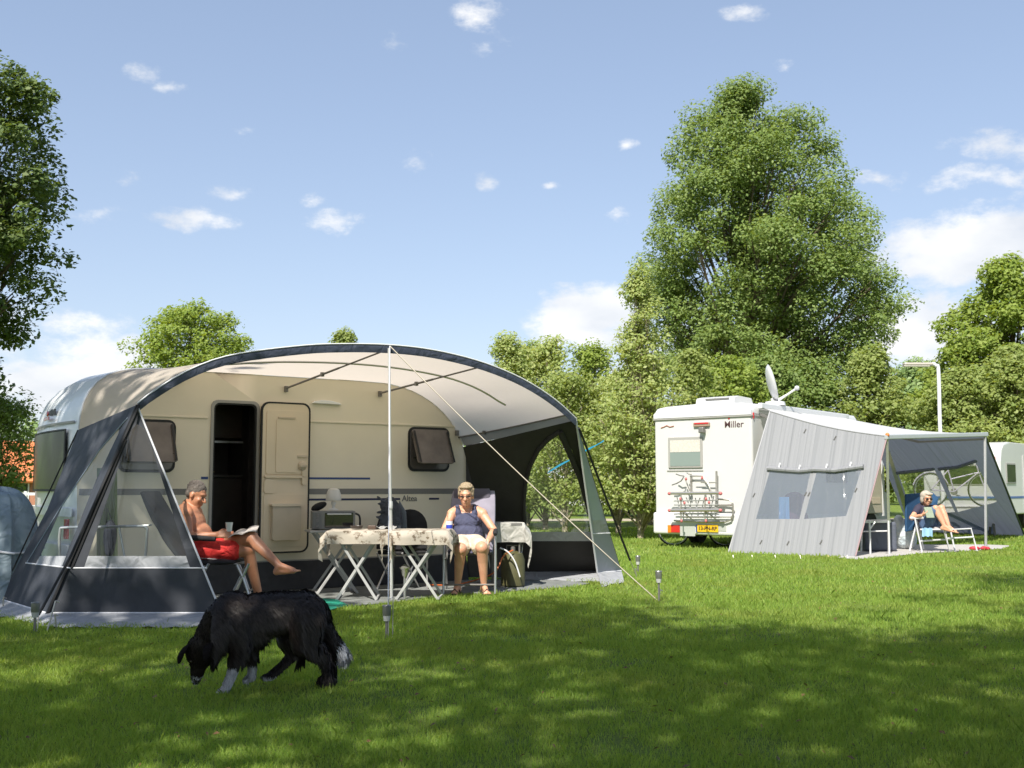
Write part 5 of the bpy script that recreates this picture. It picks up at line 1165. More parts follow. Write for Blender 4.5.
cap(mb, hpR, hpR.lerp(knR, .62), .115, .10, flat=False); cap(mb, hpR.lerp(knR, .4), hpR.lerp(knR, .70), .104, .106, flat=True); cap(mb, hpL, hpL.lerp(knL, .5), .112, .10, flat=True); cap(mb, hpL, hpR, .11, .11)
fuse(mb, 'shorts', SH_R, man, .010, 2)
# cup and magazine
cu_ = J(229, 531.5, 10.98); mb = MB(); mb.lathe([(.026, 0), (.036, .09), (.033, .09), (.024, .008)], cu_, 16); o = mb.build('cup', mat('cup_white', (.75, .74, .7), .5), smooth=True); props(o, 'small white cup held by the man in red shorts', 'cup')
mb = MB(); mg = [J(228, 538, 10.95), J(235, 533, 11.35), J(259, 526.5, 11.3), J(256, 532, 10.98)]
def mag(off): return [[mg[0].lerp(mg[1], t).lerp(mg[3].lerp(mg[2], t), s_) + V((0, 0, .02 * math.sin(math.pi * ((s_ * 2) % 1.0001)) + off)) for t in (0, .5, 1)] for s_ in [i / 8 for i in range(9)]]
mb.grid(mag(0), .006); o = mb.build('magazine', mat('magazine_print', (.75, .73, .70), .5, col2=(.30, .24, .2), vscale=26), smooth=True); props(o, 'open magazine resting on the knee of the reading man', 'magazine')

# ---------------------------------------------------------------- woman with sunlit face
w1_ = thing('person', 'woman in navy tank top and beige shorts sitting in the sun with a cup', 'person', (J(468, 592, 13.1).x, 13.1, 0)); k = 1.10
mb = MB(); pel = J(468.5, 542, 13.4); wst = J(468, 533, 13.42); chs = J(467, 521, 13.45); nk = J(466.5, 510, 13.46); hc = J(466, 495.5, 13.36)
sd = V((1, .04, 0)).normalized(); tu_ = (chs - pel).normalized(); fw = sd.cross(tu_) * -1; fw = fw if fw.y < 0 else -fw; mt = Matrix((sd, fw, tu_)).transposed()
mb.ell(pel, (.195, .145, .13), mt, 18, 12); mb.ell(wst, (.18, .145, .14), mt, 18, 12); mb.ell(chs, (.172, .125, .18), mt, 18, 12)
cap(mb, chs + tu_ * .12, nk + V((0, 0, .02)), .07, .062); cap(mb, nk, hc - V((0, -.02, .05)), .060, .055)
at, hm = head(mb, hc, V((-.06, -1, -.16)), V((0, -.05, 1)), k)
sh1, sh2 = J(452, 514, 13.42), J(482.5, 514, 13.42); cap(mb, chs + tu_ * .13 - sd * .1, sh1, .07, .066); cap(mb, chs + tu_ * .13 + sd * .1, sh2, .07, .066)
e1, r1 = J(444, 531, 13.28), J(447.5, 534, 13.02); e2, r2 = J(494, 530.5, 13.3), J(488, 541, 13.02)
for s_, e_, r_ in ((sh1, e1, r1), (sh2, e2, r2)): cap(mb, s_, e_, .055, .045); cap(mb, e_, e_.lerp(r_, .4), .045, .042); cap(mb, e_.lerp(r_, .4), r_, .045, .031)
hand(mb, r1, V((.15, -.25, .95)), V((.9, -.1, 0)), 1, 1.02, .9); hand(mb, r2, V((.12, -.35, -.9)), V((-.9, 0, 0)), 1, 1.02, .35)
h1_, k1, a1 = J(461, 544, 13.3), J(460.5, 549.5, 12.86), J(457.5, 585.5, 12.98); h2_, k2, a2 = J(476, 544, 13.3), J(482, 548, 12.86), J(484, 585.5, 12.98)
for h_, kn, an in ((h1_, k1, a1), (h2_, k2, a2)):
    cap(mb, h_, kn, .105, .072); d_ = an - kn; cf = kn + d_ * .32 + V((0, .02, 0)); cap(mb, kn, cf, .064, .064); cap(mb, cf, an, .062, .036)
foot(mb, a1, V((-.22, -1, -.12)), V((0, 0, 1)), 1.05); foot(mb, a2, V((.3, -1, -.12)), V((0, 0, 1)), 1.05)
fuse(mb, 'body', SKIN2, w1_, .0085, 3)
eyes(at, hm, w1_, k, shades=False); [o for o in w1_.children][-1].name = 'glasses'
mb = MB(); rr = random.Random(8)
mb.ell(at(0, -.028, .048), (.090 * k, .100 * k, .090 * k), hm, 18, 12); mb.ell(at(.0, .045, .098), (.070 * k, .040 * k, .022 * k), hm); mb.ell(at(0, -.06, -.03), (.07 * k, .05 * k, .06 * k), hm)
for q in (-1, 1): mb.ell(at(q * .076, .0, .02), (.016, .04, .045), hm)
for i in range(230):
    a = rr.uniform(0, 6.28); e = rr.uniform(.0, 1.5); mb.ell(at(.088 * math.cos(a) * math.cos(e), -.028 + .098 * math.sin(a) * math.cos(e), .05 + .09 * math.sin(e)), (.009, .016, .007), hm, 6, 4)
fuse(mb, 'hair', mat('hair_ash_blonde', (.20, .145, .085), .75, col2=(.42, .34, .23), vscale=60, bump=.6, bscale=180), w1_, .006, 1)
TOP = mat('navy_tank_top', (.055, .06, .11), .85, var=.15, vscale=8, wrinkle=.9, wscale=7); mb = MB()
mb.ell(pel + tu_ * .07, (.195, .155, .11), mt, 18, 12); mb.ell(wst, (.19, .155, .14), mt, 18, 12); mb.ell(chs - tu_ * .02, (.182, .148, .155), mt, 18, 12)
for q in (-1, 1): mb.ell(chs - tu_ * .01 + sd * q * .075 + fw * .085, (.075, .06, .075), mt)
for q in (-1, 1): chain(mb, [chs + tu_ * .08 + sd * q * .10 + fw * .08, chs + tu_ * .165 + sd * q * .105 + fw * .035, chs + tu_ * .15 + sd * q * .10 - fw * .07], [.04, .032, .04])
fuse(mb, 'tank_top', TOP, w1_, .009, 2)
BEI = mat('beige_shorts', (.62, .52, .41), .8, var=.06, vscale=9, wrinkle=.7, wscale=8); mb = MB(); mb.ell(pel - tu_ * .01, (.205, .16, .115), mt, 18, 12)
for h_, kn in ((h1_, k1), (h2_, k2)): cap(mb, h_, h_.lerp(kn, .72), .118, .108, flat=False); cap(mb, h_.lerp(kn, .4), h_.lerp(kn, .80), .113, .108, flat=True)
cap(mb, h1_, h2_, .12, .12); fuse(mb, 'shorts', BEI, w1_, .010, 2)
SAN = mat('sandal_brown', (.05, .025, .02), .6); k = 1.05
for an, dr_ in ((a1, V((-.22, -1, 0))), (a2, V((.3, -1, 0)))):
    f = dr_.normalized(); s_ = V((f.y, -f.x, 0)); mb = MB(); c_ = V((an.x, an.y, .018)) + f * .06
    for t, r in ((-.12, .036), (-.06, .040), (0, .045), (.06, .050), (.12, .042)): mb.lathe([(r, -.012), (r, .010)], c_ + f * t, 14)
    mb.tube([c_ + s_ * .052 + f * .07, c_ + f * .06 + V((0, 0, .055)), c_ - s_ * .052 + f * .07], .012, 6); mb.tube([c_ + s_ * .045 - f * .04, c_ - f * .01 + V((0, 0, .095)), c_ - s_ * .045 - f * .04], .011, 6); mb.build('sandal', SAN, w1_, smooth=True)
mb = MB(); cb_ = J(449.3, 532.5, 12.93); mb.lathe([(.034, 0), (.038, .045), (.038, .09), (.041, .13), (.037, .13), (.03, .01)], cb_, 16); o = mb.build('mug', mat('mug_blue', (.04, .07, .5), .35, coat=.3), smooth=True)
o.data.materials.append(mat('mug_white', (.8, .8, .85), .4))
for p in o.data.polygons:
    if p.center.z > cb_.z + .085: p.material_index = 1
props(o, 'blue and white mug in the hand of the woman in the navy top', 'mug')

# ---------------------------------------------------------------- woman on the far recliner
YB = 21.7; w2_ = thing('person', 'woman in dark shirt and denim with sunglasses, knees raised on a recliner', 'person', (J(928, 545, YB).x, YB, 0)); k = 1.12
mb = MB(); pel = J(928, 524, YB); chs = J(923.5, 512.5, YB + .1); nk = J(925, 506.5, YB + .1); hc = J(926.5, 498.5, YB - .02)
sd = V((.8, .5, 0)).normalized(); tu_ = (chs - pel).normalized(); fw = sd.cross(tu_); fw = fw if fw.y < 0 else -fw; mt = Matrix((sd, fw, tu_)).transposed()
mb.ell(pel, (.18, .14, .13), mt); mb.ell(chs, (.19, .135, .2), mt); mb.ell(chs.lerp(pel, .5), (.17, .14, .15), mt); cap(mb, chs + tu_ * .12, nk + V((0, 0, .04)), .075, .06); cap(mb, nk, hc - V((0, 0, .05)), .06, .055)
at, hm = head(mb, hc, V((.12, -1, -.12)), V((0, 0, 1)), k)
s1_, s2_ = J(918, 509, YB + .02), J(932, 509, YB + .15); e1, r1 = J(911.5, 518, YB - .15), J(921, 515.5, YB - .4); e2, r2 = J(936, 518, YB + .0), J(929, 515.5, YB - .35)
for a_, b_, c_ in ((s1_, e1, r1), (s2_, e2, r2)): cap(mb, chs + tu_ * .13, a_, .07, .065); cap(mb, a_, b_, .058, .047); cap(mb, b_, c_, .048, .032)
hand(mb, r1, V((.8, -.2, .3)), V((0, .5, .6)), 1, 1.05, .6); hand(mb, r2, V((-.5, -.3, .6)), V((0, .5, .2)), -1, 1.05, .6)
L1 = (J(926, 525, YB - .1), J(935.5, 508.5, YB - .35), J(944.5, 526, YB - .45)); L2 = (J(931, 525, YB + .1), J(941.5, 508, YB - .15), J(949, 527, YB - .3))
for h_, kn, an in (L1, L2): cap(mb, h_, kn, .10, .068); cap(mb, kn, kn.lerp(an, .4), .062, .06); cap(mb, kn.lerp(an, .4), an, .06, .036); foot(mb, an, V((1, -.5, -.25)), V((.1, 0, 1)), 1.05)
fuse(mb, 'body', SKIN2, w2_, .011, 2); eyes(at, hm, w2_, k, shades=True)
mb = MB(); mb.ell(at(0, -.03, .045), (.098 * k, .104 * k, .095 * k), hm); mb.ell(at(-.075, -.01, -.02), (.03 * k, .06 * k, .08 * k), hm); mb.ell(at(.075, -.02, -.02), (.028 * k, .05 * k, .07 * k), hm); mb.ell(at(-.02, .06, .085), (.07 * k, .04 * k, .03 * k), hm); fuse(mb, 'hair', mat('hair_grey_blonde', (.30, .24, .18), .8, col2=(.5, .46, .4), vscale=30), w2_, .009, 2)
mb = MB(); mb.ell(chs, (.205, .152, .2), mt); mb.ell(chs.lerp(pel, .5), (.185, .155, .17), mt); cap(mb, chs + tu_ * .12, s1_, .085, .083); cap(mb, chs + tu_ * .12, s2_, .085, .083); cap(mb, s1_, s1_.lerp(e1, .4), .078, .07); cap(mb, s2_, s2_.lerp(e2, .4), .078, .07); fuse(mb, 'shirt', mat('dark_violet_shirt', (.035, .03, .055), .85, var=.15), w2_, .011, 2)
DEN = mat('denim', (.07, .12, .22), .85, var=.25, vscale=9, wrinkle=.6, wscale=6); mb = MB(); mb.ell(pel, (.2, .16, .14), mt); cap(mb, L1[0], L1[0].lerp(L1[1], .86), .125, .10, flat=False); cap(mb, L2[0], L2[0].lerp(L2[1], .8), .125, .10, flat=False); fuse(mb, 'denim_shorts', DEN, w2_, .012, 2)
mb = MB(); mb.box(J(929, 512.5, YB - .42), (.16, .02, .22), (R(-25), 0, R(10))); o = mb.build('booklet', mat('booklet_green', (.25, .30, .22), .6, var=.2, vscale=30)); props(o, 'small greenish booklet held by the woman in sunglasses', 'book')

# ================================================================ dog
dog = thing('dog', 'black border collie with white paws and tail tip sniffing the grass', 'dog', (J(262, 690, 6.9).x, 6.9, 0))
def Dp(px, py, off=0.0):     # off: + towards the camera
    Yb = 6.78 + (px - 200) * .0026; return P(px, py, Yb - off)
mb = MB()
trunk_ = [(229, 620, .110), (240, 618, .127), (254, 616, .126), (270, 613, .118), (284, 611, .112), (297, 611, .112), (307, 615, .100)]
for i in range(len(trunk_) - 1): a, b_ = trunk_[i], trunk_[i + 1]; cap(mb, Dp(*a[:2]), Dp(*b_[:2]), a[2], b_[2])
for x, y, r, ry, rx in ((238, 624, .10, .14, .12), (249, 622, .10, .142, .13), (299, 615, .095, .12, .11)): mb.ell(Dp(x, y), (rx, r, ry), None, 16, 12)
chain(mb, [Dp(232, 612), Dp(221, 622), Dp(211, 637), Dp(206, 646)], [.115, .106, .092, .078])
hd = Dp(201.5, 651); nose_ = Dp(195.5, 682); fdir = (nose_ - hd).normalized(); side = V((fdir.z, 0, -fdir.x)); side = V((.25, -.97, .05)).normalized(); upd = fdir.cross(side)
if upd.x > 0: upd = -upd
hmx = Matrix((side, fdir, upd)).transposed()
mb.ell(hd, (.082, .098, .085), hmx, 16, 12); mb.ell(hd + fdir * .05, (.062, .07, .06), hmx); chain(mb, [hd + fdir * .05, nose_ - fdir * .055, nose_ - fdir * .012], [.048, .036, .024]); mb.ell(hd + fdir * .035 + upd * .03, (.045, .035, .025), hmx)
# forelegs: shoulder, elbow, wrist, paw
def leg(pts, rs, off, paw_dir=V((-1, 0, -.1))):
    q = [Dp(x, y, off) for x, y in pts]; chain(mb, q, rs); p = q[-1]; d = paw_dir.normalized(); s_ = V((0, 1, 0))
    for t in (-1, -.33, .33, 1): cap(mb, p + s_ * t * .016, p + s_ * t * .022 + d * .042, .015, .012, 8)
    mb.ell(p, (.026, .024, .018))
leg([(236, 622), (240, 645), (237, 656), (231, 676), (224.5, 690)], [.085, .055, .036, .026, .022], .06, V((-1, -.1, -.35)))
leg([(242, 622), (247, 643), (250, 655), (252.5, 667), (251.5, 676)], [.08, .052, .034, .024, .021], -.07, V((-1, 0, -.6)))
leg([(300, 614), (288, 634), (294, 653), (284, 664), (271, 675)], [.11, .062, .032, .024, .022], -.07, V((-1, 0, -.25)))
leg([(304, 616), (303, 640), (322, 655), (328, 664), (329.5, 675)], [.11, .068, .034, .026, .022], .07, V((-1, 0, -.5)))
chain(mb, [Dp(311, 606), Dp(320, 618), Dp(328, 636), Dp(337, 650), Dp(342, 655)], [.038, .032, .034, .036, .024])
DOGM = mat('dog_coat', (.012, .010, .011), .55, spec=.3)
db = fuse(mb, 'body', DOGM, dog, .010, 4)
# ears, nose, eyes
EARM = mat('dog_ear', (.009, .007, .007), .95, spec=.1, bump=.8, bscale=90)
def ear(base, tip, wv, out):
    b_ = V(base); t = V(tip); w_ = V(wv).normalized() * .032; mid = b_.lerp(t, .5) + V(out) * .03; rows = [[b_ - w_, b_ + V(out) * .006, b_ + w_], [mid - w_ * .95, mid + V(out) * .008, mid + w_ * .95], [t - w_ * .2 + V(out) * .004, t + V(out) * .006, t + w_ * .2]]
    m_ = MB(); m_.grid(rows, .010); m_.build('ear', EARM, dog, smooth=True, subs=2)
ear(Dp(210, 643, .09), Dp(206, 661, .135), V((1, 0, .3)), V((0, -1, 0))); ear(Dp(188, 645, .02), Dp(179.5, 664, .05), V((.9, 0, .5)), V((-.3, -.8, .1)))
mb = MB(); mb.ell(nose_ + fdir * .006 + upd * .004, (.017, .013, .014), hmx); mb.build('nose', mat('dog_nose', (.008, .008, .009), .25, coat=.4), dog, smooth=True)
mb = MB()
for q in (-1, 1): mb.ell(hd + fdir * .062 + side * q * .045 + upd * .045, (.010,) * 3)
mb.build('eyes', mat('dog_eye', (.03, .015, .006), .08, coat=.6), dog, smooth=True)
# fur: tapered strands on the body surface
def fur():
    me = db.data; me.calc_loop_triangles(); nv = len(me.vertices); co = np.empty(nv * 3, np.float32); me.vertices.foreach_get('co', co); co = co.reshape(-1, 3).astype(float) + np.array(dog.location)
    no = np.empty(nv * 3, np.float32); me.vertices.foreach_get('normal', no); no = no.reshape(-1, 3).astype(float)
    tr = np.array([t.vertices[:] for t in me.loop_triangles]); ar = np.array([t.area for t in me.loop_triangles]); rs = np.random.RandomState(4); n = 60000
    ti = rs.choice(len(tr), n, p=ar / ar.sum()); b = rs.dirichlet((1, 1, 1), n); p = (co[tr[ti]] * b[..., None]).sum(1); nn_ = (no[tr[ti]] * b[..., None]).sum(1); nn_ /= np.linalg.norm(nn_, axis=1)[:, None]
    x0, x1 = Dp(200, 650).x, Dp(325, 620).x; t = np.clip((p[:, 0] - x0) / (x1 - x0), 0, 1.2)
    fl = np.zeros((n, 3)); fl[:, 0] = .9; fl[:, 2] = -.65 - .5 * (nn_[:, 2] < 0)
    legs = p[:, 2] < .20; fl[legs] = (.15, 0, -1); head_ = (p[:, 0] < Dp(214, 640).x) & (p[:, 2] < .50); fl[head_] = np.array(-fdir) * 1.0 + np.array((0, 0, -.2))
    fl += rs.normal(size=(n, 3)) * .22; fl -= nn_ * (fl * nn_).sum(1)[:, None] * .92; fl /= np.linalg.norm(fl, axis=1)[:, None]
    L = np.full(n, .046); L[nn_[:, 2] < -.2] = .055; L[head_] = .026; L[legs] = .020
    hind = (p[:, 0] > Dp(296, 620).x) & (p[:, 2] > .13); L[hind & (nn_[:, 0] > 0)] = .085; L[(p[:, 0] > Dp(322, 630).x)] = .06
    ruff = (p[:, 0] < Dp(240, 640).x) & ~head_ & (p[:, 2] > .22) & (nn_[:, 2] < .1); L[ruff] = .065
    L *= rs.uniform(.5, 1.25, n); 
    keep = ~((p[:, 2] < .035)); 
    wd = .0018 + .0012 * rs.rand(n); sd_ = np.cross(fl, nn_); sd_ /= np.linalg.norm(sd_, axis=1)[:, None]; lift = .34 + .28 * rs.rand(n)
    c = np.empty((n, 5, 3)); m1 = p + fl * (L * .5)[:, None] + nn_ * (L * lift * .7)[:, None]; m2 = p + fl * L[:, None] * .95 + nn_ * (L * lift * .55)[:, None] + np.c_[np.zeros(n), np.zeros(n), -L * .22]
    c[:, 0] = p - sd_ * wd[:, None]; c[:, 1] = p + sd_ * wd[:, None]; c[:, 2] = m1 + sd_ * wd[:, None] * .9; c[:, 3] = m2; c[:, 4] = m1 - sd_ * wd[:, None] * .9
    tip = p[:, 0] > Dp(336, 650).x; tail_w = tip & (p[:, 2] < Dp(336, 640).z) & (p[:, 2] > Dp(340, 672).z); hl_ = (p[:, 0] > Dp(262, 640).x) & (p[:, 0] < Dp(300, 640).x)
    white = tail_w | ((p[:, 2] < .165) & (p[:, 0] < Dp(240, 640).x) & (p[:, 0] > Dp(215, 640).x)) | ((p[:, 2] < .15) & (p[:, 0] > Dp(240, 640).x) & (p[:, 0] < Dp(261, 640).x)) | ((p[:, 2] < .075) & hl_) | (head_ & (p[:, 2] < Dp(195, 677).z) & (rs.rand(n) > .45))
    muz = head_ & white
    for nm, msk, mm in (('fur', keep & ~white, mat_leaf('fur_black', (.013, .010, .010), (.05, .038, .033), .0)), ('white_fur', keep & white, mat_leaf('fur_white', (.80, .80, .84), (.45, .45, .48), .0))):
        cc = c[msk]; 
        if nm == 'white_fur': pass
        o = fast_mesh(nm, cc.reshape(-1, 3), 5, np.arange(len(cc) * 5), mm, dog); mm.node_tree.nodes['Principled BSDF'].inputs['Roughness'].default_value = .5
    at_ = me.color_attributes.new('coat', 'FLOAT_COLOR', 'POINT'); z = co[:, 2]; x = co[:, 0]
    wh = (x > Dp(336, 650).x) & (z < Dp(336, 640).z) & (z > Dp(340, 672).z) | ((z < .165) & (x < Dp(240, 640).x) & (x > Dp(215, 640).x)) | ((z < .15) & (x > Dp(240, 640).x) & (x < Dp(261, 640).x)) | ((z < .075) & (x > Dp(262, 640).x) & (x < Dp(300, 640).x)) 
    col = np.ones((nv, 4), np.float32); col[:, :3] = np.where(wh[:, None], (.60, .61, .65), (.012, .010, .011)); at_.data.foreach_set('color', col.ravel())
    N = DOGM.node_tree.nodes; a_ = N.new('ShaderNodeVertexColor'); a_.layer_name = 'coat'; DOGM.node_tree.links.new(a_.outputs[0], N['Principled BSDF'].inputs['Base Color'])
fur()
# ================================================================ camping furniture
CHF = mat('chair_fabric_grey', (.14, .14, .17), .85, var=.1, vscale=9, bump=.15, bscale=250, wrinkle=.4, wscale=5); CHB = mat('chair_fabric_black', (.018, .018, .02), .85, var=.2, vscale=7, wrinkle=.4)
def padded(mb, a, b_, sd, w, th, n=8, m=7, curve=.03):
    """padded cushion from a to b (3D), width w along sd, thickness th"""
    a, b_, sd = V(a), V(b_), V(sd).normalized(); nrm = (b_ - a).cross(sd).normalized(); rows = []
    for i in range(n + 1):
        t = i / n; c = a.lerp(b_, t) + nrm * curve * math.sin(math.pi * t); e = math.sin(math.pi * min(1, max(0, t * .96 + .02))) ** .25
        ring = []
        for q in range(16):
            an = 2 * math.pi * q / 16; x = math.copysign(abs(math.cos(an)) ** .4, math.cos(an)) * w / 2 * (.86 + .14 * e); y = math.copysign(abs(math.sin(an)) ** .6, math.sin(an)) * th / 2 * e * (1 - .25 * abs(math.sin(t * math.pi * 5)) ** 8)
            ring.append(c + sd * x + nrm * y)
        rows.append(ring)
    vs = [p for r in rows for p in r]; fs = []
    for i in range(n):
        for q in range(16): q2 = (q + 1) % 16; fs.append((i * 16 + q, i * 16 + q2, (i + 1) * 16 + q2, (i + 1) * 16 + q))
    fs += [tuple(range(16))[::-1], tuple(n * 16 + q for q in range(16))]; mb.add(vs, fs)
# woman's recliner (faces the camera)
ch = thing('camping_chair', 'grey padded reclining camping chair the woman in navy sits in', 'chair', (J(470, 590, 13.15).x, 13.15, 0))
cx0 = J(470, 590, 13.15).x; sdv = V((1, .04, 0))
sL, sB = V((cx0, 12.98, .50)), V((cx0, 13.5, .44)); bt = V((cx0 + .02, 13.78, 1.20))
mb = MB(); padded(mb, sL, sB, sdv, .54, .075, curve=-.01); mb.build('seat', mat('chair_fabric_violet_grey', (.10, .095, .16), .85, var=.1, wrinkle=.3), ch, smooth=True)
mb = MB(); padded(mb, sB + V((0, .02, .03)), bt, sdv, .56, .085, curve=-.02); mb.build('backrest', mat('chair_fabric_lilac_grey', (.27, .25, .31), .85, var=.08, wrinkle=.4), ch, smooth=True)
mb = MB(); padded(mb, bt + V((-.02, -.05, -.22)), bt + V((-.02, -.035, .03)), sdv, .46, .09, curve=0); mb.build('headrest', mat('headrest_grey', (.12, .11, .14), .85, wrinkle=.3), ch, smooth=True)
for q in (-1, 1):
    x = cx0 + q * .30
    mb = MB(); mb.tube([(x, 12.92, .015), (x, 12.98, .69)], .013, 8); mb.build('leg', ALU, ch, smooth=True); mb = MB(); mb.tube([(x, 13.62, .015), (x, 13.12, .67)], .013, 8); mb.build('leg', ALU, ch, smooth=True)
    mb = MB(); mb.tube([(x, 13.6, .73), (x, 13.2, .735), (x, 12.92, .72), (x, 12.88, .70)], [.02, .026, .03, .02], 10); mb.build('armrest', CHB, ch, smooth=True)
    mb = MB(); mb.tube([(x, 13.05, .40), (x, 13.5, .38), (x - q * .04, 13.84, .80)], .012, 8); mb.build('side_rail', ALUD, ch, smooth=True)
mb = MB(); mb.tube([(cx0 - .31, 12.93, .12), (cx0 + .31, 12.93, .12)], .011, 6); mb.build('stretcher', ALUD, ch)
# man's recliner, side on
ch = thing('camping_chair', 'black padded recliner the shirtless man sits in, half behind the wing window', 'chair', (J(205, 600, 11.2).x, 11.2, 0))
sdv = V((.06, 1, 0)); a = J(241, 561, 11.2); b_ = J(192, 563, 11.2); t_ = J(150, 492, 11.3)
mb = MB(); padded(mb, a, b_, sdv, .52, .07, curve=-.01); mb.build('seat', CHB, ch, smooth=True)
mb = MB(); padded(mb, b_ + V((-.02, 0, .02)), t_, sdv, .52, .085, curve=.02); mb.build('backrest', CHB, ch, smooth=True)
mb = MB(); padded(mb, a + V((.02, 0, -.02)), J(206, 556.5, 11.2), sdv, .46, .025, curve=-.01); tw = mb.build('towel', mat('towel_blue_white', (.10, .12, .17), .9, col2=(.5, .48, .42), vscale=5), None, smooth=True); props(tw, 'folded towel under the thighs of the shirtless man', 'towel')
for y in (10.92, 11.5):
    Jg = lambda x, z_: V((J(x, 600, y).x, y, z_))
    mb = MB(); mb.tube([Jg(248, .50), Jg(226, .015)], .013, 8); mb.build('leg', ALU, ch, smooth=True); mb = MB(); mb.tube([Jg(255, .015), Jg(243, .35), Jg(236, .49)], .013, 8); mb.build('leg', ALU, ch, smooth=True); mb = MB(); mb.tube([Jg(180, .015), Jg(208, .5)], .013, 8); mb.build('leg', ALU, ch, smooth=True)
    mb = MB(); mb.tube([Jg(182, .76), Jg(198, .75), Jg(214, .74)], [.022, .028, .024], 10); mb.build('armrest', CHB, ch, smooth=True)
mb = MB(); mb.tube([(J(241, 600, 11).x, 10.92, .2), (J(241, 600, 11).x, 11.5, .2)], .011); mb.build('stretcher', ALUD, ch)
# chairs behind the tables
def back_chair(label, px, Y, top, w, m, rz):
    c = thing('camping_chair', label, 'chair', (gx(px, Y), Y, 0), rz)
    mb = MB(); n = 9; rows = []
    pts = []
    for i in range(13): a = math.pi * i / 12; pts.append(V((-math.cos(a) * w / 2, 0, top - .22 + .22 * math.sin(a))))
    mb.poly([V((-w / 2, 0, .5))] + pts + [V((w / 2, 0, .5))], .05, nrm=(0, -1, 0)); mb.build('backrest', m, c, world=False, bevel=.02)
    mb = MB(); mb.box((0, .27, .46), (w, .5, .05)); mb.build('seat', m, c, world=False, bevel=.02)
    for x in (-w / 2, w / 2):
        for y in (.02, .5): mb = MB(); mb.tube([(x, y, .46), (x, .52 - y, .01)], .012, 6); mb.build('leg', ALU, c, world=False, smooth=True)
    return c
back_chair('black round-backed chair behind the right hand table', 411, 13.55, .98, .42, CHB, R(5))
back_chair('dark chair with a jacket thrown over it behind the centre pole', 390, 13.4, .96, .34, CHB, R(-20))
mb = MB(); rr = random.Random(9)
jp = V((gx(391, 13.3), 13.3, 0))
mb.ell(jp + V((0, 0, 1.0)), (.10, .07, .14)); mb.ell(jp + V((-.02, 0, .8)), (.11, .07, .16)); mb.ell(jp + V((.08, 0, .85)), (.07, .06, .22))
for i in range(16): mb.ell(jp + V((-.09 + rr.uniform(-.05, .02), rr.uniform(-.05, .03), .62 + i * .033)), (.045, .02, .016), Euler((0, rr.uniform(-.5, .8), 0)))
tj = thing('jacket', 'dark rumpled jacket hanging over a chair behind the centre pole', 'jacket', jp); fuse(mb, 'cloth', mat('jacket_dark', (.035, .038, .045), .85, col2=(.07, .08, .10), vscale=7, wrinkle=.8, wscale=9), tj, .010, 2)
mb = MB(); mb.poly([J(399, 500, 13.35), J(406, 512, 13.35), J(407, 529, 13.35), J(398, 529, 13.35)], .04, nrm=(0, -1, 0)); mb.build('sleeve', mat('jacket_grey', (.13, .15, .17), .85, wrinkle=.6), tj, bevel=.012)
# folding tables
TW = mat('table_leg_white', (.42, .42, .41), .4); CLOTH = None
def xtable(label, x0, x1, Yc, depth, h, rz, name='folding_table', grp=None):
    w = x1 - x0; t = thing(name, label, 'table', ((x0 + x1) / 2, Yc, 0), rz, grp)
    mb = MB(); mb.box((0, 0, h), (w, depth, .025)); mb.build('tabletop', mat('tabletop_grey', (.42, .41, .38), .5, var=.1), t, world=False, bevel=.006)
    for y in (-depth / 2 + .07, depth / 2 - .07):
        for q in (-1, 1): mb = MB(); mb.bar((q * (w / 2 - .08), y + q * .012, h - .015), (-q * (w / 2 - .10), y + q * .012, .015), .030, .018, up=(0, 1, 0)); mb.build('leg', TW, t, world=False, bevel=.004)
    for q in (-1, 1): mb = MB(); mb.bar((q * (w / 2 - .10), -depth / 2 + .07, .03), (q * (w / 2 - .10), depth / 2 - .07, .03), .022); mb.build('stretcher', TW, t, world=False)
    return t
HT = .755
xtable('white legged folding table under the left half of the tablecloths', -2.04, -1.40, 12.48, .62, HT, R(3)); xtable('white legged folding table left of the sitting woman, under the right cloth', -1.37, -.70, 12.50, .62, HT, R(-2))
st_ = xtable('small grey folding table carrying the toaster oven beside the open door', -2.42, -1.75, 13.12, .5, .735, R(18), 'side_table')
def cloth_mat():
    m = mat('tablecloth_print', (.60, .54, .45), .85, var=.05, wrinkle=.3); nt = m.node_tree; N = nt.nodes; L = nt.links; b = N['Principled BSDF']
    tc = N.new('ShaderNodeTexCoord'); v = N.new('ShaderNodeTexVoronoi'); v.inputs['Scale'].default_value = 5; n = N.new('ShaderNodeTexNoise'); n.inputs['Scale'].default_value = 17; n.inputs['Detail'].default_value = 7; n.inputs['Roughness'].default_value = .7
    L.new(tc.outputs['Object'], n.inputs['Vector']); mr = N.new('ShaderNodeMapRange'); mr.inputs[1].default_value = .50; mr.inputs[2].default_value = .56; L.new(n.outputs['Fac'], mr.inputs[0])
    L.new(tc.outputs['Object'], v.inputs['Vector']); m1 = N.new('ShaderNodeMapRange'); m1.inputs[1].default_value = .6; m1.inputs[2].default_value = .5; L.new(v.outputs['Distance'], m1.inputs[0])
    mu = N.new('ShaderNodeMath'); mu.operation = 'MULTIPLY'; L.new(mr.outputs[0], mu.inputs[0]); L.new(m1.outputs[0], mu.inputs[1])
    x = N.new('ShaderNodeMix'); x.data_type = 'RGBA'; x.inputs[6].default_value = (.42, .375, .31, 1); x.inputs[7].default_value = (.15, .115, .08, 1); L.new(mu.outputs[0], x.inputs[0]); L.new(x.outputs[2], b.inputs['Base Color']); return m
CLM = cloth_mat()
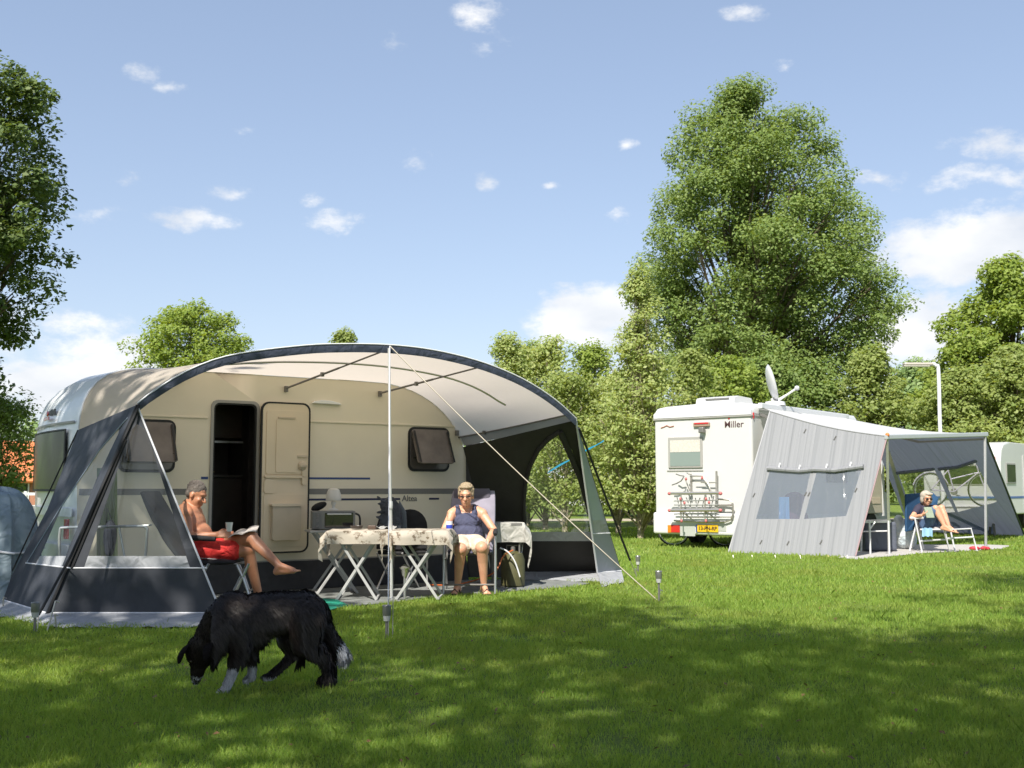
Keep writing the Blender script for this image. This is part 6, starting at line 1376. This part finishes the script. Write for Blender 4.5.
def cloth(label, x0, x1, Yc, depth, h, rz, over=.13, seed=1, corner=.12):
    c = V(((x0 + x1) / 2, Yc, 0)); w = x1 - x0; m = Matrix.Translation(c) @ Matrix.Rotation(rz, 4, 'Z'); nx, ny = 44, 40; rows = []; W_ = w / 2 + over + .02; D_ = depth / 2 + over + .02
    rs = random.Random(seed); ph = [rs.uniform(0, 6) for _ in range(4)]
    for j in range(ny + 1):
        r = []
        for i in range(nx + 1):
            x = -W_ + 2 * W_ * i / nx; y = -D_ + 2 * D_ * j / ny; ex = max(0, abs(x) - w / 2 - .006); ey = max(0, abs(y) - depth / 2 - .006); e = math.hypot(ex, ey) if ex and ey else ex + ey
            wav = math.sin(x * 13 + ph[0]) * .026 if ey > ex else math.sin(y * 13 + ph[1]) * .026; f = min(1, e / .06)
            px_ = math.copysign(min(abs(x), w / 2 + .012 + (.02 + wav) * f + (.03 * f if ex and ey else 0)), x); py_ = math.copysign(min(abs(y), depth / 2 + .012 + (.02 + wav) * f + (.03 * f if ex and ey else 0)), y)
            z = h + .018 - e * (1.0 if not (ex and ey) else 1.0) - (min(ex, ey) * .9) + .002 * math.sin(x * 20 + y * 11)
            r.append(m @ V((px_, py_, z)))
        rows.append(r)
    mb = MB(); mb.grid(rows, .002); o = mb.build('tablecloth', CLM, smooth=True); props(o, label, 'tablecloth'); return o
cloth('beige and brown patterned tablecloth on the left folding table', -2.04, -1.40, 12.48, .62, HT, R(3), .13, 1); cloth('beige patterned tablecloth on the right folding table next to the woman', -1.37, -.70, 12.50, .62, HT, R(-2), .14, 5)
# things on the tables
def on(px, Y, z): return V((gx(px, Y), Y, z))
TZ = HT + .022
mb = MB(); c = on(358, 12.5, TZ + .02); mb.lathe([(.06, -.015), (.075, .02), (.07, .02), (.055, -.01)], c, 16); o = mb.build('bowl', mat('bowl_dark', (.05, .04, .035), .4), smooth=True); props(o, 'small dark bowl on the left tablecloth', 'bowl')
mb = MB(); mb.box(on(373, 12.42, TZ + .022), (.09, .06, .045)); o = mb.build('sugar_box', mat('box_brown', (.08, .05, .035), .5), bevel=.006); props(o, 'little dark box near the centre pole on the tablecloth', 'box')
mb = MB(); mb.grid([[on(375 + i * 3.2, 12.55 + j * .09, TZ + .012 + .02 * math.sin(i * 1.9 + j)) for i in range(8)] for j in range(4)], .004); o = mb.build('newspaper', mat('newsprint', (.45, .45, .44), .8, col2=(.2, .2, .2), vscale=40), smooth=True); props(o, 'crumpled newspaper lying where the two tables meet', 'newspaper')
# toaster oven
ov = thing('toaster_oven', 'silver toaster oven with dark glass door on the side table', 'oven', on(334, 13.1, .75), R(14)); 
def ob(name, c, d, m, parent=ov, bevel=.006): mb = MB(); mb.box(c, d); return mb.build(name, m, parent, world=False, bevel=bevel)
ob('body', (0, 0, .115), (.50, .30, .21), mat('oven_steel', (.20, .20, .19), .4, metal=.5)); dd = ob('door', (.06, -.155, .115), (.33, .012, .17), mat('oven_glass', (.02, .02, .022), .08, coat=.5)); ob('handle', (.06, -.18, .185), (.28, .015, .018), ALU, dd, .003)
ob('control_panel', (-.19, -.154, .115), (.10, .008, .19), mat('oven_panel', (.16, .16, .155), .4)); 
for z in (.05, .11, .17): mb = MB(); mb.lathe([(.017, 0), (.014, .02)], (-.19, -.158, z), 12, axis=(0, -1, 0)); mb.build('knob', ALUD, ov, world=False)
mb = MB(); mb.tube(bez([V((.25, -.02, .19)), V((.31, -.02, .16)), V((.32, -.02, .05)), V((.31, 0, .0))], 4), .012); mb.build('cord', SEAL, ov, world=False)
la = thing('table_lamp', 'white mushroom-shaped table lamp standing on the toaster oven', 'lamp', on(334.5, 13.15, .975))
mb = MB(); mb.lathe([(.058, 0), (.055, .012), (.022, .025), (.016, .05), (.03, .08), (.022, .11), (.018, .14)], (0, 0, 0), 20); mb.build('base', mat('lamp_white_plastic', (.72, .7, .66), .35), la, world=False, smooth=True)
mb = MB(); mb.lathe([(.088, .115), (.092, .13), (.086, .19), (.066, .245), (.03, .262), (.001, .265)], (0, 0, 0), 24); mb.build('lamp_shade', mat('lamp_shade_white', (.75, .73, .69), .4, trans=.2), la, world=False, smooth=True)
mb = MB(); c = on(317.5, 13.2, .75); mb.lathe([(.05, 0), (.055, .03), (.055, .16), (.03, .2), (.03, .22)], c, 16); o = thing('water_bottle', 'blue bottle with dark cap left of the toaster oven', 'bottle', c); mb.build('bottle', mat('bottle_blue', (.01, .12, .30), .3), o, smooth=True)
mb = MB(); mb.ell(c + V((.03, 0, .27)), (.10, .06, .045), Euler((0, -.4, 0))); mb.build('cap', CHB, o, smooth=True)
# white bag on a crate and gas bottle right of the woman
c = V((gx(506, 14.05), 14.05, .72))
SHM = mat('cover_sheet', (.40, .39, .36), .55, var=.08, wrinkle=1, wscale=6)
CLM_ = CLM; CLM = SHM; cloth('pale plastic sheet draped over the stand to the right of the sitting woman', c.x - .20, c.x + .19, c.y, .34, .79, R(12), .23, 6); CLM = CLM_
cs = thing('storage_stand', 'dark folding stand under the pale plastic sheet', 'stand', (c.x, c.y, 0))
mb = MB(); mb.box((c.x, c.y, .785), (.40, .34, .03)); mb.build('top', ALUD, cs)
for q in (-1, 1):
    for y in (-.17, .17): mb = MB(); mb.tube([(c.x + q * .17, c.y + y * .8, .78), (c.x + q * .17, c.y + y * .8, .0)], .012, 6); mb.build('leg', ALUD, cs)
g = V((gx(513, 13.95), 13.95, 0)); gb = thing('gas_bottle', 'olive gas bottle standing under the pale plastic sheet', 'gas bottle', g)
mb = MB(); mb.lathe([(.12, 0), (.15, .03), (.15, .34), (.12, .42), (.05, .45)], (0, 0, 0), 24); mb.build('tank', mat('gas_olive', (.09, .085, .035), .5, var=.2), gb, world=False, smooth=True)
mb = MB(); mb.lathe([(.03, .45), (.03, .5), (.015, .51)], (0, 0, 0), 12); mb.tube([(-.08, 0, .44), (-.08, 0, .52), (.08, 0, .52), (.08, 0, .44)], .01); mb.build('valve', ALUD, gb, world=False)
mb = MB(); mb.tube(bez([V((g.x, 13.8, .47)), V((g.x - .12, 13.7, .40)), V((g.x - .22, 13.6, .22)), V((g.x - .45, 13.6, .12)), V((g.x - .75, 13.7, .05)), V((g.x - 1.1, 14.0, .03))], 5), .009, 6); o = mb.build('gas_hose', mat('hose_orange', (.5, .12, .03), .5)); props(o, 'thin orange hose curling from the gas bottle behind the chair', 'hose')
mb = MB(); mb.tube(bez([J(500, 548, 13.7), J(508, 552, 13.7), J(515, 562, 13.7), J(520, 577, 13.7)], 5), .009, 6); o = mb.build('white_cable', PIPE); props(o, 'white cable arching down beside the gas bottle', 'cable')
# solar and torch lights
def stake(label, px, py, top_py, kind=0, grp=None):
    g = G(px, py); s_ = F_PX / g.y; h = (py - top_py) / s_ ; t = thing('garden_light', label, 'garden light', (g.x, g.y, 0), 0)
    if kind == 0:
        mb = MB(); mb.lathe([(.034, h - .085), (.036, h - .08), (.036, h - .012), (.040, h - .008), (.036, h), (.01, h + .002)], (0, 0, 0), 18); mb.build('lamp_head', mat('solar_steel', (.26, .26, .26), .35, metal=.6), t, world=False, smooth=True)
        mb = MB(); mb.lathe([(.026, h - .13), (.033, h - .085)], (0, 0, 0), 16); mb.build('lens', mat('solar_lens', (.5, .5, .5), .2), t, world=False, smooth=True); mb = MB(); mb.tube([(0, 0, -.1), (0, 0, h - .12)], .012, 8); mb.build('stake', ALUD, t, world=False)
    else:
        mb = MB(); mb.lathe([(.012, h - .15), (.03, h - .12), (.045, h - .06), (.062, h - .045), (.064, h - .035), (.03, h - .015), (.008, h)], (0, 0, 0), 18); mb.build('lamp_head', mat('torch_steel', (.6, .58, .55), .25, metal=.8), t, world=False, smooth=True); mb = MB(); mb.tube([(0, 0, -.1), (0, 0, h - .14)], .013, 8); mb.build('stake', ALU, t, world=False)
stake('solar stake light in the shade in front of the centre pole', 386.5, 638, 606); stake('solar stake light beside the long guy rope on the right lawn', 659, 601, 571.5); stake('silver torch stake light under the folding tables by the pole', 404.5, 600, 565, 1)
stake('silver torch stake light inside the awning near the gas bottle', 527.5, 578, 551, 1); stake('small stake light behind the black storm strap', 638, 572, 556, 0); stake('stake light at the left front corner of the awning', 34.5, 633, 603, 0)
# behind the left wing window: tubular stand, towel, bag
ts = thing('tube_stand', 'silver bent tube frame behind the left wing window', 'stand', (J(105, 600, 10.9).x, 10.9, 0))
mb = MB(); mb.tube(bez([J(66, 600, 10.9), J(60, 560, 10.9), J(60, 532, 10.9), J(66, 527.5, 10.9), J(100, 527, 10.9), J(140, 526, 10.9), J(146, 528, 10.9), J(147, 535, 10.9), J(142, 600, 10.9)], 5), .014, 8); mb.build('frame', ALU, ts, smooth=True)
mb = MB(); mb.tube([J(119, 527, 10.9), J(128, 575, 10.9)], .011, 8); mb.tube([J(95, 528, 10.9), J(152, 525, 10.9)], .009, 8); mb.build('brace', ALU, ts, smooth=True)
def hang(name, label, cat, px0, px1, y0, y1, Y, m, n=14, amp=.03):
    rows = []
    for i in range(n): x = px0 + (px1 - px0) * i / (n - 1); rows.append([J(x, y0 + (y1 - y0) * j / 5, Y) + V((0, amp * math.sin(i * 1.5) * (j / 5 + .2), 0)) for j in range(6)])
    mb = MB(); mb.grid(rows, .006); o = mb.build(name, m, smooth=True); props(o, label, cat); return o
def stripe_mat():
    m = mat('towel_stripes', (.2, .3, .1), .9); nt = m.node_tree; N = nt.nodes; L = nt.links; tc = N.new('ShaderNodeTexCoord'); w = N.new('ShaderNodeTexWave'); w.inputs['Scale'].default_value = 4.2; w.inputs['Distortion'].default_value = .6; L.new(tc.outputs['Object'], w.inputs['Vector'])
    x = N.new('ShaderNodeMix'); x.data_type = 'RGBA'; x.inputs[6].default_value = (.10, .16, .03, 1); x.inputs[7].default_value = (.30, .36, .18, 1); L.new(w.outputs['Fac'], x.inputs[0]); L.new(x.outputs[2], N['Principled BSDF'].inputs['Base Color']); return m
hang('striped_towel', 'green striped towel hanging behind the left wing window', 'towel', 97, 117, 468, 556, 11.9, stripe_mat())
mb = MB(); c = J(110, 536, 11.3); mb.ell(c, (.07, .06, .17)); mb.ell(c + V((.0, 0, -.08)), (.055, .06, .14)); bg_ = thing('dark_bag', 'dark bag hanging on the tube frame behind the wing window', 'bag', c); fuse(mb, 'bag', mat('bag_dark', (.03, .03, .045), .8, wrinkle=.7), bg_, .012, 2)
mb = MB(); mb.tube([c + V((-.04, 0, .1)), c + V((0, -.1, .28)), c + V((.04, 0, .1))], .006); mb.build('strap', STRAP, bg_)
# bicycle cover at far left
bc = thing('covered_bicycles', 'bicycles hidden under a blue-grey tarpaulin cover at the left edge', 'tarpaulin', (-5.85, 12.1, 0))
rows = []; rs = random.Random(4); nu = 40
prof_c = [(.0, 1.0), (.10, .99), (.22, .92), (.34, .74), (.42, .45), (.48, .18), (.52, .02)]
for j, (r, hh) in enumerate(prof_c):
    ring = []
    for i in range(nu):
        a = 2 * math.pi * i / nu; ca, sa = math.cos(a), math.sin(a); fold = 1 + (.11 * math.sin(a * 7 + .6 + j * .25) + .07 * math.sin(a * 13 - j * .3) + .03 * math.sin(a * 23)) * (.25 + j / 6)
        x = math.copysign(abs(ca) ** .7, ca) * (.30 + r * .62) * fold * (1 if j else .7); y = math.copysign(abs(sa) ** .7, sa) * (.02 + r * .95) * fold
        ring.append(V((-5.78 + x, 12.12 + y, 1.27 * hh - .10 * (x + .2) * (j < 3) + .03 * math.sin(a * 3))))
    rows.append(ring + [ring[0]])
mb = MB(); mb.grid(rows); mb.add([rows[0][i] for i in range(nu)], [tuple(range(nu))]); o = mb.build('cover', mat('tarp_blue_grey', (.15, .21, .26), .5, var=.12, vscale=3, wrinkle=1, wscale=5, col2=(.26, .33, .37)), bc, smooth=True, solid=.01, subs=1)
mb = MB(); mb.tube([rows[4][i] * 1.0 + (rows[4][i] - V((-5.78, 12.12, rows[4][i].z))) * .035 for i in range(nu)], .012, 6, closed=True); mb.build('cord', PIPE, bc, smooth=True)
# ---------------------------------------------------------------- far awning furniture
rc = thing('lounge_chair', 'silver framed lounger with blue back and footrest under the far awning', 'chair', (J(935, 550, 21.7).x, 21.7, 0))
sv = V((-.45, -.9, 0)).normalized(); BLU = mat('lounger_blue', (.012, .055, .13), .8, var=.1, wrinkle=.4)
a, b_ = J(948, 529, 21.6), J(918, 530, 21.85); mb = MB(); padded(mb, a, b_, sv, .55, .06); mb.build('seat', mat('lounger_seat_grey', (.35, .34, .33), .8), rc, smooth=True)
mb = MB(); pbk = [J(906.5, 494, 21.95), J(933, 492, 22.5), J(939, 498, 22.45), J(933, 526, 22.2), J(906.5, 532, 21.85)]; nn3 = (pbk[1] - pbk[0]).cross(pbk[4] - pbk[0]).normalized(); nn3 = nn3 if nn3.y < 0 else -nn3
mb.poly(pbk, .05, nrm=nn3); mb.build('backrest', BLU, rc, bevel=.02)
def rt(name, pts, r=.016, m=None): mb = MB(); mb.tube([J(*p) for p in pts], r, 8); return mb.build(name, m or mat('lounger_tube', (.66, .66, .68), .3, metal=.3), rc, smooth=True)
LTU = mat('lounger_tube', (.68, .68, .70), .3, metal=.2)
for off in (0, .5):
    dx = off * 11
    rt('leg', [(922 + dx * .3, 552 - off * 6, 21.35 + off), (915 + dx * .3, 519 - off * 3, 21.4 + off)], m=LTU); rt('leg', [(909.5 + dx * .3, 551 - off * 6, 21.5 + off), (917 + dx * .3, 521, 21.5 + off)], m=LTU)
    rt('armrest', [(911 + dx * .3, 518 - off * 2, 21.5 + off), (923 + dx * .3, 517.5 - off * 2, 21.3 + off)], .026, PIPE)
rt('footrest_frame', [(945, 529.5, 21.3), (949.5, 552, 21.25), (943.5, 530, 21.3), (971, 528.5, 21.4), (977, 551, 21.3)], m=LTU)
rt('footrest_frame', [(950, 528, 21.75), (955, 551, 21.7)], m=LTU); rt('stretcher', [(946, 538.5, 21.3), (973.5, 537, 21.35)], m=LTU); rt('stretcher', [(921, 541, 21.35), (952, 539, 21.6)], m=LTU); rt('side_rail', [(920, 529.5, 21.4), (945, 529.5, 21.35)], m=LTU)
mb = MB(); rows = [[J(922 + i * 1.5, 528 + j * 2.1 + (.6 * math.sin(i * 2)), 21.28 - .015 * math.sin(i * 1.7)) for j in range(5)] for i in range(8)]; mb.grid(rows, .01); o = mb.build('towel', mat('towel_light_blue', (.28, .48, .68), .9, wrinkle=.5), smooth=True); props(o, 'light blue towel hanging off the seat of the far lounger', 'towel')
g = G(979.5, 550.5); sh = thing('shoes', 'pair of red shoes next to the leg of the far awning', 'shoes', (g.x, g.y, 0))
for q in (-.1, .1):
    mb = MB(); mb.ell((q, 0, .045), (.10, .05, .04), Euler((0, 0, q * 3))); mb.ell((q + .06, .0, .04), (.05, .045, .035)); mb.build('shoe', mat('shoe_red', (.45, .02, .04), .6), sh, world=False, smooth=True)
ft_ = thing('camping_table', 'silver tube frame table beside the habitation door of the motorhome', 'table', (J(876, 553, 20.9).x, 20.9, 0))
q0, q1, q2, q3 = J(861, 520.5, 21.6), J(891, 520, 21.1), J(884, 521.5, 20.6), J(864, 521, 20.6)
mb = MB(); mb.poly([J(861, 520, 21.3), J(890, 519, 21.5), J(891, 521, 20.9), J(862, 521.5, 20.7)], .03, nrm=(0, 0, 1)); mb.build('tabletop', ALU, ft_)
for x0_, y0_, x1_, y1_, Yk in ((869.5, 521, 870.5, 556, 20.6), (888.5, 521, 889.5, 555, 20.7), (862, 521, 861, 549, 21.3)): mb = MB(); mb.tube([J(x0_, y0_, Yk), V((J(x1_, y1_, Yk).x, Yk, .0))], .018, 8); mb.build('leg', LTU, ft_, smooth=True)
mb = MB(); mb.tube([J(860, 531.5, 20.9), J(889, 531, 20.75)], .014, 6); mb.tube([J(870, 529, 20.6), J(875, 522, 20.62)], .014, 6); mb.build('stretcher', LTU, ft_)
c = V((J(878, 540, 21.6).x, 21.6, 0)); mb = MB(); mb.box(c + V((0, 0, .3)), (.62, .4, .56)); o = mb.build('storage_box', mat('box_slate', (.09, .10, .13), .7, wrinkle=.5), bevel=.05, bseg=3); props(o, 'slate grey fabric storage box under the silver frame table', 'box')
c = J(904, 535, 22.3); mb = MB(); mb.ell(V((c.x, c.y, .32)), (.22, .16, .30)); mb.ell(V((c.x - .1, c.y, .5)), (.12, .1, .2)); mb.ell(V((c.x + .1, c.y, .2)), (.16, .14, .2)); bb2 = thing('shopping_bag', 'pale blue and white plastic bag beside the blue lounger', 'bag', (c.x, c.y, 0)); fuse(mb, 'bag', mat('bag_pale', (.45, .55, .62), .5, col2=(.7, .7, .68), vscale=6, wrinkle=1, wscale=7), bb2, .02, 2)
# seen through the near windows of the motorhome awning
c = V((gx(792, 22.1), 22.1, 0)); tc_ = thing('purple_cushion', 'dark purple cushion visible through the left window of the grey awning wall', 'cushion', c); mb = MB(); mb.ell(c + V((.02, 0, .90)), (.26, .16, .26)); mb.ell(c + V((.0, 0, .60)), (.30, .2, .25)); fuse(mb, 'cushion', mat('cushion_purple', (.14, .03, .09), .8, wrinkle=.5), tc_, .02, 2)
hang('blue_towel', 'light blue towel seen through the left window of the grey awning wall', 'towel', 779, 789, 497, 520, 21.5, mat('towel_sky', (.22, .55, .85), .9), 8)
ct2 = thing('camp_bed', 'low camp bed seen through the grey awning wall windows, under the cushion', 'camp bed', (c.x, c.y, 0)); mb = MB(); mb.box(c + V((.7, .4, .38)), (2.0, .7, .1)); mb.build('mattress', mat('bed_blue', (.05, .12, .2), .8), ct2, bevel=.03)
for x in (-.2, 1.6):
    for y in (.1, .7): mb = MB(); mb.tube([c + V((x, y, 0)), c + V((x, y, .35))], .02); mb.build('leg', ALU, ct2)
build_trees(); grass(); litter()
